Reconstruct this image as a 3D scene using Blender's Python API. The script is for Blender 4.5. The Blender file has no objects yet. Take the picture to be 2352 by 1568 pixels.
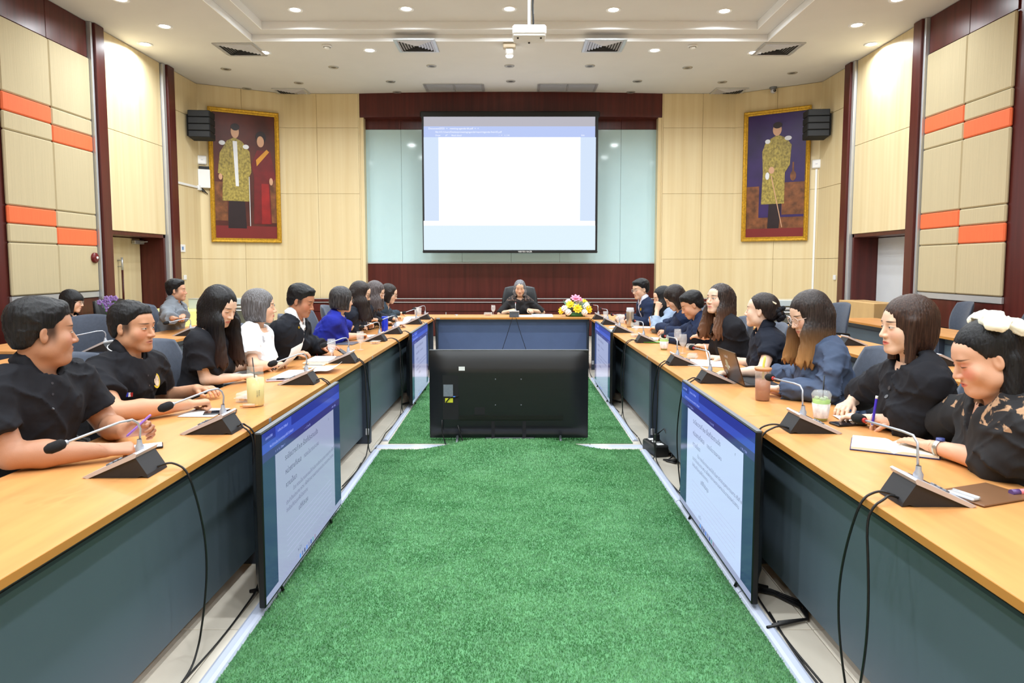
import bpy, bmesh, math, random
import numpy as np
from mathutils import Vector, Matrix
random.seed(7); rng = np.random.default_rng(7)
scene = bpy.context.scene
COL = scene.collection
# ------------------------------------------------------------------ camera
FPX, PPX, PPY = 1568.0, 1185.0, 729.0
PIT = math.atan(121.0 / 1568.0)
CAM = Vector((0, 0, 1.5))
cd = bpy.data.cameras.new('camera'); cam = bpy.data.objects.new('camera', cd); COL.objects.link(cam)
cd.sensor_width = 36.0; cd.lens = 24.0
cd.shift_x = -(PPX - 1176) / 2352.0; cd.shift_y = (PPY - 784) / 2352.0
cd.clip_start = 0.05; cd.clip_end = 100
cam.location = CAM; cam.rotation_euler = (math.pi / 2 - PIT, 0, 0)
cd.dof.use_dof = True; cd.dof.focus_distance = 5.0; cd.dof.aperture_fstop = 7.1
scene.camera = cam
# ------------------------------------------------------------------ world, exposure
w = bpy.data.worlds.new('world'); scene.world = w; w.use_nodes = True
w.node_tree.nodes['Background'].inputs[0].default_value = (0.8, 0.85, 1.0, 1)
w.node_tree.nodes['Background'].inputs[1].default_value = 0.3
vs = scene.view_settings
vs.view_transform = 'Standard'; vs.look = 'None'; vs.gamma = 1.0; vs.use_curve_mapping = False
vs.exposure = 0.47
scene.cycles.max_bounces = 6; scene.cycles.diffuse_bounces = 3; scene.cycles.glossy_bounces = 3; scene.cycles.transparent_max_bounces = 8
scene.cycles.caustics_reflective = False; scene.cycles.caustics_refractive = False
LAMP_W = 28.5          # watts of one ceiling downlight
LAMP_COL = (0.89, 0.955, 1.0)
# ------------------------------------------------------------------ pixel -> place
CP, SP = math.cos(PIT), math.sin(PIT)
def ray(px, py):
    x = (px - PPX) / FPX; y = -(py - PPY) / FPX
    return Vector((x, CP + y * SP, -SP + y * CP))
def onX(px, py, X):
    d = ray(px, py); return CAM + d * (X / d.x)
def onY(px, py, Y):
    d = ray(px, py); return CAM + d * (Y / d.y)
def onZ(px, py, z):
    d = ray(px, py); return CAM + d * ((z - 1.5) / d.z)
def onP(px, py, p, n):
    d = ray(px, py); t = (Vector(p) - CAM).dot(n) / d.dot(n); return CAM + d * t
# ------------------------------------------------------------------ materials
def lin(c):
    r = []
    for v in c[:3]:
        v = v / 255.0
        r.append(v / 12.92 if v <= 0.04045 else ((v + 0.055) / 1.055) ** 2.4)
    return (r[0], r[1], r[2], 1.0)
MATS = {}
def nd(nt, t, **kw):
    n = nt.nodes.new(t)
    for k, v in kw.items(): setattr(n, k, v)
    return n
def mat(name, col, rough=0.5, metal=0.0, spec=0.5, var=0.0, vscale=(5, 5, 5), bump=0.0, bscale=(60, 60, 60),
        col2=None, coat=0.0, emit=None, estr=0.0, trans=0.0, alpha=1.0, ior=1.45, detail=3.0, sheen=0.0, bdist=0.01):
    if name in MATS: return MATS[name]
    m = bpy.data.materials.new(name); m.use_nodes = True; nt = m.node_tree
    b = nt.nodes['Principled BSDF']
    c = lin(col); b.inputs['Base Color'].default_value = c
    b.inputs['Roughness'].default_value = rough; b.inputs['Metallic'].default_value = metal
    b.inputs['Specular IOR Level'].default_value = spec; b.inputs['Coat Weight'].default_value = coat
    b.inputs['Coat Roughness'].default_value = 0.08
    b.inputs['Transmission Weight'].default_value = trans; b.inputs['Alpha'].default_value = alpha
    b.inputs['IOR'].default_value = ior; b.inputs['Sheen Weight'].default_value = sheen
    if emit is not None:
        b.inputs['Emission Color'].default_value = lin(emit); b.inputs['Emission Strength'].default_value = estr
    if var > 0 or bump > 0:
        tc = nd(nt, 'ShaderNodeTexCoord')
    if var > 0:
        mp = nd(nt, 'ShaderNodeMapping'); mp.inputs['Scale'].default_value = vscale
        nt.links.new(tc.outputs['Object'], mp.inputs[0])
        nz = nd(nt, 'ShaderNodeTexNoise'); nz.inputs['Scale'].default_value = 1.0; nz.inputs['Detail'].default_value = detail
        nt.links.new(mp.outputs[0], nz.inputs['Vector'])
        rp = nd(nt, 'ShaderNodeValToRGB')
        c2 = lin(col2) if col2 else tuple(x * (1 - var) for x in c[:3]) + (1,)
        c1 = c if col2 else tuple(min(1, x * (1 + var * 0.6)) for x in c[:3]) + (1,)
        rp.color_ramp.elements[0].position = 0.32; rp.color_ramp.elements[0].color = c2
        rp.color_ramp.elements[1].position = 0.68; rp.color_ramp.elements[1].color = c1
        nt.links.new(nz.outputs[0], rp.inputs[0]); nt.links.new(rp.outputs[0], b.inputs['Base Color'])
    if bump > 0:
        mp2 = nd(nt, 'ShaderNodeMapping'); mp2.inputs['Scale'].default_value = bscale
        nt.links.new(tc.outputs['Object'], mp2.inputs[0])
        n2 = nd(nt, 'ShaderNodeTexNoise'); n2.inputs['Scale'].default_value = 1.0; n2.inputs['Detail'].default_value = 2.0
        nt.links.new(mp2.outputs[0], n2.inputs['Vector'])
        bp = nd(nt, 'ShaderNodeBump'); bp.inputs['Strength'].default_value = bump; bp.inputs['Distance'].default_value = bdist
        nt.links.new(n2.outputs[0], bp.inputs['Height']); nt.links.new(bp.outputs[0], b.inputs['Normal'])
    MATS[name] = m
    return m
def emis(name, col, s=1.0, rough=0.12):
    if name in MATS: return MATS[name]
    m = bpy.data.materials.new(name); m.use_nodes = True; nt = m.node_tree
    b = nt.nodes['Principled BSDF']; b.inputs['Base Color'].default_value = (0.01, 0.01, 0.01, 1)
    b.inputs['Roughness'].default_value = 0.9 if name.startswith('screen') else rough
    if name.startswith('screen'): b.inputs['Specular IOR Level'].default_value = 0.0
    b.inputs['Emission Color'].default_value = lin(col); b.inputs['Emission Strength'].default_value = s
    MATS[name] = m
    return m
M_YEL = mat('laminate_maple', (229, 211, 170), 0.42, var=0.10, vscale=(11, 11, 0.35), col2=(221, 199, 154), spec=0.35)
M_MAR = mat('laminate_mahogany', (84, 34, 30), 0.30, var=0.25, vscale=(18, 18, 0.6), spec=0.45)
M_BEI = mat('acoustic_fabric_beige', (196, 181, 146), 0.85, var=0.05, vscale=(90, 90, 1.2), bump=0.25, bscale=(160, 160, 4))
M_ORG = mat('acoustic_fabric_orange', (240, 112, 66), 0.7, var=0.05, vscale=(40, 40, 4), bump=0.12, bscale=(160, 160, 8))
M_ALU = mat('trim_aluminium', (205, 207, 210), 0.35, metal=0.55, var=0.03)
M_CEI = mat('ceiling_paint', (214, 211, 207), 0.9, var=0.02, vscale=(2, 2, 2))
M_WHT = mat('white_paint', (238, 238, 238), 0.6, var=0.02)
M_TILE = mat('floor_tile', (212, 204, 190), 0.16, var=0.10, vscale=(3.5, 2.0, 1), spec=0.5, detail=6)
M_GROUT = mat('floor_grout', (150, 145, 135), 0.7, var=0.05)
M_WOOD = mat('table_laminate', (212, 150, 90), 0.33, var=0.13, vscale=(16, 1.6, 16), spec=0.4, detail=5)
M_WEDGE = mat('table_edge_band', (196, 132, 62), 0.4, var=0.1, vscale=(10, 3, 10))
M_MOD = mat('table_panel_slate', (86, 101, 113), 0.42, var=0.04, spec=0.4, vscale=(2, 2, 2))
M_SLAB = mat('table_leg_navy', (52, 60, 76), 0.5, var=0.05)
M_BLK = mat('black_plastic', (18, 18, 20), 0.4, var=0.06)
M_BLKM = mat('black_matte', (22, 23, 26), 0.75, var=0.06)
M_GLASSW = mat('back_painted_glass', (196, 226, 232), 0.06, spec=0.6, var=0.01)
M_SIL = mat('silver_plastic', (196, 196, 204), 0.35, metal=0.3, var=0.03)
M_GREY = mat('grey_metal', (120, 124, 130), 0.45, metal=0.5, var=0.05)
M_GLASS = mat('clear_glass', (240, 244, 248), 0.03, alpha=0.16, spec=1.0)
M_CLEAR = mat('clear_plastic', (250, 250, 252), 0.05, alpha=0.22, spec=0.8)
M_PAPER = mat('paper_white', (240, 240, 240), 0.7, var=0.02)
# ------------------------------------------------------------------ mesh builder
class MB:
    def __init__(s): s.V = []; s.F = []; s.I = []; s.S = []
    def add(s, vs, fs, mi=0, sm=False):
        o = len(s.V); s.V += [tuple(v) for v in vs]
        for f in fs: s.F.append(tuple(i + o for i in f)); s.I.append(mi); s.S.append(sm)
        return s
    def box(s, c, d, mi=0, ch=0.0, R=None, T=None):
        hx, hy, hz = d[0] / 2, d[1] / 2, d[2] / 2
        if ch <= 0:
            vs = [Vector((x, y, z)) for x in (-hx, hx) for y in (-hy, hy) for z in (-hz, hz)]
            fs = [(0, 1, 3, 2), (4, 6, 7, 5), (0, 4, 5, 1), (2, 3, 7, 6), (0, 2, 6, 4), (1, 5, 7, 3)]
        else:
            ch = min(ch, hx * .95, hy * .95, hz * .95); h = (hx, hy, hz); vs = []; ix = {}
            for i in (0, 1):
                for j in (0, 1):
                    for k in (0, 1):
                        sg = (2 * i - 1, 2 * j - 1, 2 * k - 1)
                        for a in range(3):
                            ix[(i, j, k, a)] = len(vs)
                            vs.append(Vector([sg[q] * (h[q] if q == a else h[q] - ch) for q in range(3)]))
            fs = []
            for a in range(3):
                b, c2 = [q for q in range(3) if q != a]
                for sgn in (0, 1):
                    f = []
                    for (p, q) in ((0, 0), (1, 0), (1, 1), (0, 1)):
                        t = [0, 0, 0]; t[a] = sgn; t[b] = p; t[c2] = q; f.append(ix[tuple(t) + (a,)])
                    fs.append(tuple(f))
            for e in range(3):
                a, b = [q for q in range(3) if q != e]
                for p in (0, 1):
                    for q in (0, 1):
                        t = [0, 0, 0]; t[a] = p; t[b] = q; t2 = list(t); t2[e] = 1
                        fs.append((ix[tuple(t) + (a,)], ix[tuple(t2) + (a,)], ix[tuple(t2) + (b,)], ix[tuple(t) + (b,)]))
            for i in (0, 1):
                for j in (0, 1):
                    for k in (0, 1): fs.append((ix[(i, j, k, 0)], ix[(i, j, k, 1)], ix[(i, j, k, 2)]))
        if R is not None: vs = [R @ v for v in vs]
        vs = [v + Vector(c) for v in vs]
        return s.add(vs, fs, mi)
    def tube(s, pts, r, n=8, mi=0, cap=True, sm=True):
        pts = [Vector(p) for p in pts]; rs = r if isinstance(r, (list, tuple)) else [r] * len(pts)
        vs = []; up = None
        for i, p in enumerate(pts):
            t = (pts[min(i + 1, len(pts) - 1)] - pts[max(i - 1, 0)])
            if t.length < 1e-9: t = Vector((0, 0, 1))
            t.normalize()
            if up is None:
                up = Vector((0, 0, 1)) if abs(t.z) < .9 else Vector((1, 0, 0))
            a = t.cross(up); a.normalize(); up = a.cross(t); up.normalize()
            for k in range(n):
                q = 2 * math.pi * k / n
                vs.append(p + (a * math.cos(q) + up * math.sin(q)) * rs[i])
        fs = []
        for i in range(len(pts) - 1):
            for k in range(n):
                fs.append((i * n + k, i * n + (k + 1) % n, (i + 1) * n + (k + 1) % n, (i + 1) * n + k))
        s.add(vs, fs, mi, sm)
        if cap:
            o = len(s.V) - len(vs)
            s.F.append(tuple(o + k for k in range(n))[::-1]); s.I.append(mi); s.S.append(False)
            s.F.append(tuple(o + (len(pts) - 1) * n + k for k in range(n))); s.I.append(mi); s.S.append(False)
        return s
    def lathe(s, prof, n=20, mi=0, c=(0, 0, 0), sm=True, R=None, cap=False):
        vs = []; c = Vector(c)
        for (r, z) in prof:
            for k in range(n):
                q = 2 * math.pi * k / n; v = Vector((r * math.cos(q), r * math.sin(q), z))
                vs.append((R @ v if R is not None else v) + c)
        fs = []
        for i in range(len(prof) - 1):
            for k in range(n): fs.append((i * n + k, i * n + (k + 1) % n, (i + 1) * n + (k + 1) % n, (i + 1) * n + k))
        if cap: fs += [tuple(range(n))[::-1], tuple((len(prof) - 1) * n + k for k in range(n))]
        return s.add(vs, fs, mi, sm)
    def ball(s, c, r, n=12, m=8, mi=0, R=None):
        r = (r, r, r) if isinstance(r, (int, float)) else r
        vs = []; fs = []
        for i in range(m + 1):
            a = math.pi * i / m
            for k in range(n):
                q = 2 * math.pi * k / n
                v = Vector((math.sin(a) * math.cos(q) * r[0], math.sin(a) * math.sin(q) * r[1], math.cos(a) * r[2]))
                if R is not None: v = R @ v
                vs.append(v + Vector(c))
        for i in range(m):
            for k in range(n): fs.append((i * n + k, (i + 1) * n + k, (i + 1) * n + (k + 1) % n, i * n + (k + 1) % n))
        return s.add(vs, fs, mi, True)
    def prism(s, poly, h0, h1, mi=0, T=None):
        """poly: 2-D points; T maps (u, v, h) to 3-D"""
        T = T or (lambda u, v, h: Vector((u, v, h)))
        n = len(poly); vs = [T(u, v, h0) for u, v in poly] + [T(u, v, h1) for u, v in poly]
        fs = [tuple(range(n))[::-1], tuple(range(n, 2 * n))] + [(i, (i + 1) % n, n + (i + 1) % n, n + i) for i in range(n)]
        return s.add(vs, fs, mi)
    def mesh(s, name, mats, org=None, fixn=True):
        me = bpy.data.meshes.new(name)
        V = s.V if org is None else [(v[0] - org[0], v[1] - org[1], v[2] - org[2]) for v in s.V]
        me.from_pydata(V, [], s.F)
        me.polygons.foreach_set('material_index', s.I); me.polygons.foreach_set('use_smooth', s.S)
        for m in (mats if isinstance(mats, (list, tuple)) else [mats]): me.materials.append(m)
        if fixn:
            bm = bmesh.new(); bm.from_mesh(me); bmesh.ops.recalc_face_normals(bm, faces=bm.faces); bm.to_mesh(me); bm.free()
        me.update()
        return me
    def build(s, name, mats, parent=None, org=None, loc=None, rz=None):
        return obj(name, s.mesh(name, mats, org), parent, loc, rz)
def obj(name, me, parent=None, loc=None, rz=None):
    o = bpy.data.objects.new(name, me); COL.objects.link(o)
    if parent is not None: o.parent = parent
    if loc is not None: o.location = loc
    if rz is not None: o.rotation_euler = (0, 0, rz)
    return o
def tag(o, label=None, cat=None, group=None, kind=None):
    if label: o['label'] = label
    if cat: o['category'] = cat
    if group: o['group'] = group
    if kind: o['kind'] = kind
    return o
def thing(name, label, cat, loc=(0, 0, 0), rz=0.0, group=None):
    o = bpy.data.objects.new(name, None); COL.objects.link(o); o.empty_display_size = 0.05
    o.location = loc; o.rotation_euler = (0, 0, rz)
    return tag(o, label, cat, group)
def struct(o): o['kind'] = 'structure'; return o
def copy_tree(o, parent=None):
    c = o.copy(); COL.objects.link(c); c.parent = parent
    for ch in [x for x in KIDS.get(o.name, [])]: copy_tree(ch, c)
    return c
KIDS = {}
def remember(root):
    for o in bpy.data.objects:
        if o.parent is not None: KIDS.setdefault(o.parent.name, [])
    for o in list(bpy.data.objects):
        p = o.parent
        if p is not None:
            q = p
            while q.parent is not None: q = q.parent
            if q == root and o not in KIDS[p.name]: KIDS[p.name].append(o)
    return root
def text_mesh(s, size, name='lettering', ext=0.0):
    cu = bpy.data.curves.new(name, 'FONT'); cu.body = s; cu.size = size; cu.align_x = 'LEFT'; cu.extrude = ext
    cu.resolution_u = 3
    o = bpy.data.objects.new(name, cu); COL.objects.link(o)
    bpy.context.view_layer.update()
    dg = bpy.context.evaluated_depsgraph_get()
    me = bpy.data.meshes.new_from_object(o.evaluated_get(dg))
    bpy.data.objects.remove(o); bpy.data.curves.remove(cu)
    return me
# ================================================================== room
YB, XL, XR, ZC, YF = 14.4, -6.25, 5.93, 5.02, -4.5
pl = onY(652, 224, YB); pr = onY(1690, 222, YB)
cl = onX(449, 232, XL); cr = onX(1890, 232, XR)
class WallF:
    """vertical wall plane from A to B (2-D); n points into the room"""
    def __init__(s, A, B, n):
        s.A = Vector((A[0], A[1], 0)); s.B = Vector((B[0], B[1], 0)); s.d = (s.B - s.A).normalized(); s.L = (s.B - s.A).length
        s.n = Vector((n[0], n[1], 0)).normalized()
    def px(s, x, y):
        p = onP(x, y, s.A, s.n); return (p - s.A).dot(s.d), p.z
    def P(s, u, z, o=0.0): return s.A + s.d * u + s.n * o + Vector((0, 0, z))
    def panel(s, mb, u0, u1, z0, z1, o0, o1, mi=0, ch=0.0):
        R = Matrix((s.d, s.n, Vector((0, 0, 1)))).transposed()
        c = s.P((u0 + u1) / 2, (z0 + z1) / 2, (o0 + o1) / 2)
        return mb.box(c, (abs(u1 - u0), abs(o1 - o0), abs(z1 - z0)), mi, ch, R)
FL = WallF((XL, YF), (XL, cl.y), (1, 0)); FR = WallF((XR, YF), (XR, cr.y), (-1, 0))
FAL = WallF((XL, cl.y), (pl.x, YB), ((YB - cl.y), -(pl.x - XL)))
FAR = WallF((XR, cr.y), (pr.x, YB), (-(YB - cr.y), -(XR - pr.x)))
bl0, br0 = onY(826, 420, YB).x, onY(1521, 420, YB).x         # bay of the screen
FBL = WallF((pl.x, YB), (bl0, YB), (0, -1)); FBR = WallF((pr.x, YB), (br0, YB), (0, -1))
RECY = YB + 0.22
FB = WallF((bl0, RECY), (br0, RECY), (0, -1))
# floor with tiles
fl = struct(MB().box(((XL + XR) / 2, (YF + YB) / 2 + .3, -0.06), (XR - XL + 1.4, YB - YF + 1.2, 0.112)).build('floor', M_GROUT))
tm = MB().box((0, 0, 0), (0.596, 0.596, 0.012), 0, 0.002).mesh('floor_tile', M_TILE)
for i in range(-3, 3):
    for j in range(0, 24):
        obj('floor_tile', tm, fl, (0.02 + 0.3 + 0.6 * i, 0.3 + 0.6 * j - .9, 0.0))
mb = MB()
for i in list(range(-11, -3)) + list(range(3, 11)):
    for j in range(-7, 25):
        if XL < 0.32 + .6 * i < XR: mb.box((0.32 + .6 * i, .3 + .6 * j - .9, 0.0), (.596, .596, .012))
for i in range(-3, 3):
    for j in range(-7, 0): mb.box((0.32 + .6 * i, .3 + .6 * j - .9, 0.0), (.596, .596, .012))
tag(mb.build('floor_tiles_outer', M_TILE, fl), kind='stuff')
# ceiling with two-step tray
tx0, tx1 = onZ(579, 96, ZC).x, onZ(1764, 95, ZC).x
ty1 = onZ(1176, 95, ZC).y; ty0 = -2.2
z1, z2 = ZC + 0.10, ZC + 0.20
s1 = 0.24
mb = MB()
def slab(x0, x1, y0, y1, z, t=0.06): mb.box(((x0 + x1) / 2, (y0 + y1) / 2, z + t / 2), (x1 - x0, y1 - y0, t))
X0, X1 = XL - .5, XR + .5
slab(X0, tx0, YF - .2, YB + .6, ZC, .3); slab(tx1, X1, YF - .2, YB + .6, ZC, .3)
slab(tx0, tx1, ty1, YB + .6, ZC, .3); slab(tx0, tx1, YF - .2, ty0, ZC, .3)
ceil = struct(mb.build('ceiling', M_CEI))
M_RIS = mat('ceiling_step_white', (252, 253, 255), 0.7, var=0.01)
def ring(nm, x0, x1, y0, y1, w_, za, zb, m):
    b = MB()
    b.box(((x0 + x1) / 2, y1 - w_ / 2, (za + zb) / 2), (x1 - x0, w_, zb - za)); b.box(((x0 + x1) / 2, y0 + w_ / 2, (za + zb) / 2), (x1 - x0, w_, zb - za))
    b.box((x0 + w_ / 2, (y0 + y1) / 2, (za + zb) / 2), (w_, y1 - y0 - 2 * w_, zb - za)); b.box((x1 - w_ / 2, (y0 + y1) / 2, (za + zb) / 2), (w_, y1 - y0 - 2 * w_, zb - za))
    return b.build(nm, m, ceil)
ring('tray_trim', tx0 - .002, tx1 + .002, ty0 - .002, ty1 + .002, 0.012, ZC - .002, z1, M_RIS)
ring('tray_ledge', tx0 + .012, tx1 - .012, ty0 + .012, ty1 - .012, s1, z1, z1 + .05, M_CEI)
ring('tray_trim', tx0 + .012 + s1 - .002, tx1 - .012 - s1 + .002, ty0 + .01 + s1, ty1 - .01 - s1, 0.012, z1 - .002, z2 + .02, M_RIS)
MB().box(((tx0 + tx1) / 2, (ty0 + ty1) / 2, z2 + .05), (tx1 - tx0, ty1 - ty0, .06)).build('tray_panel', M_CEI, ceil)
# ---------------------------------------------------------------- side walls
zA, zB_, zC_, zD, zE, zF, zG = [FL.px(*p)[1] for p in ((106, 244), (108, 284), (111, 324), (121, 483), (123, 521), (126, 561), (133, 674))]
zT = FL.px(97, 85)[1]
def side_wall(F, name, sgn, pxs):
    L = F.L
    base = MB()
    ub0, ub1 = pxs['bay']
    zs = pxs['soffit']
    # carcass with the door niche left open
    F.panel(base, 0, ub0, 0, ZC, -.30, -.0); F.panel(base, ub1, L, 0, ZC, -.30, 0); F.panel(base, ub0, ub1, zs, ZC, -.30, 0)
    F.panel(base, ub0 - .3, ub1 + .3, 0, ZC, -1.2, -1.1)
    F.panel(base, ub0 - .3, ub0, 0, zs + .3, -1.1, -.30); F.panel(base, ub1, ub1 + .3, 0, zs + .3, -1.1, -.30)
    F.panel(base, ub0, ub1, zs, zs + .3, -1.1, -.30)
    wall = struct(base.build(name, M_MAR))
    ua, um, ub = pxs['cols']
    def pan(u0, u1, z0, z1_, m, nm='acoustic_panel', o=0.045, ch=.016):
        return F.panel(MB(), u0 + .003, u1 - .003, z0 + .003, z1_ - .003, 0.0, o, 0, ch).build(nm, m, wall)
    # the visible bay and repeats of the same bay towards the back of the room
    wcol = ub - ua
    step = wcol + pxs['gap']
    k = 0
    while True:
        o = -k * step
        a, m_, b = ua + o, um + o, ub + o
        if b < 0.3: break
        a = max(a, 0.02)
        rows_a = [(zA, zT, M_BEI), (zB_, zA, M_ORG), (zC_, zB_, M_BEI), (zD, zC_, M_BEI), (zE, zD, M_ORG), (zF, zE, M_BEI), (zG, zF, M_BEI)]
        rows_b = [(zA, zT, M_BEI), (zB_, zA, M_BEI), (zC_, zB_, M_ORG), (zD, zC_, M_BEI), (zE, zD, M_BEI), (zF, zE, M_ORG), (zG, zF, M_BEI)]
        if sgn > 0: rows_a, rows_b = rows_b, rows_a
        for (z0, z1_, m) in rows_a:
            if m_ - a > .1: pan(a, m_, z0, z1_, m)
        for (z0, z1_, m) in rows_b: pan(m_, b, z0, z1_, m)
        F.panel(MB(), a, b, zG - .085, zG - .005, 0, .035, 0, .004).build('trim_strip', M_ALU, wall)
        pan(a, m_, zT + .006, ZC - .004, M_MAR, 'upper_panel', .02, .004); pan(m_, b, zT + .006, ZC - .004, M_MAR, 'upper_panel', .02, .004)
        pan(a, m_, 0.02, zG - .09, M_MAR, 'wainscot_panel', .02, .004); pan(m_, b, 0.02, zG - .09, M_MAR, 'wainscot_panel', .02, .004)
        k += 1
    # columns beside the door bay
    for (u0, u1) in (pxs['col1'], pxs['col2']):
        F.panel(MB(), u0, u1, 0, ZC - .005, 0, .11, 0, .006).build('pilaster', M_MAR, wall)
    for (u0, u1) in pxs['alu']:
        F.panel(MB(), u0, u1, 0, ZC - .005, 0, .075, 0, .004).build('trim_strip', M_ALU, wall)
    # maple panels over the door
    zseam = pxs['seam']
    pan(ub0, ub1, zs, zseam, M_YEL, 'wall_panel', .03, .004); pan(ub0, ub1, zseam, ZC - .004, M_YEL, 'wall_panel', .03, .004)
    # maple between second column and corner
    u0 = pxs['yel0']
    for (a, b) in ((0.02, pxs['h1']), (pxs['h1'], pxs['h2']), (pxs['h2'], pxs['h3']), (pxs['h3'], ZC - .004)):
        pan(u0, L, a, b, M_YEL, 'wall_panel', .03, .004)
    return wall
hz = [FBL.px(735, y)[1] for y in (595, 445, 294)]
def U(F, x, y=608): return F.px(x, y)[0]
left = dict(cols=(U(FL, 17), U(FL, 129), U(FL, 220)), gap=1.0, bay=(U(FL, 248), U(FL, 380)), soffit=FL.px(245, 528)[1], seam=FL.px(231, 290)[1],
            col1=(U(FL, 226), U(FL, 246)), col2=(U(FL, 388), U(FL, 403)), alu=((U(FL, 221), U(FL, 225)), (U(FL, 381), U(FL, 387)), (U(FL, 403.5), U(FL, 406))),
            yel0=U(FL, 406), h1=hz[0], h2=hz[1], h3=hz[2])
right = dict(cols=(U(FR, 2311), U(FR, 2204), U(FR, 2115)), gap=1.0, bay=(U(FR, 2091), U(FR, 1957)), soffit=FR.px(2092, 526)[1], seam=FR.px(2103, 288)[1],
             col1=(U(FR, 2110), U(FR, 2091.5)), col2=(U(FR, 1951), U(FR, 1938)), alu=((U(FR, 2114.5), U(FR, 2110.5)), (U(FR, 1956.5), U(FR, 1951.5))),
             yel0=U(FR, 1937.5), h1=hz[0], h2=hz[1], h3=hz[2])
wl = side_wall(FL, 'wall_left', -1, left); wr = side_wall(FR, 'wall_right', 1, right)
# front (behind the camera)
struct(MB().box(((XL + XR) / 2, YF - .1, ZC / 2), (XR - XL, .2, ZC)).build('wall_front', M_YEL))
# angled walls carrying the portraits, and flat back sections
def yel_wall(F, name, seams, zlow):
    b = MB(); F.panel(b, -.25, F.L + .1, 0, ZC, -.2, 0)
    wll = struct(b.build(name, M_YEL))
    for i in range(len(seams) - 1):
        for (a, c) in ((zlow, hz[0]), (hz[0], hz[1]), (hz[1], hz[2]), (hz[2], ZC - .004)):
            F.panel(MB(), seams[i] + .002, seams[i + 1] - .002, a + .002, c - .002, 0, .02, 0, .003).build('wall_panel', M_YEL, wll)
    return wll
wal = yel_wall(FAL, 'wall_left_angled', [0, FAL.L * .5, FAL.L], .02)
war = yel_wall(FAR, 'wall_right_angled', [0, FAR.L * .5, FAR.L], .02)
zrail = FBL.px(735, 685)[1]
wbl = yel_wall(FBL, 'wall_back_left', [0, U(FBL, 735), FBL.L], zrail)
wbr = yel_wall(FBR, 'wall_back_right', [0, U(FBR, 1607), FBR.L], zrail)
# back wall in the bay
zg0, zg1 = FB.px(1176, 604)[1], FB.px(1176, 298)[1]
b = MB(); FB.panel(b, -.3, FB.L + .3, 0, ZC, -.2, 0)
wb = struct(b.build('wall_back', M_MAR))
gs = [0, U(FB, 925), U(FB, 1062), U(FB, 1174), U(FB, 1285), U(FB, 1423), FB.L]
for i in range(6):
    FB.panel(MB(), gs[i] + .002, gs[i + 1] - .002, zg0 + .005, zg1, 0, .02, 0, .003).build('glass_panel', M_GLASSW, wb)
    FB.panel(MB(), gs[i] + .002, gs[i + 1] - .002, zg1 + .004, ZC - .01, 0, .03, 0, .003).build('upper_panel', M_MAR, wb)
FB.panel(MB(), 0, FB.L, zg0 - .012, zg0 + .012, 0, .04, 0, .003).build('trim_strip', M_ALU, wb)
zr1 = FB.px(1176, 684)[1]; zr2 = FB.px(1176, 692)[1]
FB.panel(MB(), 0, FB.L, zr1, zg0 - .02, 0, .02, 0, .003).build('upper_wainscot_panel', M_MAR, wb)
# cornice rail and lower wainscot over the whole flat back
FBB = WallF((pl.x, YB), (pr.x, YB), (0, -1))
wbase = struct(MB().box(((pl.x + pr.x) / 2, YB - .02, zr2 / 2), (pr.x - pl.x - .04, .06, zr2)).build('baseboard_back', M_MAR))
for z in (zr1 - .0, zr2):
    MB().box(((pl.x + pr.x) / 2, YB - .075, z), (pr.x - pl.x - .04, .03, .014)).build('trim_strip', M_ALU, wbase)
MB().box(((pl.x + pr.x) / 2, YB - .04, (zr1 + zr2) / 2), (pr.x - pl.x - .04, .10, zr1 - zr2 - .02), 0, .008).build('rail', M_MAR, wbase)
MB().box(((pl.x + pr.x) / 2, YB - .055, zr2 - .11), (pr.x - pl.x - .04, .03, .16), 0, .006).build('rail', M_MAR, wbase)
sx = [pl.x + .02] + [onY(x, 715, YB).x for x in (747, 878, 1025, 1174, 1322, 1470, 1600)] + [pr.x - .02]
for i in range(len(sx) - 1):
    MB().box(((sx[i] + sx[i + 1]) / 2, YB - .055, (zr2 - .2) / 2), (sx[i + 1] - sx[i] - .02, .02, zr2 - .22), 0, .004).build('wainscot_panel', M_MAR, wbase)
for x in sx[1:-1]:
    MB().box((x, YB - .056, (zr2 - .2) / 2), (.014, .022, zr2 - .22)).build('trim_strip', M_ALU, wbase)
# bay returns
for x, s_ in ((bl0, 1), (br0, -1)):
    MB().box((x + s_ * .012, (YB + RECY) / 2 - .01, (zr1 + ZC) / 2), (.02, RECY - YB + .02, ZC - zr1)).build('bay_return', M_YEL, wb)
# curved header
zh0 = FB.px(1176, 268)[1]
n = 24; vs = []; fs = []
zhb = onY(830, 270, YB).z
for i in range(n + 1):
    t = i / n; x = bl0 + .025 + (br0 - bl0 - .05) * t; y = YB - .01 - (YB - onZ(1176, 211, ZC).y) * (1 - (2 * t - 1) ** 2)
    vs += [(x, y, zhb), (x, y, ZC), (x, RECY, zhb)]
for i in range(n):
    a = 3 * i; fs += [(a, a + 3, a + 4, a + 1), (a, a + 2, a + 5, a + 3)]
struct(MB().add(vs, fs, 0, False).build('trim_1', M_MAR))
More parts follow.
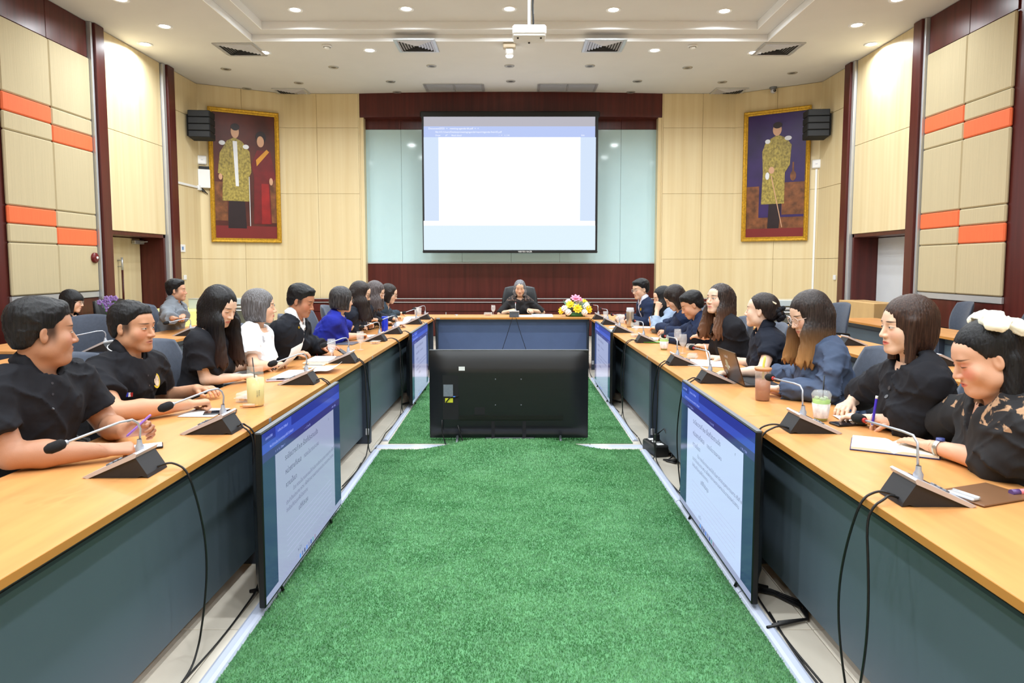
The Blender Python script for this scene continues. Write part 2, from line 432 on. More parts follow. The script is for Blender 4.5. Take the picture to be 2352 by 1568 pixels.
# ---------------------------------------------------------------- left door and right board in the niches
def niche(F, px, wall, sgn):
    u0, u1 = px['bay']; zs = px['soffit']
    for (a, b_, z0, z1_) in ((u0, u0 + .06, 0, zs), (u1 - .06, u1, 0, zs), (u0, u1, zs - .06, zs)):
        F.panel(MB(), a, b_, z0, z1_, -.42, .012, 0, .004).build('door_frame', M_MAR, wall)
niche(FL, left, wl, -1); niche(FR, right, wr, 1)
dl = struct(thing('door_1', None, None, FL.P(sum(left['bay']) / 2, 0, -.4)))
u0, u1 = left['bay']; zs = left['soffit'] - .07
o_ = dl.location
ud = u0 + .42 * (u1 - u0)
F = FL
p0 = FL.px(259, 560)[0]; p1 = u1 - .1
F.panel(MB(), u0 + .1, u1 - .075, .01, zs, -.44, -.40, 0, .004).build('door_leaf', M_YEL, dl, o_)
FD = WallF((XL - .33, YF), (XL - .33, cl.y), (1, 0))
uh = FD.px(281, 620)[0]; zh = FD.px(281, 591)[1]; zk = FD.px(281, 620)[1]
MB().tube([F.P(uh, .55, -.33), F.P(uh, zk, -.33)], .017, 10).build('door_handle', M_MAR, dl, o_)
b = MB().tube([F.P(uh, zk, -.33), F.P(uh, zh, -.33)], .018, 10)
for z in (zk + .06, zh - .05): b.tube([F.P(uh, z, -.40), F.P(uh, z, -.33)], .010, 8)
b.build('handle_grip', M_ALU, dl, o_)
ug = FD.px(254, 600)[0]; F.panel(MB(), ug - .05, ug + .05, .01, zs, -.41, -.385).build('door_gap_shade', M_BLKM, dl, o_); F.panel(MB(), ug + .05, ug + .065, .01, zs, -.41, -.38).build('edge_strip', M_ALU, dl, o_)  # solid matte black strip paints in the shade of the door gap
uc = FD.px(322, 549)[0]; b = MB(); F.panel(b, uc - .16, uc + .16, zs - .10, zs - .03, -.40, -.33, 0, .01); b.tube([F.P(uc, zs - .06, -.33), F.P(uc + .30, zs - .04, -.20)], .010, 6); b.build('door_closer', M_ALU, dl, o_)
u0, u1 = right['bay']; zs = right['soffit'] - .07
dr = struct(FR.panel(MB(), u0 + .065, u1 - .065, .01, zs, -.46, -.41, 0, .003).build('door_2', mat('white_board', (226, 228, 232), .45, var=.02)))
# ================================================================== ceiling fixtures
M_LAMP = emis('lamp_glow', (255, 252, 246), 14.0)
def lamp_data(name, W, size):
    l = bpy.data.lights.new(name, 'AREA'); l.shape = 'DISK'; l.size = size; l.energy = W; l.color = LAMP_COL; l.spread = math.radians(165)
    return l
LD = lamp_data('downlight_lamp', LAMP_W, 0.22); LDS = lamp_data('downlight_lamp_small', LAMP_W * .45, 0.22)
ring_me = MB().lathe([(.075, -.004), (.098, -.012), (.112, -.010), (.115, 0.0)], 24).mesh('trim_ring', M_WHT)
bulb_me = MB().lathe([(0.0, -.006), (.05, -.006), (.078, -.003)], 20).mesh('lamp_disc', M_LAMP)
sring = MB().lathe([(.045, .002), (.055, -.010), (.085, -.012), (.092, 0.0)], 20).mesh('trim_ring', mat('brushed_ring', (176, 172, 165), .4, metal=.5, var=.03))
sbulb = MB().lathe([(0, -.004), (.03, -.012), (.052, -.002)], 16).mesh('reflector', mat('dark_reflector', (96, 92, 86), .3, metal=.4, var=.05))
def downlight(p, label, group, lit=True, data=None):
    t = thing('ceiling_downlight', label, 'downlight', p, 0, group)
    if lit:
        obj('trim_ring', ring_me, t); obj('lamp_disc', bulb_me, t)
        l = bpy.data.objects.new('lamp', data or LD); COL.objects.link(l); l.parent = t; l.location = (0, 0, -.03)
    else:
        obj('trim_ring', sring, t); obj('reflector', sbulb, t)
    return t
ZT = z2 + .02
for (x, y, wh) in ((678, 22, 'at the door end of the row across the tray'), (933, 20, 'in the tray between the door end lamp and the projector pole'), (1170, 20, 'in the tray beside the projector pole'), (1409, 22, 'in the tray between the projector pole and the board end lamp'), (1664, 25, 'at the white board end of the row across the tray')):
    p = onZ(x, y, ZT); p.z = ZT
    downlight(p, 'lit round downlight ' + wh, 'lit downlights inside the ceiling tray')
row = [onZ(x, 22, ZT).x for x in (678, 933, 1170, 1409, 1664)]
for yy in (7.6, 5.2, 2.8, .4, -1.6):
    for x in row:
        downlight((x, yy, ZT), 'lit round downlight in the tray above the meeting tables', 'lit downlights above the meeting tables')
for (x, y, wh) in ((607, 120, 'beside the square vent by the tray corner above the couple portrait'), (849, 115, 'between tray and couple portrait, near the smoke detector'), (1504, 115, 'between tray and screen, near the square vent'), (1732, 120, 'beside the square vent above the single portrait'),
                   (378, 60, 'near the maple wall over the open door'), (1968, 57, 'near the maple wall over the white board'), (333, 101, 'washing the maple panel over the open door'), (2002, 101, 'washing the maple panel over the white board'),
                   (277, -2, 'above the beige acoustic panels of the door wall'), (2062, -2, 'above the beige acoustic panels of the board wall')):
    p = onZ(x, y, ZC); p.z = ZC - .001
    downlight(p, 'lit round downlight ' + wh, 'lit downlights around the tray', True, LDS if y < 60 else LD)
for yy in (5.4, 2.6, -.4, -3.0):
    for x in (-5.0, 4.7):
        downlight((x, yy, ZC - .001), 'lit round downlight above the side seats', 'lit downlights above the side seats', True, LDS)
sp = onZ(1170, 110, ZC)
for (x, y) in ((519, 158), (766, 154), (991, 151), (1170, 151), (1355, 151), (1579, 155), (1820, 167), (686, 190), (897, 187), (1173, 186), (1464, 186), (1659, 188), (567, 203), (725, 219), (912, 211), (1449, 211), (1616, 217)):
    p = onZ(x, y, ZC); p.z = ZC - .001
    downlight(p, 'small unlit recessed downlight with metal ring in the ceiling before the screen', 'unlit recessed downlights', False)
# smoke detectors
for (x, y, wh) in ((751, 104, 'above the couple portrait side'), (1591, 104, 'above the single portrait side')):
    p = onZ(x, y, ZC); t = thing('smoke_detector', 'white smoke detector on the ceiling ' + wh, 'smoke detector', (p.x, p.y, ZC - .001), 0, 'smoke detectors')
    MB().lathe([(.075, 0), (.078, -.02), (.06, -.03)], 20).build('base', M_WHT, t)
    MB().lathe([(.048, -.03), (.05, -.05), (.03, -.062), (0, -.064)], 18).build('sensor_cap', mat('offwhite_plastic', (226, 224, 218), .5, var=.02), t)
# ceiling camera and spot fixture
p = onZ(1776, 200, ZC); t = thing('security_camera', 'small grey security camera on the ceiling above the single portrait', 'camera', (p.x, p.y, ZC - .001))
MB().lathe([(.07, 0), (.072, -.03), (.05, -.04)], 18).build('base', M_GREY, t)
MB().ball((0, -.01, -.075), (.055, .065, .05)).build('housing', M_SIL, t); MB().lathe([(.0, -.002), (.024, 0), (.026, .02)], 14, c=(0, -.075, -.09), R=Matrix.Rotation(1.2, 3, 'X')).build('lens', M_BLK, t)
p = onZ(1170, 101, ZC); t = thing('spotlight', 'beige surface spotlight on the ceiling just beyond the projector', 'spotlight', (p.x, p.y, ZC - .001))
MB().box((0, 0, -.035), (.20, .14, .07), 0, .01).build('housing', mat('beige_metal', (205, 188, 160), .5, var=.03), t)
MB().tube([(0, 0, -.07), (0, .03, -.16)], [.06, .075], 14).build('lamp_head', M_WHT, t)
MB().ball((0, .035, -.175), (.06, .06, .03)).build('bulb', M_LAMP, t)
l = bpy.data.objects.new('lamp', LD); COL.objects.link(l); l.parent = t; l.location = (0, .05, -.24)
# square diffusers
def diffuser(px, py, label, hw=.33):
    p = onZ(px, py, ZC); t = thing('ceiling_vent', label, 'vent', (p.x, p.y, ZC - .001), 0, 'square ceiling vents')
    b = MB()
    for sx_, sy_, dx, dy in ((0, 1, 2 * hw, .05), (0, -1, 2 * hw, .05), (1, 0, .05, 2 * hw - .1), (-1, 0, .05, 2 * hw - .1)):
        b.box((sx_ * (hw - .025), sy_ * (hw - .025), -.008), (dx, dy, .016), 0, .003)
    b.build('frame', M_ALU, t)
    MB().box((0, 0, .0), (2 * hw - .06, 2 * hw - .06, .004)).build('backing', mat('vent_dark', (70, 68, 64), .8, var=.05), t)
    a = hw - .05
    for k in range(6):
        r = a * (1 - k / 6.5)
        for q in range(4):
            c, s_ = math.cos(q * math.pi / 2), math.sin(q * math.pi / 2)
            vs = []
            for (u, v, z) in ((-r, r, -.004), (r, r, -.004), (r - .03, r - .03, -.022), (-r + .03, r - .03, -.022)):
                vs.append((u * c - v * s_, u * s_ + v * c, z))
            MB().add(vs, [(0, 1, 2, 3)]).build('slat', M_SIL, t)
    return t
diffuser(552, 113, 'square slatted ceiling vent by the tray corner nearest the open door'); diffuser(957, 104, 'square slatted ceiling vent between tray and screen, couple portrait side')
diffuser(1387, 104, 'square slatted ceiling vent between tray and screen, single portrait side'); diffuser(1786, 112, 'square slatted ceiling vent by the tray corner nearest the white board')
diffuser(673, 212, 'square slatted ceiling vent close above the couple portrait'); diffuser(1671, 211, 'square slatted ceiling vent close above the single portrait')
for (x0, x1, lb) in ((978, 1110, 'couple portrait'), (1237, 1368, 'single portrait')):
    a = onZ(x0, 200, ZC); c = onZ(x1, 200, ZC); y0 = onZ(x0, 208, ZC).y; y1 = onZ(x0, 192, ZC).y
    if y0 > y1: y0, y1 = y1, y0
    cx, cy, wx, wy = (a.x + c.x) / 2, (y0 + y1) / 2, c.x - a.x, abs(y1 - y0)
    t = thing('return_air_grille', 'wide two-part return air grille in the ceiling before the screen, %s side' % lb, 'vent', (cx, cy, ZC - .001), 0, 'return air grilles')
    b = MB()
    for (px_, py_, dx, dy) in ((0, wy / 2, wx, .05), (0, -wy / 2, wx, .05), (wx / 2, 0, .05, wy), (-wx / 2, 0, .05, wy), (0, 0, .03, wy)): b.box((px_, py_, -.008), (dx, dy, .016))
    b.build('frame', M_ALU, t)
    for s_ in (-1, 1): MB().box((s_ * wx / 4, 0, -.003), (wx / 2 - .05, wy - .05, .006)).build('mesh_panel', mat('grille_grey', (168, 168, 172), .6, var=.06, vscale=(60, 60, 1)), t)
# projector
pc = onY(1216, 67, 8.5); t = thing('projector', 'white ceiling projector hanging from a pole over the tables', 'projector', (pc.x, pc.y, pc.z - .1))
MB().box((0, .1, .085), (.41, .30, .12), 0, .022).build('body', mat('projector_white', (240, 240, 242), .4, var=.01), t)
MB().box((0, .1, .018), (.385, .28, .02), 0, .006).build('base_plate', mat('projector_base', (214, 212, 208), .5, var=.02), t)
MB().tube([(.0, .1, .14), (.0, .1, ZT - t.location.z)], .022, 12).build('pole', M_WHT, t)
MB().tube([(.03, .09, .14), (.05, .09, .2), (.04, .09, .4), (.05, .09, .7), (.045, .09, ZT - t.location.z)], .012, 8).build('cable', M_BLK, t)
MB().lathe([(0, 0), (.04, 0), (.045, -.03)], 18, c=(-.1, .25, .085), R=Matrix.Rotation(math.pi / 2, 3, 'X')).build('lens', M_BLK, t)
for (x, z) in ((-.14, .004), (.14, .004), (0, .004)): MB().lathe([(.012, .006), (.012, -.01), (0, -.012)], 10, c=(x, .02 if x else .2, z)).build('foot', M_BLK, t)
me = text_mesh('EPSON', .022); me.materials.append(M_GREY)
o = obj('lettering', me, t, (-.038, -.0525, .09)); o.rotation_euler = (math.pi / 2, 0, 0)
# ================================================================== projection screen
YS = YB - .35
a = onY(970, 268, YS); c = onY(1370, 576, YS)
scr = thing('projection_screen', 'large pull-down projection screen showing a browser window with a white page', 'screen', ((a.x + c.x) / 2, YS, c.z))
so = scr.location
def sq(px0, py0, px1, py1, name, m, off=0.0, parent=scr):
    p0 = onY(px0, py0, YS); p1 = onY(px1, py1, YS)
    vs = [(p0.x, YS - off, p1.z), (p1.x, YS - off, p1.z), (p1.x, YS - off, p0.z), (p0.x, YS - off, p0.z)]
    return MB().add(vs, [(0, 1, 2, 3)]).build(name, m, parent, so)
MB().box(((a.x + c.x) / 2, YS + .008, (onY(970, 262, YS).z + onY(970, 580, YS).z) / 2), (c.x - a.x + .03, .01, onY(970, 262, YS).z - onY(970, 580, YS).z)).build('black_border', M_BLK, scr, so)
p0 = onY(968, 262, YS); MB().box(((a.x + c.x) / 2, YS + .06, p0.z), (c.x - a.x + .1, .13, .12), 0, .02).build('casing', M_BLK, scr, so)

for q_ in (-.9, .9): MB().box(((a.x + c.x) / 2 + q_, (YS + .1 + RECY) / 2, p0.z), (.08, RECY - YS - .1, .05), 0, .004).build('wall_bracket', M_BLK, scr, so)
p1 = onY(968, 578, YS); MB().box(((a.x + c.x) / 2, YS, p1.z), (c.x - a.x + .04, .04, .05), 0, .012).build('bottom_bar', M_BLK, scr, so)
ES = .72
sq(973, 268, 1367, 290, 'grey_glow_strip', emis('screen_grey', (196, 194, 204), ES * .9)); sq(973, 290, 1367, 315, 'toolbar', emis('screen_toolbar', (188, 204, 248), ES), .0)  # top grey strip glows too, its brightness put in as emission
sq(973, 315, 1367, 507, 'page_margin', emis('screen_margin', (214, 230, 252), ES)); sq(1007, 315, 1332, 507, 'page', emis('screen_page', (255, 255, 255), ES * 1.25), .004)
sq(973, 507, 1367, 518, 'taskbar', emis('screen_task', (252, 254, 255), ES * 1.2), .002); sq(973, 518, 1367, 574, 'lower_strip', emis('screen_cyan', (226, 244, 254), ES))
M_SW = emis('screen_text', (248, 250, 255), ES * 1.1)
for (px, py, s_, txt) in ((984, 297, .052, 'Document2025  ×'), (1033, 297, .052, 'meeting-agenda 66.pdf  ×  +'), (1000, 305, .05, 'file:///C:/Users/Desktop/meeting/agenda/report/agenda-final-02.pdf'), (1000, 312.5, .045, 'Draw        A\u1d49      Read aloud'), (1145, 312.5, .045, '−  +   1 / 14'), (1335, 312.5, .045, 'Edit')):
    me = text_mesh(txt, s_); me.materials.append(M_SW); q = onY(px, py, YS)
    o = obj('screen_lettering', me, scr, (q.x - so.x, -.003, q.z - so.z)); o.rotation_euler = (math.pi / 2, 0, 0)
me = text_mesh('VERTEX RAZR', .045); me.materials.append(M_WHT); q = onY(1190, 579.5, YS); o = obj('lettering', me, scr, (q.x - so.x, -.022, q.z - so.z)); o.rotation_euler = (math.pi / 2, 0, 0)
# ================================================================== portraits (plain stand-ins, no likeness)
M_GOLD = mat('gilt_frame', (206, 160, 52), .38, metal=.65, var=.25, vscale=(30, 30, 30), bump=.6, bscale=(70, 70, 70))
def portrait(F, px, label, bg, figs, floorcol):
    (x0, y0), (x1, y1) = px
    u0, za = F.px(x0, y0); u1, zb = F.px(x1, y1)
    if u0 > u1: u0, u1 = u1, u0
    t = thing('framed_portrait', label, 'portrait', F.P((u0 + u1) / 2, zb, .03)); o_ = t.location
    W = u1 - u0; H = za - zb; fw = .085
    # mitred frame bars with a stepped profile
    for (pa, pb) in (((u0, zb), (u1, zb)), ((u1, zb), (u1, za)), ((u1, za), (u0, za)), ((u0, za), (u0, zb))):
        cx_, cz_ = (u0 + u1) / 2, (za + zb) / 2
        prof = [(0, .0), (0, .05), (.018, .062), (.045, .045), (.06, .05), (fw, .028), (fw, 0)]
        vs = []; n_ = len(prof)
        for (u, z) in (pa, pb):
            su = 1 if u < cx_ else -1; sz = 1 if z < cz_ else -1
            for (i_, h) in prof: vs.append(F.P(u + su * i_, z + sz * i_, .03 + h))
        fs = [(i, i + 1, n_ + i + 1, n_ + i) for i in range(n_ - 1)]
        MB().add(vs, fs).build('frame_bar', M_GOLD, t, o_)
    F.panel(MB(), u0 + fw - .01, u1 - fw + .01, zb + fw - .01, za - fw + .01, .03, .042).build('picture_ground', bg, t, o_)
    ia, ib, ja, jb = u0 + fw, u1 - fw, zb + fw, za - fw
    flip = F.d.x < 0 or (F is FAR)
    def pol(pts, nm, m, k):
        T = lambda u, v, h: F.P((ib - (ib - ia) * u) if flip else (ia + (ib - ia) * u), jb - (jb - ja) * v, h)
        MB().prism(pts, .042, .0425 + .0008 * k, 0, T).build(nm, m, t, o_)
    for k, (nm, m, pts) in enumerate(figs): pol(pts, nm, m, k + 1)
    return t
def oval(cx_, cy_, rx, ry, n=20): return [(cx_ + rx * math.cos(2 * math.pi * i / n), cy_ + ry * math.sin(2 * math.pi * i / n)) for i in range(n)]
P_BR = mat('paint_redbrown', (86, 34, 24), .4, var=.45, vscale=(2, 2, 2)); P_RED = mat('paint_crimson', (150, 28, 26), .4, var=.3, vscale=(3, 3, 3)); P_FL = mat('paint_carpet', (118, 34, 32), .4, var=.05)
P_GLD = mat('paint_gold', (164, 146, 70), .4, var=.5, vscale=(28, 28, 22), detail=5); P_SK = mat('paint_skin', (206, 160, 128), .4, var=.05); P_DK = mat('paint_dark', (36, 20, 24), .4, var=.2)
P_WH = mat('paint_white', (224, 226, 232), .4, var=.05); P_YE = mat('paint_sash', (214, 148, 44), .4, var=.1); P_PU = mat('paint_purple', (52, 32, 92), .4, var=.5, vscale=(1.4, 1.4, 1.4)); P_BRZ = mat('paint_bronze', (120, 72, 40), .4, var=.5, vscale=(8, 8, 8))
P_MAR = mat('paint_maroon', (110, 20, 22), .4, var=.2, vscale=(6, 6, 6))
portrait(FAL, ((475, 245), (646, 558)), 'gilt-framed portrait of a couple, gold robe and red dress, on the maple wall', P_BR, [
    ('painted_floor', P_FL, [(0, .9), (1, .9), (1, 1), (0, 1)]), ('painted_furniture', P_BRZ, [(0, .55), (.2, .55), (.2, .86), (0, .86)]), ('painted_furniture', P_BRZ, [(.85, .5), (1, .5), (1, .87), (.85, .87)]),
    ('painted_trousers', P_DK, [(.22, .7), (.48, .7), (.5, .92), (.2, .92)]), ('painted_dress', P_MAR, [(.70, .28), (.92, .28), (1.0, .5), (.9, .56), (.92, .88), (.62, .88), (.64, .5), (.60, .4)]), ('painted_skirt', P_RED, [(.76, .55), (.88, .55), (.90, .88), (.75, .88)]),
    ('painted_robe', P_GLD, [(.22, .22), (.34, .19), (.46, .22), (.58, .30), (.60, .46), (.56, .50), (.56, .70), (.12, .70), (.14, .50), (.06, .48), (.10, .32)]), ('painted_shirt', P_WH, [(.31, .22), (.38, .22), (.39, .58), (.34, .58)]),
    ('painted_sash', P_YE, [(.68, .36), (.86, .27), (.90, .29), (.69, .41)]), ('painted_shoulder', P_WH, oval(.14, .24, .05, .018)), ('painted_shoulder', P_WH, oval(.52, .26, .05, .018)), ('painted_head', P_SK, oval(.35, .145, .065, .052)), ('painted_hair', P_DK, oval(.355, .108, .07, .028)),
    ('painted_hair', P_DK, oval(.77, .175, .085, .05)), ('painted_head', P_SK, oval(.76, .21, .058, .045)), ('painted_hand', P_SK, oval(.10, .51, .03, .025)), ('painted_hand', P_SK, oval(.92, .53, .03, .03)), ('painted_sword', P_WH, [(.555, .5), (.565, .5), (.565, .9), (.555, .9)])], None)
portrait(FAR, ((1866, 242), (1704, 555)), 'gilt-framed portrait of a standing figure in a gold robe on purple ground', P_PU, [
    ('painted_table', P_BRZ, [(0, .58), (.22, .58), (.22, .84), (0, .84)]), ('painted_table', P_BRZ, [(.62, .56), (1, .56), (1, .82), (.62, .82)]), ('painted_vase', P_BRZ, oval(.8, .51, .05, .04)), ('painted_vase', P_BRZ, [(.785, .40), (.81, .40), (.815, .5), (.78, .5)]), ('painted_floor', P_BRZ, [(0, .84), (1, .84), (1, .93), (0, .93)]), ('painted_floor', P_FL, [(0, .93), (1, .93), (1, 1), (0, 1)]),
    ('painted_trousers', P_DK, [(.40, .7), (.62, .7), (.58, .93), (.38, .93)]), ('painted_robe', P_GLD, [(.40, .20), (.52, .17), (.66, .20), (.76, .26), (.74, .42), (.66, .48), (.66, .73), (.26, .73), (.28, .48), (.26, .30), (.32, .22)]),
    ('painted_shoulder', P_WH, oval(.35, .22, .045, .018)), ('painted_shoulder', P_WH, oval(.70, .205, .06, .018)), ('painted_head', P_SK, oval(.51, .13, .075, .05)), ('painted_hair', P_DK, oval(.515, .095, .078, .026)), ('painted_hand', P_SK, oval(.43, .455, .05, .028)), ('painted_glove', P_WH, oval(.36, .50, .035, .03)), ('painted_sword', P_SK, [(.42, .5), (.435, .5), (.64, .92), (.63, .925)])], None)
# ================================================================== loudspeakers, switches, boxes on the walls
def speaker(F, px, sgn, label):
    u, z = F.px(*px); t = thing('loudspeaker', label, 'loudspeaker', F.P(u, z, .29), 0, 'line array loudspeakers'); o_ = t.location
    ang = 0.0
    for k in range(4):
        b = MB(); cz = z + .195 - .13 * k
        R = Matrix.Rotation(sgn * .1, 3, 'Z') @ Matrix.Rotation(-.03 * k, 3, 'X')
        b.box((o_[0], o_[1], cz), (.40, .30, .122), 0, .010, R); b.build('cabinet', M_BLKM, t, o_)
        b = MB().box(R @ Vector((0, -.151, 0)) + Vector((o_[0], o_[1], cz)), (.37, .008, .104), 0, .002, R); b.build('grille', mat('speaker_grille', (26, 27, 30), .6, var=.3, vscale=(120, 120, 120)), t, o_)
    b = MB(); b.tube([F.P(u + .05, z, .03), F.P(u + .05, z, .34)], .03, 8); F.panel(b, u - .05, u + .15, z - .2, z + .2, .03, .05); b.build('wall_bracket', M_BLK, t, o_)
speaker(FL, (428, 288), 1, 'black four-box line array loudspeaker beside the couple portrait')
speaker(FR, (1910, 286), -1, 'black four-box line array loudspeaker beside the single portrait')
def wallbox(F, px, w_, h_, d_, label, m, cat, name, ch=.01, o=.03):
    u, z = F.px(*px); t = thing(name, label, cat, F.P(u, z, o)); b = MB(); F.panel(b, u - w_ / 2, u + w_ / 2, z - h_ / 2, z + h_ / 2, o, o + d_, 0, ch); b.build('body', m, t, t.location)
    return t, u, z
t, u, z = wallbox(FAL, (463, 368), .17, .17, .04, 'white square access point beside the couple portrait', M_WHT, 'access point', 'access_point', .03)
FAL.panel(MB(), u - .02, u + .02, z - .01, z + .01, .07, .072).build('badge', M_SIL, t, t.location)
t, u, z = wallbox(FAR, (1877, 377), .17, .17, .04, 'white square access point beside the single portrait', M_WHT, 'access point', 'access_point', .03)
FAR.panel(MB(), u - .02, u + .02, z - .01, z + .01, .07, .072).build('badge', M_SIL, t, t.location)
t, u, z = wallbox(FAL, (468, 411), .22, .36, .07, 'white network box with tangled cables beside the couple portrait', M_WHT, 'network box', 'network_box', .008)
for k in range(4): MB().tube([FAL.P(u - .12 - .02 * k, z + .16 - .05 * k, .06), FAL.P(u - .20, z + .05 - .06 * k, .08), FAL.P(u - .16 + .02 * k, z - .12, .07), FAL.P(u - .06 + .04 * k, z - .24 - .02 * k, .05)], .008, 6).build('cable', M_BLK if k % 2 else M_GREY, t, t.location)
FAL.panel(MB(), u - .08, u + .1, z + .19, z + .24, .03, .08).build('adapter', M_BLK, t, t.location)
a_ = onX(398, 419, XL); c_ = FL.P(FL.L - .02, onX(449, 431, XL).z, 0)
t = thing('cable_trunking', 'white cable trunking running along the maple wall to the network box', 'trunking', FL.P(U(FL, 400), FL.px(400, 419)[1], .03))
FL.panel(MB(), U(FL, 406), FL.L - .04, FL.px(425, 424)[1] - .02, FL.px(425, 424)[1] + .02, .03, .05).build('channel', M_WHT, t, t.location)
FL.panel(MB(), FL.L - .12, FL.L - .03, FL.px(425, 424)[1] - .05, FL.px(425, 424)[1] + .04, .03, .075).build('junction', M_WHT, t, t.location)
t = thing('cable_trunking', 'tall white vertical cable trunking below the access point by the single portrait', 'trunking', FAR.P(.1, 1.0, .02))
z0_ = FAR.px(1884, 665)[1]; z1_ = FAR.px(1884, 388)[1]; FAR.panel(MB(), .05, .085, z0_, z1_, .02, .04).build('channel', M_WHT, t, t.location)
for (F, px, s_, lb, wd) in ((FL, (413, 570), .2, 'white thermostat with blue display on the maple wall', .22), (FL, (420, 637), .09, 'small white wall switch on the maple wall by the open door', .09), (FR, (1922, 637), .09, 'small white wall switch on the maple wall by the white board', .09)):
    t, u, z = wallbox(F, px, wd, s_ * .7 if s_ > .1 else s_, .025, lb, M_WHT, 'switch', 'wall_switch' if s_ < .1 else 'thermostat', .006)
    F.panel(MB(), u - .03, u + .03, z - .03, z + .03, .055, .058).build('button' if s_ < .1 else 'display', M_WHT if s_ < .1 else mat('lcd_blue', (96, 140, 196), .3, var=.05), t, t.location)
u, z = FL.px(209, 592); t = thing('fire_alarm', 'small round maroon alarm button on the lower acoustic panel', 'alarm', FL.P(u, z, .045))
Rz = Matrix.Rotation(math.pi / 2, 3, 'Y')
MB().lathe([(.075, 0), (.075, .03), (.05, .045), (0, .05)], 20, R=Rz).build('housing', mat('alarm_red', (104, 22, 26), .35, var=.05), t)
MB().lathe([(.02, .045), (.02, .056), (0, .058)], 12, R=Rz).build('button', M_WHT, t)
# cardboard box by the white board
p = onX(2020, 720, XR - .25); t = thing('cardboard_box', 'large brown cardboard carton standing in front of the white board', 'box', (XR - .42, p.y, 0))
zt = onY(2020, 695, p.y - .3).z
M_CARD = mat('cardboard', (196, 160, 108), .8, var=.08, vscale=(6, 6, 2))
MB().box((0, 0, zt / 2), (.42, 1.1, zt), 0, .006).build('carton', M_CARD, t); MB().box((0, 0, zt + .001), (.06, 1.08, .003)).build('tape', mat('packing_tape', (178, 140, 92), .35, var=.05), t)
# ================================================================== tables
ZTOP = 0.75
def xiL(Y): return -1.235 + (Y - 1.5) * .0105
def xiR(Y): return 1.135 - (Y - 1.5) * .0105
def table_unit(x_in, out, y0, y1, rz_slope, label, group, depth=.60, plates=True):
    """inner edge at x_in(mid), out = -1 / +1 side; length along Y with a small skew angle"""
    ym = (y0 + y1) / 2; L = y1 - y0
    t = thing('conference_table', label, 'table', (x_in, ym, 0), rz_slope, group)
    o = out
    MB().box((o * depth / 2, 0, ZTOP - .013), (depth - .004, L - .004, .026), 0, .002).build('table_top', M_WOOD, t)
    MB().box((0, 0, ZTOP - .0135), (.004, L - .004, .025)).build('edge_band', M_WEDGE, t)
    MB().box((o * .10, 0, .40), (.018, L - .065, .66)).build('modesty_panel', M_MOD, t)
    MB().box((o * .089, 0, .655), (.006, L - .07, .012)).build('panel_rail', M_SLAB, t)
    for s in (-1, 1):
        lg = MB().box((o * (depth / 2 + .005), s * (L / 2 - .018), .362), (depth - .05, .03, .722), 0, .002).build('leg_panel', M_SLAB, t)
        MB().lathe([(.012, 0), (.014, .012)], 8, c=(o * .06, s * (L / 2 - .018), 0), cap=True).build('levelling_foot', M_BLK, lg)
        MB().box((o * .05, s * (L / 2 - .037), .11), (.03, .008, .055), 0, .003).build('socket_plate', M_SIL, lg)
    if plates: MB().box((-o * .001, L / 2 - .03, ZTOP - .014), (.006, .028, .02)).build('joint_plate', M_ALU, t)
    return t
ang = math.atan(.0105)
J = [-1.25, 1.05, 3.35, 5.65, 7.95, 9.70]
desc = {0: 'behind the row ends', 1: 'where the two men in black polo shirts sit', 2: 'in front of the woman in the white blouse', 3: 'in front of the woman in the blue blouse', 4: 'touching the head table near the flower side' }
dl_ = ['long orange-topped table closest to the room entrance, man side', 'long orange-topped table where the two men in black polo shirts sit', 'orange-topped table where the grey-haired woman in white sits', 'orange-topped table where the woman in bright blue sits', 'orange-topped table meeting the head table on the blue bottle side']
dr_ = ['long orange-topped table closest to the room entrance, woman side', 'long orange-topped table where the woman with the white hair bow sits', 'orange-topped table where the open laptop stands', 'orange-topped table where the green tea cup with black straw stands', 'orange-topped table meeting the head table on the flower side']
for k in range(5):
    ym = (J[k] + J[k + 1]) / 2
    if k > 0:
        table_unit(xiL(ym), -1, J[k], J[k + 1], -ang, dl_[k], 'meeting tables'); table_unit(xiR(ym), 1, J[k], J[k + 1], ang, dr_[k], 'meeting tables')
# head table
t = thing('head_table', 'orange-topped head table with dark blue front where the chairwoman sits', 'table', (-.05, 9.72, 0))
MB().box((0, .30, ZTOP - .013), (3.56, .60, .026), 0, .002).build('table_top', M_WOOD, t)
MB().box((0, -.001, ZTOP - .0135), (2.20, .004, .025)).build('edge_band', M_WEDGE, t)
M_HEAD = mat('head_table_blue', (78, 94, 132), .45, var=.05)
MB().box((0, .10, .40), (2.14, .018, .66)).build('modesty_panel', M_HEAD, t)
for x in (-1.75, -1.085, 1.085, 1.75): MB().box((x, .31, .362), (.03, .55, .722), 0, .002).build('leg_panel', M_SLAB, t)
MB().box((-1.06, -.004, ZTOP - .014), (.05, .006, .02)).build('joint_plate', M_ALU, t)
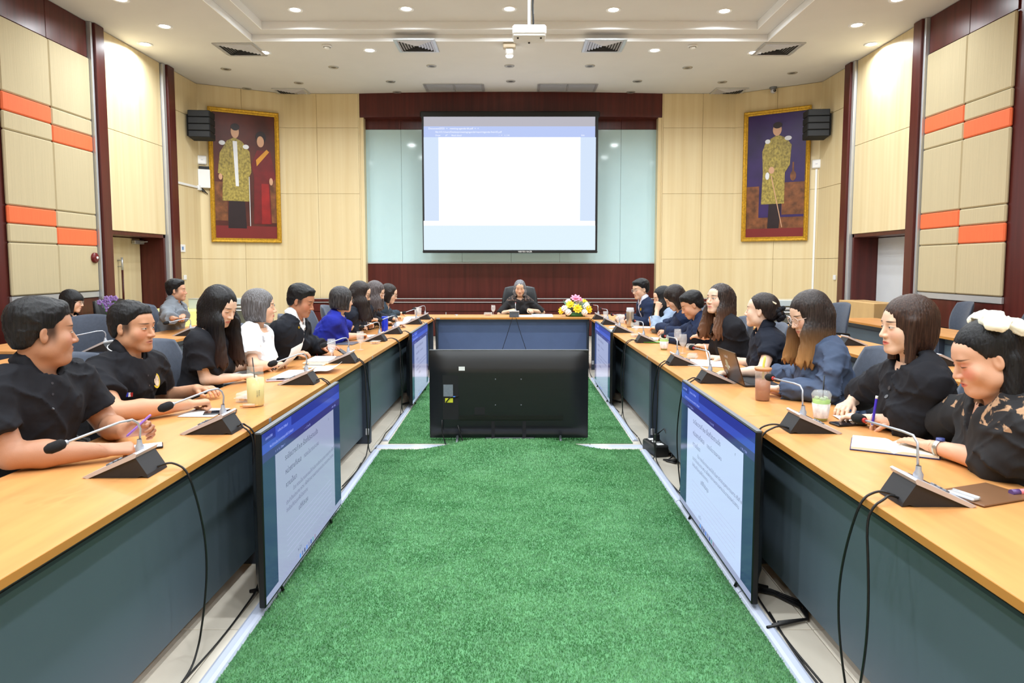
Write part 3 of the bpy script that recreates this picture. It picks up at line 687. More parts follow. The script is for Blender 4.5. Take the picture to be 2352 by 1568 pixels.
# side rows behind the meeting tables
for k, (y0, y1) in enumerate(((1.6, 3.95), (3.95, 6.3), (6.3, 8.6))):
    table_unit(2.85, 1, y0, y1, 0, 'orange-topped table of the middle row behind the women, ' + ('beside the office chairs near the entrance', 'behind the woman with the brown bob', 'with a gooseneck microphone at its end')[k], 'side row tables')
for k, (y0, y1) in enumerate(((2.6, 4.95), (4.95, 7.3), (7.3, 9.64))):
    table_unit(4.5, 1, y0, y1, 0, 'orange-topped table of the wall row by the acoustic panels, ' + ('farthest from the carton', 'in the middle', 'beside the cardboard carton')[k], 'side row tables')
table_unit(-3.38, -1, 3.4, 5.75, .12, 'orange-topped side table behind the two men in black polo shirts', 'side row tables', plates=False)
table_unit(-3.42, -1, 6.7, 8.7, 0, 'orange-topped side table where the young man in the grey jacket sits', 'side row tables', plates=False)
table_unit(-4.28, -1, 5.9, 7.75, 0, 'orange-topped side table where the woman with the black bob and glasses sits', 'side row tables', plates=False)
# ================================================================== artificial grass carpets
M_GRS = mat('grass_backing', (84, 136, 92), .9, var=.3, vscale=(30, 30, 30))
M_BLD = mat('grass_blade', (130, 188, 134), .5, var=.45, vscale=(2.5, 4, 3), col2=(86, 148, 92), spec=.3)
def carpet(nm, label, Lp, Rp, hump, nb, seed):
    """Lp/Rp: edge lines as ((Y,X),(Y,X))"""
    (ya, xa), (yb, xb) = Lp; (_, xc), (_, xd) = Rp
    def edge(Y): f = (Y - ya) / (yb - ya); return xa + (xb - xa) * f, xc + (xd - xc) * f
    def zz(x, y):
        if not hump: return .012 + 0 * x
        fx = np.clip((np.abs(x + .03) - .20) / .62, 0, 1); fx = .5 + .5 * np.cos(np.pi * fx)
        fy = np.clip((y - 4.75) / .55, 0, 1); fy = fy * fy * (3 - 2 * fy)
        return .012 + .088 * fx * fy
    nx, ny = 44, 70
    t = thing(nm, label, 'carpet', ((xa + xc) / 2, (ya + yb) / 2, 0)); o = t.location
    V = []; F_ = []
    for j in range(ny + 1):
        Y = ya + (yb - ya) * j / ny; l, r = edge(Y)
        for i in range(nx + 1):
            x = l + (r - l) * i / nx; z = float(zz(np.float64(x), np.float64(Y)))
            V.append((x, Y, z))
    n0 = len(V)
    V += [(v[0], v[1], max(0.007, v[2] - .010)) for v in V]
    for j in range(ny):
        for i in range(nx):
            a = j * (nx + 1) + i; F_.append((a, a + 1, a + nx + 2, a + nx + 1)); F_.append((n0 + a, n0 + a + nx + 1, n0 + a + nx + 2, n0 + a + 1))
    for j in range(ny):
        for i in (0, nx):
            a = j * (nx + 1) + i; F_.append((a, a + nx + 1, n0 + a + nx + 1, n0 + a))
    for i in range(nx):
        for j in (0, ny):
            a = j * (nx + 1) + i; F_.append((a, a + 1, n0 + a + 1, n0 + a))
    m = MB(); m.add(V, F_, 0, True); m.build('backing', M_GRS, t, o)
    r_ = np.random.default_rng(seed)
    # more blades near the viewer end, where they can be told apart
    q = r_.random(nb) ** (1.5 if hump else 1.2); Y = ya + (yb - ya) * q
    f = (Y - ya) / (yb - ya); l = xa + (xb - xa) * f; r = xc + (xd - xc) * f
    x = l + (r - l) * r_.random(nb); z = zz(x, Y) - .001
    a = r_.random(nb) * 2 * np.pi; wd = .0013 + .0011 * Y / 3; h = .006 + .006 * r_.random(nb); le = .007 * r_.random(nb); b = r_.random(nb) * 2 * np.pi
    P = np.zeros((nb, 3, 3))
    P[:, 0] = np.stack([x - wd * np.cos(a), Y - wd * np.sin(a), z], 1); P[:, 1] = np.stack([x + wd * np.cos(a), Y + wd * np.sin(a), z], 1)
    P[:, 2] = np.stack([x + le * np.cos(b), Y + le * np.sin(b), z + h], 1)
    P = P.reshape(-1, 3) - np.array(o)
    me = bpy.data.meshes.new('grass_pile'); me.vertices.add(nb * 3); me.vertices.foreach_set('co', P.astype(np.float32).ravel())
    me.loops.add(nb * 3); me.loops.foreach_set('vertex_index', np.arange(nb * 3, dtype=np.int32)); me.polygons.add(nb)
    me.polygons.foreach_set('loop_start', np.arange(0, nb * 3, 3, dtype=np.int32)); me.polygons.foreach_set('loop_total', np.full(nb, 3, np.int32))
    me.update(); me.materials.append(M_BLD); tag(obj('grass_pile', me, t), kind='stuff')
    return t
f0 = lambda x, y: onZ(x, y, .012)
a = f0(496, 1567); b = f0(785, 1149); c = f0(1831, 1567); d = f0(1596, 1201); e = f0(868, 1042); g = f0(1475, 1042)
def lx(p, q, Y): return p.x + (q.x - p.x) * (Y - p.y) / (q.y - p.y)
YE = 5.42
carpet('grass_carpet', 'green artificial grass carpet between the tables, humped over cables at its end', ((.6, lx(a, e, .6)), (YE, lx(a, e, YE))), ((.6, lx(c, g, .6)), (YE, lx(c, g, YE))), True, 420000, 3)
a2 = f0(887, 1024); b2 = f0(985, 879); c2 = f0(1459, 1026); d2 = f0(1356, 872)
carpet('grass_carpet', 'paler green artificial grass carpet beyond the black television, before the head table', ((5.62, a2.x), (9.0, lx(a2, b2, 9.0))), ((5.62, c2.x), (9.0, lx(c2, d2, 9.0))), False, 120000, 4)
M_TRK = mat('trunking_white', (182, 190, 210), .4, var=.03)
def floor_trunk(p, q, label, w_=.03, h=.016):
    p = Vector(p); q = Vector(q); t = thing('floor_cable_cover', label, 'cable cover', (p + q) / 2, 0, 'white floor cable covers')
    d = (q - p).normalized(); s = Vector((d.y, -d.x, 0)); pr_ = [(-w_, 0), (-w_ * .8, h * .6), (-w_ * .4, h), (w_ * .4, h), (w_ * .8, h * .6), (w_, 0)]
    n_ = max(1, int((q - p).length / 1.2)); 
    for k in range(n_):
        A = p + (q - p) * k / n_ + d * .003; B = p + (q - p) * (k + 1) / n_ - d * .003
        vs = [A + s * u + Vector((0, 0, v)) for u, v in pr_] + [B + s * u + Vector((0, 0, v)) for u, v in pr_]
        m_ = len(pr_); MB().add(vs, [(i, i + 1, m_ + i + 1, m_ + i) for i in range(m_ - 1)] + [tuple(range(m_)), tuple(range(m_, 2 * m_))], 0, False).build('cover_segment', M_TRK, t, t.location)
zt_ = .006
floor_trunk((lx(a, e, .6) - .035, .6, zt_), (lx(a, e, 5.4) - .035, 5.4, zt_), 'white floor cable cover along the near grass carpet on the men side')
floor_trunk((lx(c, g, .6) + .035, .6, zt_), (lx(c, g, 5.4) + .035, 5.4, zt_), 'white floor cable cover along the near grass carpet on the women side')
floor_trunk((lx(a2, b2, 5.7) - .04, 5.7, zt_), (lx(a2, b2, 8.9) - .04, 8.9, zt_), 'white floor cable cover along the far grass carpet on the men side', .025)
floor_trunk((lx(c2, d2, 5.7) + .04, 5.7, zt_), (lx(c2, d2, 8.9) + .04, 8.9, zt_), 'white floor cable cover along the far grass carpet on the women side', .025)
floor_trunk((-1.16, 5.53, zt_), (1.06, 5.53, zt_), 'white floor cable cover crossing between the two grass carpets', .055, .008)
# ================================================================== televisions
E_BLUE = emis('tv_blue', (46, 60, 164), .6); E_BLUE2 = emis('tv_blue_bright', (64, 88, 204), .62); E_PUR = emis('tv_purple', (62, 60, 140), .55)
E_MARG = emis('tv_margin', (44, 62, 116), .5); E_PAGE = emis('tv_page', (170, 178, 212), .62); E_TASK = emis('tv_task', (170, 176, 214), .62)
E_PAGE2 = emis('tv_page_bright', (196, 212, 250), .72); E_TXT = emis('tv_text', (96, 100, 132), .6); E_TXTD = emis('tv_text_dark', (60, 64, 98), .6); E_TXL = emis('tv_text_light', (150, 165, 235), .9); E_LINE = emis('tv_rule', (160, 166, 198), .85)
def television(label, loc, rz, W, H, z0, content=None, bright=False, group=None):
    t = thing('television', label, 'television', loc, rz, group)
    zc = z0 + H / 2
    MB().box((0, 0, zc), (W, .028, H), 0, .004).build('housing', M_BLK, t)
    # bulged back
    pts = []
    V = []; n_ = 32 if content is None else 14
    for j in range(n_ + 1):
        for i in range(n_ + 1):
            u = i / n_; v = j / n_
            f = min(1, min(u, 1 - u) / .09) ** .6 * min(1, v / .12, (1 - v) / .22) ** .7
            V.append(((u - .5) * (W - .01), .013 + .055 * f, z0 + .004 + v * (H - .008)))
    MB().add(V, [(j * (n_ + 1) + i, j * (n_ + 1) + i + 1, (j + 1) * (n_ + 1) + i + 1, (j + 1) * (n_ + 1) + i) for j in range(n_) for i in range(n_)], 0, True).build('back_cover', mat('tv_back', (26, 28, 32), .33, var=.1, vscale=(3, 3, 60), bump=.03, bscale=(2, 2, 500)), t)
    for s in (-1, 1):
        b = MB(); x = s * W * .325
        b.tube([(x, .03, z0 + .10), (x, .02, z0 + .0), (x, .0, .04)], [.012, .012, .011], 8)
        b.tube([(x, -.012 if content else -.09, .018), (x, 0, .045), (x, .14, .014)], [.008, .011, .008], 8)
        b.build('stand_leg', M_GREY if content is None else M_BLK, t)
    MB().box((0, 0, z0 + H + .001), (W - .004, .024, .003)).build('top_edge', M_GREY, t)
    if content:
        y = -.0146
        def q(u0, v0, u1, v1, nm, m, off=0.0):
            x0, x1 = -W / 2 + .008 + u0 * (W - .016), -W / 2 + .008 + u1 * (W - .016); za, zb = z0 + H - .008 - v0 * (H - .02), z0 + H - .008 - v1 * (H - .02)
            return MB().add([(x0, y - off, zb), (x1, y - off, zb), (x1, y - off, za), (x0, y - off, za)], [(0, 1, 2, 3)]).build(nm, m, t)
        def tx(u, v, s_, txt, m):
            me = text_mesh(txt, s_); me.materials.append(m); o = obj('screen_lettering', me, t, (-W / 2 + .008 + u * (W - .016), y - .0012, z0 + H - .008 - v * (H - .02))); o.rotation_euler = (math.pi / 2, 0, 0)
        pg = E_PAGE2 if bright else E_PAGE
        q(0, 0, 1, .065, 'tab_bar', E_BLUE); q(0, .065, 1, .12, 'address_bar', E_BLUE2); q(0, .12, 1, .17, 'tool_bar', E_PUR)
        q(.13, .004, .30, .065, 'open_tab', E_BLUE2, .0006)
        q(0, .17, 1, .955, 'page_margin', E_MARG); q(.12, .172, .89, .955, 'page', pg, .0006); q(0, .955, 1, 1, 'taskbar', E_TASK)
        tx(.03, .045, .016, 'เอกสาร-0768', E_TXL); tx(.15, .045, .016, 'ระเบียบวาระ 2568.pdf', E_TXL); tx(.07, .105, .016, 'file:///D:/ระเบียบวาระการประชุม/ครั้งที่ 2-2568.pdf', E_TXL); tx(.12, .157, .015, '∨   ⌕   A  |  Draw  ∨', E_TXL); tx(.45, .157, .015, '−   +   5 / 14   ⊞', E_TXL); tx(.86, .157, .015, '⌕  ☰  ↗  Edit', E_TXL)
        tx(.22, .255, .036, 'ระเบียบวาระที่ ๒.๒ เรื่องที่ประธานแจ้ง', E_TXTD); tx(.80, .23, .022, '๕', E_TXTD)
        tx(.22, .345, .036, 'หน่วยงานที่เสนอ', E_TXTD); tx(.44, .345, .032, 'กองนโยบายและแผน', E_TXT); tx(.22, .43, .034, 'ความเป็นมา', E_TXTD)
        for k_, s_ in enumerate(('ด้วย กองนโยบายและแผนได้ดำเนินการจัดประชุมคณะกรรมการ ครั้งที่ ๒', 'ประจำปีงบประมาณ ๒๕๖๘ เพื่อพิจารณาแผนงานและงบประมาณของหน่วยงาน', 'จึงเรียนที่ประชุมเพื่อโปรดทราบ')):
            tx(.30 if k_ == 0 else .22, .49 + .05 * k_, .027, s_, E_TXT)
        tx(.36, .66, .034, 'มติที่ประชุม', E_TXTD); tx(.34, .93, .026, 'ห น้ า', E_TXTD)
        for k_ in range(6): q(.22, .70 + .035 * k_, .83, .7025 + .035 * k_, 'ruled_line', E_LINE, .0012)
        cols_ = [(60, 140, 230), (90, 100, 150), (60, 70, 120), (70, 120, 220), (120, 130, 170), (50, 70, 160), (90, 150, 160), (140, 120, 150)]
        for k_, c_ in enumerate(cols_): q(.36 + .028 * k_, .962, .374 + .028 * k_, .99, 'taskbar_icon', emis('icon_%d' % k_, c_, .8), .0008)
    return t
def tvX(px_near, px_far, X):
    n_ = onX(px_near[0], px_near[1], X); f_ = onX(px_far[0], px_far[1], X); return n_.y, f_.y
H55, W55 = .71, 1.235
TVX = .045
ln, lf = onX(604, 1150, -1.06).y, onX(782, 1020, -1.06).y
rn, rf = onX(1732, 1150, 1.01).y, onX(1563, 1020, 1.01).y
G_TV = 'televisions standing along the tables'
television('television facing across the aisle beside the clear drink bottle, showing a text page', (-1.075, (ln + lf) / 2, 0.0), math.pi / 2, lf - ln, .755, .045, True, False, G_TV)
television('television facing across the aisle below the brown tumbler, showing a bright text page', (1.025, (rn + rf) / 2, 0.0), -math.pi / 2, rf - rn, .755, .045, True, True, G_TV)
ln2, lf2 = onX(947, 850, -1.07).y, onX(983, 810, -1.07).y; rn2, rf2 = onX(1401, 850, .985).y, onX(1366, 810, .985).y
television('television facing across the aisle near the head table, blue bottle side', (-1.085, (ln2 + lf2) / 2, 0.0), math.pi / 2, lf2 - ln2, .755, .045, True, False, G_TV)
television('television facing across the aisle near the head table, flower side', (1.0, (rn2 + rf2) / 2, 0.0), -math.pi / 2, rf2 - rn2, .755, .045, True, False, G_TV)
YT = 5.68
ta = onY(986, 805, YT); tb = onY(1350, 1006, YT)
ctv = television('large black television seen from behind, standing between the grass carpets', ((ta.x + tb.x) / 2, YT, .006), math.pi, tb.x - ta.x, ta.z - tb.z, tb.z)
Wc = tb.x - ta.x; zc0 = tb.z; Hc = ta.z - tb.z
def cpx(px, py): p = onY(px, py, YT - .05); return -(p.x - ctv.location.x), p.z - .006
M_YELL = mat('yellow_sticker', (214, 214, 60), .5, var=.05)
def patch(x0, y0, x1, y1, nm, m, y=.070, th=.003):
    u0, za = cpx(x0, y0); u1, zb = cpx(x1, y1)
    return MB().box(((u0 + u1) / 2, y, (za + zb) / 2), (abs(u1 - u0), th, abs(za - zb)), 0, 0).build(nm, m, ctv)
patch(1054, 841, 1068, 850, 'sticker', M_PAPER); patch(1019, 882, 1041, 909, 'rating_label', mat('label_grey', (120, 128, 140), .5, var=.1, vscale=(60, 60, 60)), .072)
patch(1023, 913, 1041, 923, 'yellow_sticker', M_YELL, .072); patch(1017, 861, 1054, 962, 'connector_recess', M_BLKM, .0675); patch(1090, 934, 1114, 951, 'socket_recess', M_BLKM, .069); patch(1054, 953, 1293, 962, 'cable_channel', M_BLK, .07, .008)
for (x0, x1) in ((1129, 1136), (1200, 1208)): patch(x0, 966, x1, 1004, 'mount_slot', M_BLKM, .069)
for (x, y) in ((1138, 870), (1197, 870), (1138, 929), (1197, 929)):
    u, z = cpx(x, y); MB().lathe([(.006, 0), (.004, .004)], 8, c=(u, .068, z), R=Matrix.Rotation(-math.pi / 2, 3, 'X'), cap=True).build('mount_screw', M_GREY, ctv)
for (q0, q1, q2, yy) in (((1016, 962), (1016, 990), (1028, 1026), (.074, .078, .11)), ((1052, 975), (1060, 1000), (1068, 1024), (.074, .078, .11)), ((1025, 922), (1035, 910), (1054, 908), (.076, .082, .076))):
    c3 = [(cpx(*q)[0], y_, cpx(*q)[1]) for q, y_ in zip((q0, q1, q2), yy)]; c3 = [c3[0], tuple((np.array(c3[0]) + np.array(c3[1]) * 2) / 3), c3[1], tuple((np.array(c3[1]) * 2 + np.array(c3[2])) / 3), c3[2]]
    MB().tube(c3, .005, 6).build('cable', M_BLK, ctv)
u, z = cpx(1044, 909); MB().box((u, .082, z), (.02, .01, .008), 0, .002).build('plug', mat('plug_blue', (60, 120, 210), .4, var=.02), ctv)
# power strips
t = thing('power_strip', 'grey power strip lying under the black television behind the carpet hump', 'power strip', (-.05, 5.70, .012)); MB().box((0, 0, .022), (.42, .07, .044), 0, .008).build('body', M_GREY, t)
for k in range(4): MB().box((-.14 + .09 * k, -.01, .045), (.04, .04, .004)).build('socket', M_BLK, t)
p = onZ(1497, 1040, .006); t = thing('power_strip', 'black power strip with tangled plugs on the tiles beside the table leg', 'power strip', (p.x + .03, p.y, .006), .2)
MB().box((0, 0, .045), (.12, .26, .09), 0, .01).build('body', M_BLK, t)
for k in range(3): MB().box((0, -.08 + .08 * k, .092), (.05, .05, .004)).build('socket', M_WHT, t)
MB().box((.01, .0, .125), (.035, .04, .06), 0, .006).build('plug', M_BLK, t); MB().tube([(.01, 0, .15), (.06, -.02, .2), (.09, -.1, .1), (.05, -.2, .02), (-.02, -.25, .008), (.02, -.32, .008), (.09, -.26, .008)], .006, 6).build('cord', M_BLK, t)
for k in range(3): MB().tube([(.05, -.1, .02), (.10 + .02 * k, -.16, .012 + .012 * k), (.12, -.24 - .02 * k, .01), (.03, -.3, .01 + .01 * k), (-.03, -.22, .01)], .006, 6).build('cord', M_BLK, t)
# ================================================================== office chairs
M_CH = mat('chair_fabric', (66, 74, 90), .75, var=.12, vscale=(40, 40, 40), bump=.15, bscale=(250, 250, 250), sheen=.15)
M_LEA = mat('black_leather', (24, 26, 30), .38, var=.1, bump=.12, bscale=(60, 60, 60))
def cushion(n_, m_, fn):
    """closed cushion from fn(u,v,side) with side -1/+1"""
    V = []; F_ = []
    for side in (-1, 1):
        for j in range(m_ + 1):
            for i in range(n_ + 1): V.append(fn(i / n_ * 2 - 1, j / m_ * 2 - 1, side))
    N = (n_ + 1) * (m_ + 1)
    for s in (0, 1):
        for j in range(m_):
            for i in range(n_):
                a = s * N + j * (n_ + 1) + i; q = (a, a + 1, a + n_ + 2, a + n_ + 1); F_.append(q if s else q[::-1])
    ed = [(j * (n_ + 1) + i) for j, i in [(0, i) for i in range(n_ + 1)] + [(j, n_) for j in range(1, m_ + 1)] + [(m_, i) for i in range(n_ - 1, -1, -1)] + [(j, 0) for j in range(m_ - 1, 0, -1)]]
    for k in range(len(ed)):
        a, b_ = ed[k], ed[(k + 1) % len(ed)]; F_.append((a, b_, N + b_, N + a))
    return MB().add(V, F_, 0, True)
def sqr(u, v, e=.75):
    """square to superellipse"""
    return u * math.sqrt(max(0, 1 - .5 * e * v * v)), v * math.sqrt(max(0, 1 - .5 * e * u * u))
def make_chair(label, m, w_=.47, top=1.03, execu=False):
    t = thing('office_chair', label, 'chair')
    zb0 = .56
    def back(u, v, s):
        a, c = sqr(u, v, .42); ww = w_ / 2 * (1.0 - .10 * (c > 0) * c * c); th = .045 * (1 - abs(u) ** 4) * (1 - abs(v) ** 4) + .012
        y = -.235 + .075 * a * a - .07 * (c + 1) / 2 + .035 * math.cos(c * 2.2) * .4
        return (a * ww, y + s * th * .6, zb0 + (c + 1) / 2 * (top - zb0))
    cushion(18, 18, back).build('backrest', m, t)
    def seat(u, v, s):
        a, c = sqr(u, v, .42); th = .04 * (1 - abs(u) ** 4) * (1 - abs(v) ** 4) + .012
        return (a * w_ * .53, .02 + c * .24, .445 + s * th - .02 * max(0, c) ** 2)
    cushion(14, 14, seat).build('seat', m, t)
    for s in (-1, 1):
        MB().tube([(s * .25, -.2, .43), (s * .285, -.21, .55), (s * .285, -.17, .655), (s * .285, 0, .672), (s * .285, .10, .65), (s * .28, .11, .52), (s * .25, .08, .43)], .014, 8).build('armrest', M_BLK, t)
    MB().tube([(0, -.26, .62), (0, -.27, .46), (0, -.12, .40), (0, 0, .40)], .022, 8).build('back_bracket', M_BLK, t)
    MB().tube([(0, 0, .10), (0, 0, .42)], .03, 12).build('gas_column', M_BLK, t)
    for k in range(5):
        q = 2 * math.pi * k / 5 + .3; c, s = math.cos(q), math.sin(q)
        lg = MB().tube([(0, 0, .12), (c * .15, s * .15, .105), (c * .29, s * .29, .075)], [.03, .024, .016], 8).build('leg', M_BLK, t)
        MB().ball((c * .29, s * .29, .033), (.022, .022, .027), 10, 6).build('caster', M_BLK, lg)
    return t
CH0 = remember(make_chair('dark grey fabric office chair', M_CH)); CHL = remember(make_chair('tall black leather executive chair of the chairwoman', M_LEA, .58, 1.16))
used = {}
def chair(src, x, y, yaw, label, group):
    c = src if src.name not in used else copy_tree(src)
    used[src.name] = 1
    c.location = (x, y, 0.006); c.rotation_euler = (0, 0, math.radians(yaw) - math.pi / 2)
    tag(c, label, 'chair', group)
    return c
G1 = 'empty office chairs of the side rows'
for (x, y, yw, lb) in ((3.78, 9.35, 175, 'empty grey office chair beyond the end of the middle row table'), (3.8, 8.45, 190, 'empty grey office chair at the end of the middle row table, beside its microphone'), (3.85, 5.35, 178, 'empty grey office chair at the middle row table behind the woman with the brown bob'), (3.85, 3.4, 180, 'empty grey office chair at the middle row table near the entrance'),
                       (5.5, 8.75, 172, 'empty grey office chair by the wall row table, nearest the carton'), (5.5, 7.45, 180, 'empty grey office chair by the wall row table, second from the carton'), (5.5, 6.2, 182, 'empty grey office chair by the wall row table, third from the carton'),
                       (-3.9, 6.15, -70, 'empty grey office chair turned away behind the man with the yellow crest'), (-4.45, 8.0, -60, 'empty grey office chair next to the woman with the black bob and glasses'), (-4.75, 5.45, -20, 'empty grey office chair by the side table near the maroon pilaster'), (-4.35, 4.45, 0, 'empty grey office chair behind the man holding the purple stylus')):
    chair(CH0, x, y, yw, lb, G1)
# black armchairs by the wall, orchid, side table
def armchair(x, y, yaw, label):
    t = thing('armchair', label, 'armchair', (x, y, .006), math.radians(yaw) - math.pi / 2, 'black leather armchairs by the wall')
    cushion(14, 14, lambda u, v, s: ((lambda a, c: (a * .38, -.36 - .10 * (c + 1) / 2 + .03 * a * a + s * (.07 * (1 - abs(u) ** 4) * (1 - abs(v) ** 4) + .02), .35 + (c + 1) / 2 * .66))(*sqr(u, v, .3)))).build('backrest', M_LEA, t)
    cushion(12, 12, lambda u, v, s: ((lambda a, c: (a * .30, -.02 + c * .34, .36 + s * (.09 * (1 - abs(u) ** 6) * (1 - abs(v) ** 6) + .02)))(*sqr(u, v, .2)))).build('seat', M_LEA, t)
    for s in (-1, 1):
        cushion(8, 12, lambda u, v, q, s=s: (s * .37 + q * .07, v * .36 - .03, .34 + u * .23)).build('arm', M_LEA, t)
        for yy in (-.3, .28): MB().tube([(s * .33, yy, 0), (s * .33, yy, .12)], .02, 8).build('leg', M_BLK, t)
    return t
armchair(-5.45, 8.5, 0, 'black leather armchair by the wall, nearest the acoustic panels'); armchair(-5.45, 9.85, 0, 'black leather armchair by the wall in front of the open door')
t = thing('side_table', 'small dark side table between the black leather armchairs', 'table', (-5.5, 9.17, .006)); MB().box((0, 0, .46), (.4, .34, .03), 0, .005).build('table_top', M_MAR, t)
for sx_ in (-.17, .17):
    for sy_ in (-.15, .15): MB().box((sx_, sy_, .222), (.03, .03, .445)).build('leg', M_MAR, t)
t = thing('orchid', 'purple orchid in a pot between the black leather armchairs', 'flower', (-5.48, 9.17, .482))
MB().lathe([(.05, 0), (.07, .12), (.065, .12), (.05, .02)], 16, cap=True).build('pot', M_WHT, t)
M_ORC = mat('orchid_petal', (176, 140, 214), .5, var=.2, vscale=(40, 40, 40)); M_LEAF = mat('leaf_green', (60, 118, 52), .5, var=.3, vscale=(20, 20, 20))
for k in range(3):
    a = k * 2.1; MB().tube([(0, 0, .1), (.03 * math.cos(a), .03 * math.sin(a), .35), (.10 * math.cos(a), .10 * math.sin(a), .55)], .005, 6).build('stem', M_LEAF, t)
    for j in range(4):
        b = MB(); cx_, cy_, cz = .06 * math.cos(a) + .05 * math.cos(j * 2) , .06 * math.sin(a) + .05 * math.sin(j * 2), .42 + .05 * j
        for q in range(5): b.ball((cx_ + .022 * math.cos(q * 1.257), cy_ - .01, cz + .022 * math.sin(q * 1.257)), (.018, .006, .018), 8, 5)
        b.build('blossom', M_ORC, t)
# yellow-cloth table and AV cabinets
t = thing('cloth_table', 'table under a pale yellow cloth behind the young man in the grey jacket', 'table', (-5.55, 11.05, .006)); M_YC = mat('yellow_cloth', (240, 226, 140), .8, var=.06, vscale=(8, 8, 1))
V = []; n_ = 40
for (s_, z) in ((1.0, .77), (1.02, .75), (1.05, .4), (1.08, .02)):
    for i in range(n_):
        q = 2 * math.pi * i / n_; rr = 1 / max(abs(math.cos(q)) / .40, abs(math.sin(q)) / .55); w_ = 1 + (.03 * math.sin(q * 14) if z < .7 else 0); V.append((math.cos(q) * rr * s_ * w_, math.sin(q) * rr * s_ * w_, z))
MB().add(V, [tuple(range(n_))] + [(k * n_ + i, k * n_ + (i + 1) % n_, (k + 1) * n_ + (i + 1) % n_, (k + 1) * n_ + i) for k in range(3) for i in range(n_)], 0, False).build('cloth', M_YC, t)
for sx_ in (-.3, .3):
    for sy_ in (-.45, .45): MB().tube([(sx_, sy_, 0), (sx_, sy_, .74)], .02, 8).build('leg', M_GREY, t)
def av_cab(x, y, label):
    t = thing('equipment_cabinet', label, 'cabinet', (x, y, .006), 0, 'grey equipment cabinets')
    MB().box((0, 0, .36), (.95, .6, .72), 0, .01).build('body', mat('cabinet_grey', (118, 122, 118), .45, metal=.3, var=.06), t)
    MB().box((0, 0, .745), (1.0, .64, .04), 0, .006).build('worktop', M_ALU, t)
    MB().box((0, 0, .84), (.9, .5, .10), 0, .006).build('glass_case', mat('case_glass', (196, 208, 214), .1, var=.02), t)
    for k in range(3): MB().box((0, -.304, .14 + .2 * k), (.86, .012, .17), 0, .004).build('drawer', mat('cabinet_front', (104, 106, 100), .4, metal=.3, var=.06), t)
    MB().tube([(-.42, -.32, .69), (.42, -.32, .69)], .012, 8).build('rail', M_ALU, t)
av_cab(onY(555, 720, 12.4).x, 12.4, 'grey metal equipment cabinet below the couple portrait'); av_cab(onY(1812, 720, 11.9).x, 11.9, 'grey metal equipment cabinet below the single portrait')
p = onY(462, 709, 11.3); t = thing('display_case', 'small glass display case at the edge of the yellow-cloth table', 'case', (-5.28, 11.3, .777)); MB().box((0, 0, .08), (.2, .2, .16), 0, .004).build('glass', mat('case_glass', (196, 208, 214), .1), t); MB().box((0, 0, .165), (.21, .21, .01)).build('lid', M_ALU, t)
# ================================================================== people: distance-field bodies
f32 = np.float32
def smin(a, b, k):
    h = np.maximum(k - np.abs(a - b), 0) / k
    return np.minimum(a, b) - h * h * k * f32(.25)
def smax(a, b, k): return -smin(-a, -b, k)
class SDF:
    def __init__(s): s.p = []
    def add(s, fn, lo, hi, k=.02, op=0): s.p.append((fn, np.array(lo, float), np.array(hi, float), k, op))
    def cone(s, a, b, ra, rb, k=.02, op=0, cut=None):
        a = np.array(a, float); b = np.array(b, float); ba = b - a; L2 = max(1e-9, ba @ ba); R = max(ra, rb)
        def fn(X, Y, Z):
            px, py, pz = X - a[0], Y - a[1], Z - a[2]
            t = np.clip((px * ba[0] + py * ba[1] + pz * ba[2]) / L2, 0, 1)
            d = np.sqrt((px - t * ba[0]) ** 2 + (py - t * ba[1]) ** 2 + (pz - t * ba[2]) ** 2) - (ra + (rb - ra) * t)
            if cut is not None:
                c, n = cut; d = np.maximum(d, (X - c[0]) * n[0] + (Y - c[1]) * n[1] + (Z - c[2]) * n[2])
            return d.astype(f32)
        s.add(fn, np.minimum(a, b) - R, np.maximum(a, b) + R, k, op); return s
    def ell(s, c, r, k=.02, R=None, op=0):
        """R: 3x3 rows = local axes"""
        c = np.array(c, float); r = np.array(r, float)
        def fn(X, Y, Z):
            x, y, z = X - c[0], Y - c[1], Z - c[2]
            if R is not None:
                x, y, z = (x * R[0][0] + y * R[0][1] + z * R[0][2], x * R[1][0] + y * R[1][1] + z * R[1][2], x * R[2][0] + y * R[2][1] + z * R[2][2])
            k0 = np.sqrt((x / r[0]) ** 2 + (y / r[1]) ** 2 + (z / r[2]) ** 2); k1 = np.sqrt((x / r[0] ** 2) ** 2 + (y / r[1] ** 2) ** 2 + (z / r[2] ** 2) ** 2) + 1e-9
            return (k0 * (k0 - 1) / k1).astype(f32)
        m = r if R is None else np.full(3, r.max())
        s.add(fn, c - m, c + m, k, op); return s
    def eval(s, lo, hi, h):
        lo = np.array(lo, float); n = np.maximum(4, np.ceil((np.array(hi) - lo) / h).astype(int) + 1)
        ax = [(lo[i] + h * np.arange(n[i])).astype(f32) for i in range(3)]
        F = np.full(n, .3, f32)
        for fn, a, b, k, op in s.p:
            m = k + 2.5 * h
            i0 = np.clip(np.floor((a - m - lo) / h).astype(int), 0, n); i1 = np.clip(np.ceil((b + m - lo) / h).astype(int) + 1, 0, n)
            if (i1 - i0).min() <= 0: continue
            sl = tuple(slice(i0[q], i1[q]) for q in range(3))
            d = fn(ax[0][sl[0], None, None], ax[1][None, sl[1], None], ax[2][None, None, sl[2]])
            if op == 0: F[sl] = smin(F[sl], d, k)
            elif op == 1: F[sl] = smax(F[sl], -d, k)
            else: F[sl] = np.maximum(F[sl], d)
        return F, lo, ax
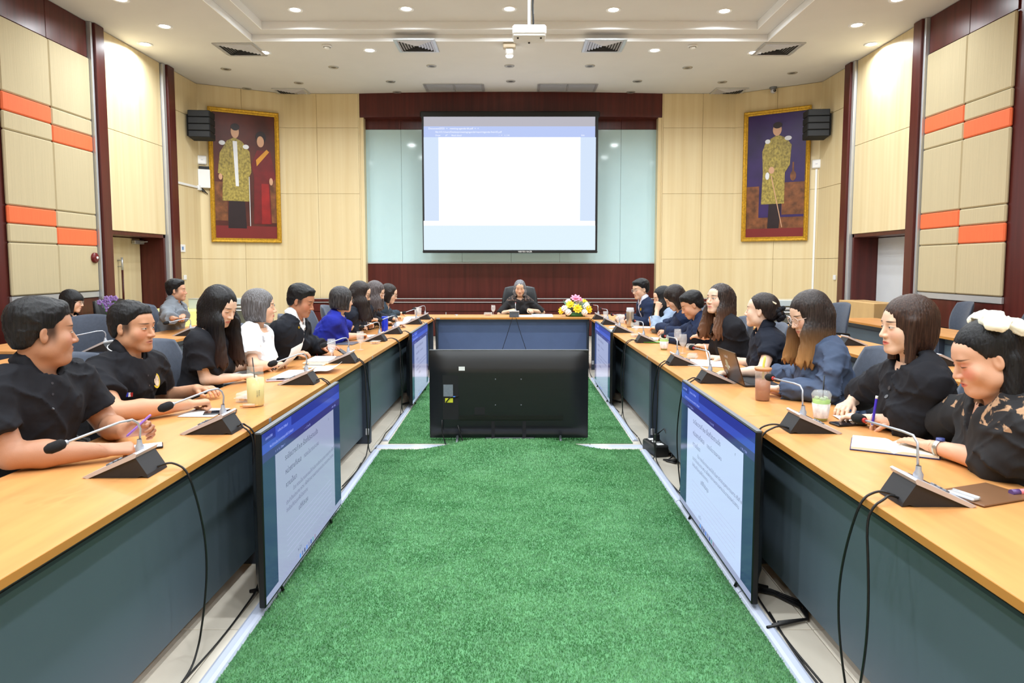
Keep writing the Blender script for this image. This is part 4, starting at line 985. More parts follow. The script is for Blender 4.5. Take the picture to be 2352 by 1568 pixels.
def nets(F, lo, h):
    I = F < 0
    c = [(i, j, k) for i in (0, 1) for j in (0, 1) for k in (0, 1)]
    nx, ny, nz = F.shape
    def sub(A, o): return A[o[0]:nx - 1 + o[0], o[1]:ny - 1 + o[1], o[2]:nz - 1 + o[2]]
    cnt = np.zeros((nx - 1, ny - 1, nz - 1), np.int8)
    for o in c: cnt += sub(I, o)
    act = (cnt > 0) & (cnt < 8)
    idx = np.argwhere(act)
    if len(idx) == 0: return np.zeros((0, 3)), np.zeros((0, 4), int)
    vid = np.full(act.shape, -1, np.int32); vid[act] = np.arange(len(idx))
    vals = {o: F[idx[:, 0] + o[0], idx[:, 1] + o[1], idx[:, 2] + o[2]] for o in c}
    acc = np.zeros((len(idx), 3)); num = np.zeros(len(idx))
    for a in c:
        for e in range(3):
            if a[e] == 0:
                b = list(a); b[e] = 1; b = tuple(b); va, vb = vals[a], vals[b]
                m = (va < 0) != (vb < 0); t = np.where(m, va / np.where(m, va - vb, 1), 0)
                p = np.array(a, float)[None, :].repeat(len(idx), 0); p[:, e] += t
                acc[m] += p[m]; num += m
    V = lo + h * (idx + acc / num[:, None])
    Q = []
    for e in range(3):
        A = [slice(None)] * 3; B = [slice(None)] * 3; A[e] = slice(0, F.shape[e] - 1); B[e] = slice(1, F.shape[e])
        ia, ib = I[tuple(A)], I[tuple(B)]
        ed = np.argwhere(ia != ib); u, v = (e + 1) % 3, (e + 2) % 3
        ok = (ed[:, u] > 0) & (ed[:, v] > 0) & (ed[:, u] < F.shape[u] - 1) & (ed[:, v] < F.shape[v] - 1)
        ed = ed[ok]
        if len(ed) == 0: continue
        fl_ = ia[tuple(ed.T)]
        def g(du, dv):
            q = ed.copy(); q[:, u] -= du; q[:, v] -= dv; return vid[q[:, 0], q[:, 1], q[:, 2]]
        q = np.stack([g(1, 1), g(0, 1), g(0, 0), g(1, 0)], 1)
        q[~fl_] = q[~fl_][:, ::-1]; Q.append(q)
    return V, np.concatenate(Q)
def np_mesh(name, V, Q, mats, attr=None):
    me = bpy.data.meshes.new(name); n, m = len(V), len(Q)
    me.vertices.add(n); me.vertices.foreach_set('co', np.asarray(V, f32).ravel())
    me.loops.add(m * 4); me.loops.foreach_set('vertex_index', np.asarray(Q, np.int32).ravel())
    me.polygons.add(m); me.polygons.foreach_set('loop_start', np.arange(0, m * 4, 4, dtype=np.int32)); me.polygons.foreach_set('loop_total', np.full(m, 4, np.int32))
    me.update(calc_edges=True); me.polygons.foreach_set('use_smooth', np.ones(m, bool))
    if attr is not None:
        a = me.attributes.new('hp', 'FLOAT_VECTOR', 'POINT'); a.data.foreach_set('vector', np.asarray(attr, f32).ravel())
    for mm in (mats if isinstance(mats, (list, tuple)) else [mats]): me.materials.append(mm)
    return me
# ---- skin shader: features are laid out in head coordinates carried by the mesh
def skin_mat(name, col, lips=(176, 92, 84), brow=(40, 30, 26), eye=.7, blush=0.0, brow_w=1.0, shave=0.0, stubble=None):
    m = bpy.data.materials.new(name); m.use_nodes = True; nt = m.node_tree; b = nt.nodes['Principled BSDF']; b.inputs['Roughness'].default_value = .48; b.inputs['Specular IOR Level'].default_value = .4
    at = nd(nt, 'ShaderNodeAttribute', attribute_name='hp'); sp_ = nd(nt, 'ShaderNodeSeparateXYZ'); nt.links.new(at.outputs['Vector'], sp_.inputs[0])
    def mth(op, a, b_=None, c=None):
        n = nd(nt, 'ShaderNodeMath', operation=op)
        for i, v in enumerate((a, b_, c)):
            if v is None: continue
            if isinstance(v, (int, float)): n.inputs[i].default_value = v
            else: nt.links.new(v, n.inputs[i])
        return n.outputs[0]
    X, Y, Z = sp_.outputs; AX = mth('ABSOLUTE', X)
    def oval_mask(u, cu, ru, cv, rv, soft=.25):
        a = mth('POWER', mth('ABSOLUTE', mth('DIVIDE', mth('SUBTRACT', u, cu), ru)), 2.0); c = mth('POWER', mth('ABSOLUTE', mth('DIVIDE', mth('SUBTRACT', Z, cv), rv)), 2.0)
        s_ = mth('ADD', a, c); mr = nd(nt, 'ShaderNodeMapRange'); mr.inputs[1].default_value = 1 + soft; mr.inputs[2].default_value = 1 - soft; mr.inputs[3].default_value = 0; mr.inputs[4].default_value = 1
        nt.links.new(s_, mr.inputs[0]); return mr.outputs[0]
    front = mth('GREATER_THAN', Y, .055)
    nz = nd(nt, 'ShaderNodeTexNoise'); nz.inputs['Scale'].default_value = 14; tc = nd(nt, 'ShaderNodeTexCoord'); nt.links.new(tc.outputs['Object'], nz.inputs['Vector'])
    c = lin(col); cur = nd(nt, 'ShaderNodeMix', data_type='RGBA'); nt.links.new(nz.outputs[0], cur.inputs[0])
    cur.inputs[6].default_value = tuple(x * .90 for x in c[:3]) + (1,); cur.inputs[7].default_value = tuple(min(1, x * 1.08) for x in c[:3]) + (1,)
    out = cur.outputs[2]
    def lay(mask, colr, k=1.0, fr=True):
        nonlocal out
        mm = mth('MULTIPLY', mask, k)
        if fr: mm = mth('MULTIPLY', mm, front)
        n = nd(nt, 'ShaderNodeMix', data_type='RGBA'); nt.links.new(mm, n.inputs[0]); nt.links.new(out, n.inputs[6]); n.inputs[7].default_value = lin(colr); out = n.outputs[2]
    lay(oval_mask(AX, .045, .026, -.028, .022, .8), (222, 108, 92), .18 + blush)
    if shave > 0: lay(oval_mask(AX, .0, .05, -.085, .04, .6), (96, 82, 78), shave)
    if stubble:
        def ramp(v, a, b_):
            mr = nd(nt, 'ShaderNodeMapRange', interpolation_type='SMOOTHSTEP'); mr.inputs[1].default_value = a; mr.inputs[2].default_value = b_; nt.links.new(v, mr.inputs[0]); return mr.outputs[0]
        mk = mth('MULTIPLY', mth('MULTIPLY', ramp(Z, -.062, .006), ramp(Y, .042, .018)), mth('LESS_THAN', AX, .0775)); mk = mth('MULTIPLY', mk, mth('GREATER_THAN', Y, -1.0)); lay(mk, stubble, .88, False)
    # eyes
    if blush > .2: lay(oval_mask(AX, .034, .022, .007, .012, .6), (196, 110, 84), .6)
    lay(oval_mask(AX, .0325, .0172, .0012 - .004 * (1 - eye), .0068 * max(eye, .35), .3), (46, 34, 30), .9)
    if eye > .45:
        lay(oval_mask(AX, .0325, .0150, -.0012, .0046 * eye, .25), (222, 216, 210)); lay(oval_mask(AX, .032, .0052, -.0006, .0048 * min(1, eye * 1.1), .2), (34, 22, 18))
    lay(oval_mask(AX, .0335, .0205, .0235, .0034 * brow_w, .5), brow, .85)
    lay(oval_mask(X, 0, .0255, -.0668, .0078, .35), lips, .8)
    lay(oval_mask(X, 0, .0245, -.0664, .0011, .5), (98, 44, 42), .8)
    lay(oval_mask(AX, .0075, .0042, -.0445, .0022, .5), (96, 56, 48), .8)
    nt.links.new(out, b.inputs['Base Color'])
    n3 = nd(nt, 'ShaderNodeTexNoise'); n3.inputs['Scale'].default_value = 320; nt.links.new(tc.outputs['Object'], n3.inputs['Vector']); bp = nd(nt, 'ShaderNodeBump'); bp.inputs['Strength'].default_value = .18; bp.inputs['Distance'].default_value = .002; nt.links.new(n3.outputs[0], bp.inputs['Height']); nt.links.new(bp.outputs[0], b.inputs['Normal'])
    return m
def hair_mat(name, col, col2=None, rough=.42, tips=None, streak=0.35):
    if name in MATS: return MATS[name]
    m = bpy.data.materials.new(name); m.use_nodes = True; nt = m.node_tree; b = nt.nodes['Principled BSDF']; b.inputs['Roughness'].default_value = rough; b.inputs['Specular IOR Level'].default_value = .32
    tc = nd(nt, 'ShaderNodeTexCoord'); mp = nd(nt, 'ShaderNodeMapping'); mp.inputs['Scale'].default_value = (190, 190, 9); nt.links.new(tc.outputs['Object'], mp.inputs[0])
    nz = nd(nt, 'ShaderNodeTexNoise'); nz.inputs['Scale'].default_value = 1; nz.inputs['Detail'].default_value = 3; nt.links.new(mp.outputs[0], nz.inputs['Vector'])
    rp = nd(nt, 'ShaderNodeValToRGB'); c = lin(col); c2 = lin(col2) if col2 else tuple(min(1, x * 2.2 + .004) for x in c[:3]) + (1,)
    rp.color_ramp.elements[0].position = .42; rp.color_ramp.elements[0].color = c; rp.color_ramp.elements[1].position = .80; rp.color_ramp.elements[1].color = c2
    nt.links.new(nz.outputs[0], rp.inputs[0]); out = rp.outputs[0]
    if tips:
        sp_ = nd(nt, 'ShaderNodeSeparateXYZ'); nt.links.new(tc.outputs['Object'], sp_.inputs[0]); mr = nd(nt, 'ShaderNodeMapRange'); mr.inputs[1].default_value = tips[1]; mr.inputs[2].default_value = tips[2]
        nt.links.new(sp_.outputs[2], mr.inputs[0]); mx = nd(nt, 'ShaderNodeMix', data_type='RGBA'); nt.links.new(mr.outputs[0], mx.inputs[0]); nt.links.new(out, mx.inputs[6]); mx.inputs[7].default_value = lin(tips[0]); out = mx.outputs[2]
    nt.links.new(out, b.inputs['Base Color'])
    bp = nd(nt, 'ShaderNodeBump'); bp.inputs['Strength'].default_value = .7; bp.inputs['Distance'].default_value = .003; nt.links.new(nz.outputs[0], bp.inputs['Height']); nt.links.new(bp.outputs[0], b.inputs['Normal'])
    MATS[name] = m; return m
def cloth(name, col, rough=.85, var=.12, bump=.3, **kw): return mat(name, col, rough, var=var, vscale=(6, 6, 6), bump=bump, bscale=(13, 13, 13), bdist=.03, spec=.28, **kw)
# ---- head in its own coordinates: +Y face, +Z up, origin at eye level
def head_sdf(male, fat=0.0, jaw=0.0):
    s = SDF(); g = 1.0
    s.ell((0, -.018, .034), (.0755, .094, .080), .02)
    s.ell((0, .026, -.034), (.061 + .5 * fat, .060, .078), .035)
    s.ell((0, .050, .040), (.052, .036, .040), .03)
    for q in (-1, 1):
        s.ell((q * (.043 + .45 * fat + jaw), .008, -.066), (.024 + .5 * fat, .034, .028), .04)
        s.ell((q * (.040 + .3 * fat), .056, -.030), (.024 + fat, .022, .026), .03)
    s.cone((-.016, .066, -.098), (.016, .066, -.098), .019 + (.003 if male else 0) + .3 * fat, .019 + .3 * fat, .03)
    if fat > .004: s.ell((0, .035, -.105), (.045, .035, .022), .03)
    s.cone((-.034, .074, .021), (.034, .074, .021), .011 + (.002 if male else 0), .011, .018)
    for q in (-1, 1): s.ell((q * .0325, .096, -.002), (.019, .013, .0125), .014, op=1)
    for q in (-1, 1): s.ell((q * .0325, .0735, -.001), (.0155, .0142, .0118), .006)
    s.cone((0, .083, .008), (0, .104, -.034), .0068, .0098 + (.001 if male else 0), .011)
    for q in (-1, 1): s.ell((q * .0125, .093, -.0375), (.0085, .0105, .0075), .008)
    s.ell((0, .077, -.066), (.027, .014, .018), .016)
    s.cone((-.016, .0845, -.0635), (0, .0905, -.0618), .0040, .0050, .007); s.cone((.016, .0845, -.0635), (0, .0905, -.0618), .0042, .0056, .006)
    s.cone((-.013, .0845, -.0705), (0, .0885, -.0715), .0044, .0056, .007); s.cone((.013, .0845, -.0705), (0, .0885, -.0715), .0044, .0056, .007)
    s.ell((0, .0960, -.0664), (.019, .008, .0015), .003, op=1)
    for q in (-1, 1):
        R_ = np.array([[math.cos(q * .35), math.sin(q * .35), 0], [-math.sin(q * .35), math.cos(q * .35), 0], [0, 0, 1]])
        s.ell((q * .0755, -.010, -.008), (.0080, .0165, .029), .006, R_)
        s.ell((q * .0835, -.006, -.003), (.0055, .009, .017), .004, R_, op=1)
    return s
def basis(yaw, pitch, roll=0.0):
    y, p, r = math.radians(yaw), math.radians(pitch), math.radians(roll)
    f = np.array([math.cos(p) * math.cos(y), math.cos(p) * math.sin(y), math.sin(p)]); u = np.array([-math.sin(p) * math.cos(y), -math.sin(p) * math.sin(y), math.cos(p)]); x = np.cross(f, u)
    x, u = x * math.cos(r) + u * math.sin(r), u * math.cos(r) - x * math.sin(r)
    return np.stack([x, f, u])           # rows = local axes in world
def add_hand(s, w_, d, n, side, style, sc=1.0):
    """w_ wrist, d pointing direction, n back-of-hand normal, side +1 right hand; returns (box lo, hi, grip point)"""
    d = d / np.linalg.norm(d); n = n - d * (n @ d); n = n / np.linalg.norm(n); x = np.cross(n, d) * side      # x towards thumb side
    pts = [w_]
    curl = {'flat': (8, 12, 8), 'relax': (22, 32, 20), 'grip': (48, 62, 38), 'fist': (70, 85, 55), 'open': (12, 18, 12), 'pen': (52, 55, 30)}[style]
    off = [(-.027, .088, .066), (-.009, .092, .075), (.010, .090, .070), (.028, .084, .055)]       # little .. index: across, knuckle reach, length
    # x axis points to the thumb, so the index sits at +x
    lens = {0: .058, 1: .072, 2: .078, 3: .070}
    for i, (ox, reach, _) in enumerate(off):
        k0 = w_ + x * ox * .62 * sc + d * .012 * sc; kn = w_ + x * ox * sc + d * reach * sc + n * (.004 if i in (1, 2) else 0)
        s.cone(k0, kn, .0135 * sc, .0115 * sc, .014); pts.append(kn)
        p = kn; a = 0.0; L = lens[i] * sc; spread = (i - 1.5) * .05
        seg = (.46, .31, .23)
        cm = curl
        if style == 'pen' and i == 3: cm = (34, 40, 20)
        for j in range(3):
            a += math.radians(cm[j]); dd = d * math.cos(a) - n * math.sin(a) + x * spread; dd /= np.linalg.norm(dd)
            e = p + dd * L * seg[j]; s.cone(p, e, (.0092 - .0008 * j) * sc, (.0086 - .0010 * j) * sc, .0045); p = e; pts.append(p)
        if i == 3: tip = p
    tb = w_ + d * .022 * sc + x * .020 * sc - n * .004; tn = {'flat': .35, 'open': .0, 'relax': .45, 'grip': .8, 'fist': .9, 'pen': .8}[style]; to = {'open': 1.1, 'flat': .7}.get(style, .55)
    t1 = tb + (d * .75 + x * to - n * tn * .5) / np.linalg.norm(d * .75 + x * to - n * tn * .5) * .040 * sc
    v = d * .95 + x * to * .35 - n * tn; v /= np.linalg.norm(v); t2 = t1 + v * .030 * sc
    v2 = d * .95 - x * .15 - n * tn; v2 /= np.linalg.norm(v2)
    if style == 'open': v2 = v
    t3 = t2 + v2 * .022 * sc
    s.cone(tb, t1, .0145 * sc, .0115 * sc, .012); s.cone(t1, t2, .0108 * sc, .0095 * sc, .005); s.cone(t2, t3, .0095 * sc, .0078 * sc, .004); pts += [t1, t2, t3]
    pts = np.array(pts); return pts.min(0) - .02, pts.max(0) + .02, (tip + t3) / 2
_lat = np.random.default_rng(11).random((32, 32, 32)).astype(f32)
def vnoise(x, y, z):
    i, j, k = np.floor(x).astype(np.int32), np.floor(y).astype(np.int32), np.floor(z).astype(np.int32); a, b, c = x - i, y - j, z - k
    a = a * a * (3 - 2 * a); b = b * b * (3 - 2 * b); c = c * c * (3 - 2 * c); i &= 31; j &= 31; k &= 31; i1, j1, k1 = (i + 1) & 31, (j + 1) & 31, (k + 1) & 31
    L_ = _lat
    return ((L_[i, j, k] * (1 - a) + L_[i1, j, k] * a) * (1 - b) + (L_[i, j1, k] * (1 - a) + L_[i1, j1, k] * a) * b) * (1 - c) + ((L_[i, j, k1] * (1 - a) + L_[i1, j, k1] * a) * (1 - b) + (L_[i, j1, k1] * (1 - a) + L_[i1, j1, k1] * a) * b) * c
def folds(x, y, z, A, ph):
    # creases running diagonally: ridged noise squeezed across the fold direction
    x, y, z = np.broadcast_arrays(x, y, z); w = vnoise(x * 7 + ph, y * 7, z * 7 + 3.1) * 1.6
    p, q = x * .80 + z * .60, -x * .60 + z * .80
    n1 = 1 - np.abs(2 * vnoise(p * 6 + w + ph, y * 7 + 5.0, q * 17 + w) - 1); n2 = 1 - np.abs(2 * vnoise(-q * 8 + w * .7, y * 9 + ph, p * 22 + w + 9) - 1)
    return (-A * (n1 * n1 * n1 + .5 * n2 * n2 * n2 - .35)).astype(f32)
def wob(X, Y, Z, a, sc=1.0, ph=0.0):
    X = X * sc; Y = Y * sc; Z = Z * sc
    return (a * (np.sin(31 * X + 2.2 * np.sin(19 * Z + ph) + ph) * np.sin(27 * Z + 1.8 * np.sin(23 * Y - ph)) + .6 * np.sin(53 * Y + 41 * Z + 2 * np.sin(37 * X + ph)))).astype(f32)
def hair_field(st, L, G, p):
    x, y, z = L; gx, gy, gz = G
    def el(P, c, r):
        a, b, c_ = (P[0] - c[0]), (P[1] - c[1]), (P[2] - c[2]); k0 = np.sqrt((a / r[0]) ** 2 + (b / r[1]) ** 2 + (c_ / r[2]) ** 2); k1 = np.sqrt((a / r[0] ** 2) ** 2 + (b / r[1] ** 2) ** 2 + (c_ / r[2] ** 2) ** 2) + 1e-9
        return k0 * (k0 - 1) / k1
    def cone(P, a, b, ra, rb):
        a = np.array(a); b = np.array(b); ba = b - a; px, py, pz = P[0] - a[0], P[1] - a[1], P[2] - a[2]; t = np.clip((px * ba[0] + py * ba[1] + pz * ba[2]) / (ba @ ba), 0, 1)
        return np.sqrt((px - t * ba[0]) ** 2 + (py - t * ba[1]) ** 2 + (pz - t * ba[2]) ** 2) - (ra + (rb - ra) * t)
    t = p.get('t', .010); top = p.get('top', t)
    th = np.arctan2(x, y + .02)
    strand = (p.get('sa', .0006 if st == 'short' else .0012) * np.sin(th * 38 + 9 * z + 2.5 * np.sin(z * 31)) + (.0004 if st == 'short' else .0009) * np.sin(th * 67 + 17 * z + 2 * np.sin(z * 23 + 1))) * p.get('strand', 1.0)
    if st == 'short':
        hl = p.get('hl', .066); ys = np.array([-.13, -.075, -.045, -.030, .006, .020, .030, .050, .064, .12]); zs_ = np.array([-.062, -.060, -.048, -.022, .012, .010, .032, .048, hl, hl + .006])
        zc = np.interp(y, ys, zs_); s_ = np.clip((z - zc) / .05, 0, 1); s_ = s_ * s_ * (3 - 2 * s_); tk = (t + (top - t) * np.clip((z - .035) / .06, 0, 1)) * (.04 + .96 * s_) + .0022
        tk = tk + .006 * np.exp(-(((y - .072) / .03) ** 2)) * np.clip((z - hl + .02) / .03, 0, 1) * p.get('quiff', 1.0)
        f = smin(el(L, (0, -.018, .034), (.0755, .094, .080)), el(L, (0, -.040, -.030), (.060, .058, .055)), .03); f = smin(f, el(L, (0, .050, .040), (.052, .036, .040)), .03) - tk
        n1 = 1 - np.abs(2 * vnoise(x * 70 + 3 + y * 12, y * 26 + 40, z * 34 + 20) - 1); n2 = 1 - np.abs(2 * vnoise(x * 150 + 9, y * 50 + 60 + x * 30, z * 60 + 5) - 1)
        f = f - (.0045 * n1 * n1 + .0022 * n2 * n2 - .003) * (.15 + .85 * s_) * p.get('tuft', 1.0)
        f = smax(f, (zc - z) * .8 + (.006 * vnoise(x * 120 + 7, y * 90 + 30, z * 0 + 1.5) - .003), .006)
        return (f + strand * (.4 + .9 * s_)).astype(f32)
    cap = el(L, (0, -.020, .036), (.0755 + t, .095 + t, .081 + top)); cap = smin(cap, el(L, (0, -.052, -.035), (.060 + t * .6, .050 + t * .7, .062)), .03) if not p.get('fade2') else cap
    if st in ('short', 'updo', 'pony'):
        hl = p.get('hl', .066)
        ys = np.array([-.13, -.075, -.045, -.030, .006, .020, .030, .050, .064, .12]); zs_ = np.array([-.075, -.072, -.050, -.035, .004, -.012, .030, .046, hl, hl + .006])
        if p.get('fade2'): zs_ = np.array([-.035, -.032, -.022, -.006, .022, .026, .036, .050, hl, hl + .006])
        if st != 'short': zs_ = np.array([-.07, -.062, -.045, -.022, .010, .006, .030, .048, hl, hl + .006])
        cut = (np.interp(y, ys, zs_) - z) * .75 + .004 * np.sin(x * 90) * (y > .04)
        front = el(L, (0, .062, hl + .004), (.050, .030, .018 + top * .7)) if st == 'short' else 1.0
        f = smax(cap, cut, p.get('fade', .016))
        if st == 'short': f = smin(f, np.maximum(front, (hl - .006 - z) * .8), .012)
        if st == 'updo':
            f = smin(f, el(L, (0, -.105, -.005), (.045, .040, .042)), .02)
        if st == 'pony':
            f = smin(f, cone(G, (.01, -.085, .03), (.02, -.125, -.10), .050, .062), .03); f = smin(f, cone(G, (.02, -.12, -.08), (p.get('sx', .03), -.10, -p.get('len', .30)), .062, .04), .03)
            for q in (-1, 1): f = smin(f, cone(G, (q * .056, -.060, .0), (q * .072, -.062, -.24), .032, .036), .02)
    else:
        ow = p.get('ow', .057); ot = p.get('ot', .068)
        dep = p.get('len', .12)
        if st == 'bob':
            body = el(L, (0, -.022, -.015), (.083 + t * .4, .094 + t * .5, .12)); f = smin(cap, body, .025)
            curt = smin(cone(L, (.072, .012, .02), (.069, .024, -dep), .024, .020), cone(L, (-.072, .012, .02), (-.069, .024, -dep), .024, .020), .01)
            back = el(L, (0, -.045, -.05), (.080, .062, .10)); f = smin(smin(f, curt, .02), back, .02)
            f = np.maximum(f, (-dep - z) + .10 * np.maximum(0, -y - .03) * p.get('angle', 1.0))
        else:
            tw = p.get('tip', .020)
            def slab_(a, b, ra, rb, kx=1.7, ky=.72):
                return cone((G[0] * kx, G[1] * ky, G[2]), (a[0] * kx, a[1] * ky, a[2]), (b[0] * kx, b[1] * ky, b[2]), ra, rb) * .8
            back = cone((G[0] * .72, G[1] * 1.25, G[2]), (0, -.075 * 1.25, .0), (0, -.095 * 1.25, -dep), .072, .062) * .85
            f = smin(cap, back, .03)
            fw = p.get('fw', .055)
            for q in (-1, 1):
                c1 = slab_((q * .064, -.012, .04), (q * .078, .004, -.10), .040, .046); c2 = slab_((q * .078, .004, -.10), (q * .084, fw - .01, -dep + .01), .050, .028 + tw)
                f = smin(f, smin(c1, c2, .03), .025)
            f = np.maximum(f, (-dep - gz) + .018 * np.sin(gx * 160 + 2 * np.sin(gy * 90)) + .012 * np.sin(gy * 210))
        f = f + strand; strand = 0
        if p.get('wavy'):
            for q in (-1, 1): f = smin(f, el(L, (q * .070, -.005, -.068), (.040, .050, .055)), .02) + .003 * np.sin(z * 95 + 3 * x / .08 + q) * (z < .02) * .5
        face = el(L, (0, .128, -.052), (ow, .118, .052 + ot)); f = smax(f, -face, .012)
        if p.get('fringe'):
            fr = np.maximum(el(L, (0, .002, .022), (.077 + t, .094 + t, .088)), np.maximum(.018 - z, -(y - .02))); f = smin(f, fr, .008)
        if p.get('part') is not None:
            f = f + .006 * np.exp(-((x - p['part']) / .006) ** 2) * (z > .06)
    return (f + strand).astype(f32)
PEOPLE = {}
def ik(S, W, l1, l2, pole):
    v = W - S; d = np.linalg.norm(v); 
    if d > (l1 + l2) * .985:
        W = S + v / d * (l1 + l2) * .985; v = W - S; d = np.linalg.norm(v)
    if d < abs(l1 - l2) + .02: d = abs(l1 - l2) + .02
    u = v / np.linalg.norm(v); a = (l1 * l1 - l2 * l2 + d * d) / (2 * d); h = math.sqrt(max(0, l1 * l1 - a * a)); pl_ = pole - u * (pole @ u); pl_ /= np.linalg.norm(pl_)
    return S + u * a + pl_ * h, W
def person(label, hp, Y, yaw, pitch, byaw, roll=0, male=False, hs=1.0, fat=0.0, jaw=0.0, bw=1.0, lean=.10, skin=(214, 170, 138), skinkw={}, hair=('bob', {}), hmat=None,
           top=None, under=None, wrists=None, poles=None, hands=('relax', 'relax'), hdir=(None, None), hnorm=(None, None), collar=None, bust=.0, seatz=.0, chairsrc=None, chairlab=None, lod=None, neck_back=.03, sw=None, nomirror=False, dz=0.0, arms=True, elbows=None, group='people at the meeting', up=.285, fo=.25):
    C = np.array(onY(hp[0], hp[1], Y)); HB = basis(yaw, pitch, roll); BB = basis(byaw, 0); br, bf = BB[0], BB[1]; Zv = np.array([0, 0, 1.])
    lod = lod if lod is not None else (0 if Y < 3.6 else 1 if Y < 6.0 else 2)
    hh = (.0033, .0042, .0055)[lod] * hs; hb = (.011, .013, .017)[lod]; hc = (.0072, .0092, .0125)[lod]; hd_ = (.0036, .0046, .0062)[lod]; hhair = (.0046, .0056, .0072)[lod] * hs
    N = C - Zv * .165 * hs - bf * (neck_back + .10 * max(0, math.sin(math.radians(-pitch)))); N[2] += dz
    if abs(bf[0]) > .8 and 1.2 < abs(C[0]) < 2.0:
        lean = max(lean, ((1.835 if C[0] < 0 else 1.735) + .125 * bw + .03 - abs(N[0])) / abs(bf[0]))
    P = np.array([N[0], N[1], .56 + seatz]) - bf * lean; u = N - P; L = np.linalg.norm(u); u /= L; fw = np.cross(u, br); R_ = np.stack([br, fw, u])
    sw = sw or (.170 if male else .145) * bw
    S = {q: N - u * .05 + br * q * sw - fw * .0 for q in (-1, 1)}
    root = thing('person', label, 'person', (P[0], P[1], 0.006), 0, group); O = np.array(root.location)
    def torso(s, e, wave=0, kk=.05):
        s.ell(P + u * L * .70, np.array((.158, .108, .19)) * np.array((bw, bw, 1)) + e, kk, R_); s.ell(P + u * L * .30 + fw * .012, np.array((.148, .112 + .6 * fat, .19)) * np.array((bw, bw, 1)) + e, kk, R_); s.ell(P - u * .0, np.array((.172, .13, .13)) * np.array((bw, bw, 1)) + e, kk, R_)
        s.cone(S[-1] + br * .03 - u * .03, S[1] - br * .03 - u * .03, .068 * bw + e, .068 * bw + e, kk)
        for q in (-1, 1): s.cone(N + u * .025 - fw * .012, S[q] - br * q * .02 + u * .0, .048 + e * .6, .052 * bw + e, .04)
        if bust > 0:
            for q in (-1, 1): s.ell(P + u * L * .62 + fw * .085 * bw + br * q * .068 * bw, np.array((.062, .045 + bust, .06)) + e, .05, R_)
    body = SDF(); torso(body, -.004)
    body.cone(N - u * .01, C - HB[2] * .04 - HB[1] * .022, (.058 if male else .049) * (1 + 3 * fat), (.054 if male else .046) * (1 + 3 * fat), .03)
    E = {}; W = {}; Hbox = []; grips = {}
    wr = wrists or {}
    for q in (-1, 1):
        Wt = wr.get(q); 
        if Wt is None: Wt = P + bf * .30 + br * q * .12; Wt[2] = .80
        Wt = np.array(Wt, float)
        pole = np.array(poles[q], float) if poles and poles.get(q) is not None else (-Zv * .9 + br * q * .6 - bf * .25)
        E[q], W[q] = ik(S[q], Wt, up, fo, pole)
        if elbows and elbows.get(q) is not None: E[q] = np.array(elbows[q], float); W[q] = Wt
        over = (-1.84 < E[q][0] < -1.2 or 1.1 < E[q][0] < 1.75) and E[q][1] < 9.7
        if over and E[q][2] < .797: E[q][2] = .797
        ur = (.050 if male else .042) * bw
        body.cone(S[q] - u * .01, E[q], ur, ur * .80, .014); body.cone(E[q], E[q] + (W[q] - E[q]) * .35, ur * .80, ur * .84, .012); body.cone(E[q] + (W[q] - E[q]) * .35, W[q], ur * .84, .028 if male else .0245, .012)
        d = hdir[0 if q < 0 else 1]; d = (W[q] - E[q]) if d is None else np.array(d, float)
        if hdir[0 if q < 0 else 1] is None: d = d * np.array((1, 1, .3))
        n_ = hnorm[0 if q < 0 else 1]; n_ = Zv if n_ is None else np.array(n_, float)
        a, b, gp = add_hand(body, W[q], d, n_, q, hands[0 if q < 0 else 1], 1.0 if male else .92); Hbox.append((a, b)); grips[q] = gp
    hip = {q: P + br * q * .09 * bw - Zv * .03 for q in (-1, 1)}; kn = {q: hip[q] + bf * .41 + br * q * .04 - Zv * .0 for q in (-1, 1)}; an = {q: np.array((kn[q][0], kn[q][1], .10)) - bf * .04 for q in (-1, 1)}
    for q in (-1, 1):
        body.cone(hip[q], kn[q], .080 * bw, .056, .04); body.cone(kn[q], an[q], .052, .034, .03); body.cone(an[q] - Zv * .03, an[q] + bf * .14 - Zv * .055, .036, .028, .02)
    # --- head, fine
    hsdf = head_sdf(male, fat, jaw)
    Nl = HB @ (N - C) / hs
    hsdf.cone((0, -.022, -.045), Nl - np.array((0, 0, -.0)), (.054 if male else .046) * (1 + 3 * fat), (.058 if male else .049) * (1 + 3 * fat), .022)
    lo, hi = np.array((-.105, -.130, -.165)), np.array((.105, .125, .130))
    Fh, lo_, _ = hsdf.eval(lo, hi, hh / hs); Vh, Qh = nets(Fh, lo_, hh / hs); hpv = Vh.copy(); Vw = C + (Vh * hs) @ HB
    VV = [Vw]; QQ = [Qh]; AA = [hpv]; base_ = len(Vw)
    # --- hands
    for (a, b) in Hbox:
        Fm, l_, _ = body.eval(a, b, hd_); v, q_ = nets(Fm, l_, hd_)
        VV.append(v); QQ.append(q_ + base_); AA.append(np.full_like(v, -9)); base_ += len(v)
    allp = np.array([P - .25, P + .25, N + .1, N - .2] + [E[q] for q in (-1, 1)] + [W[q] for q in (-1, 1)] + [kn[q] for q in (-1, 1)] + [an[q] - Zv * .09 + bf * q * .2 for q in (-1, 1)] + [S[1] + .1, S[-1] - .1])
    lo2 = allp.min(0) - .09; hi2 = allp.max(0) + .09; hi2[2] = C[2]
    Fb, l_, _ = body.eval(lo2, hi2, hb); v, q_ = nets(Fb, l_, hb)
    ce = v[q_].mean(1); loc_ = ((ce - C) @ HB.T) / hs; keep = ~np.all((loc_ > lo + .012) & (loc_ < hi - .012), axis=1)
    for (a, b) in Hbox: keep &= ~np.all((ce > a + hb * .6) & (ce < b - hb * .6), axis=1)
    VV.append(v); QQ.append(q_[keep] + base_); AA.append(np.full_like(v, -9))
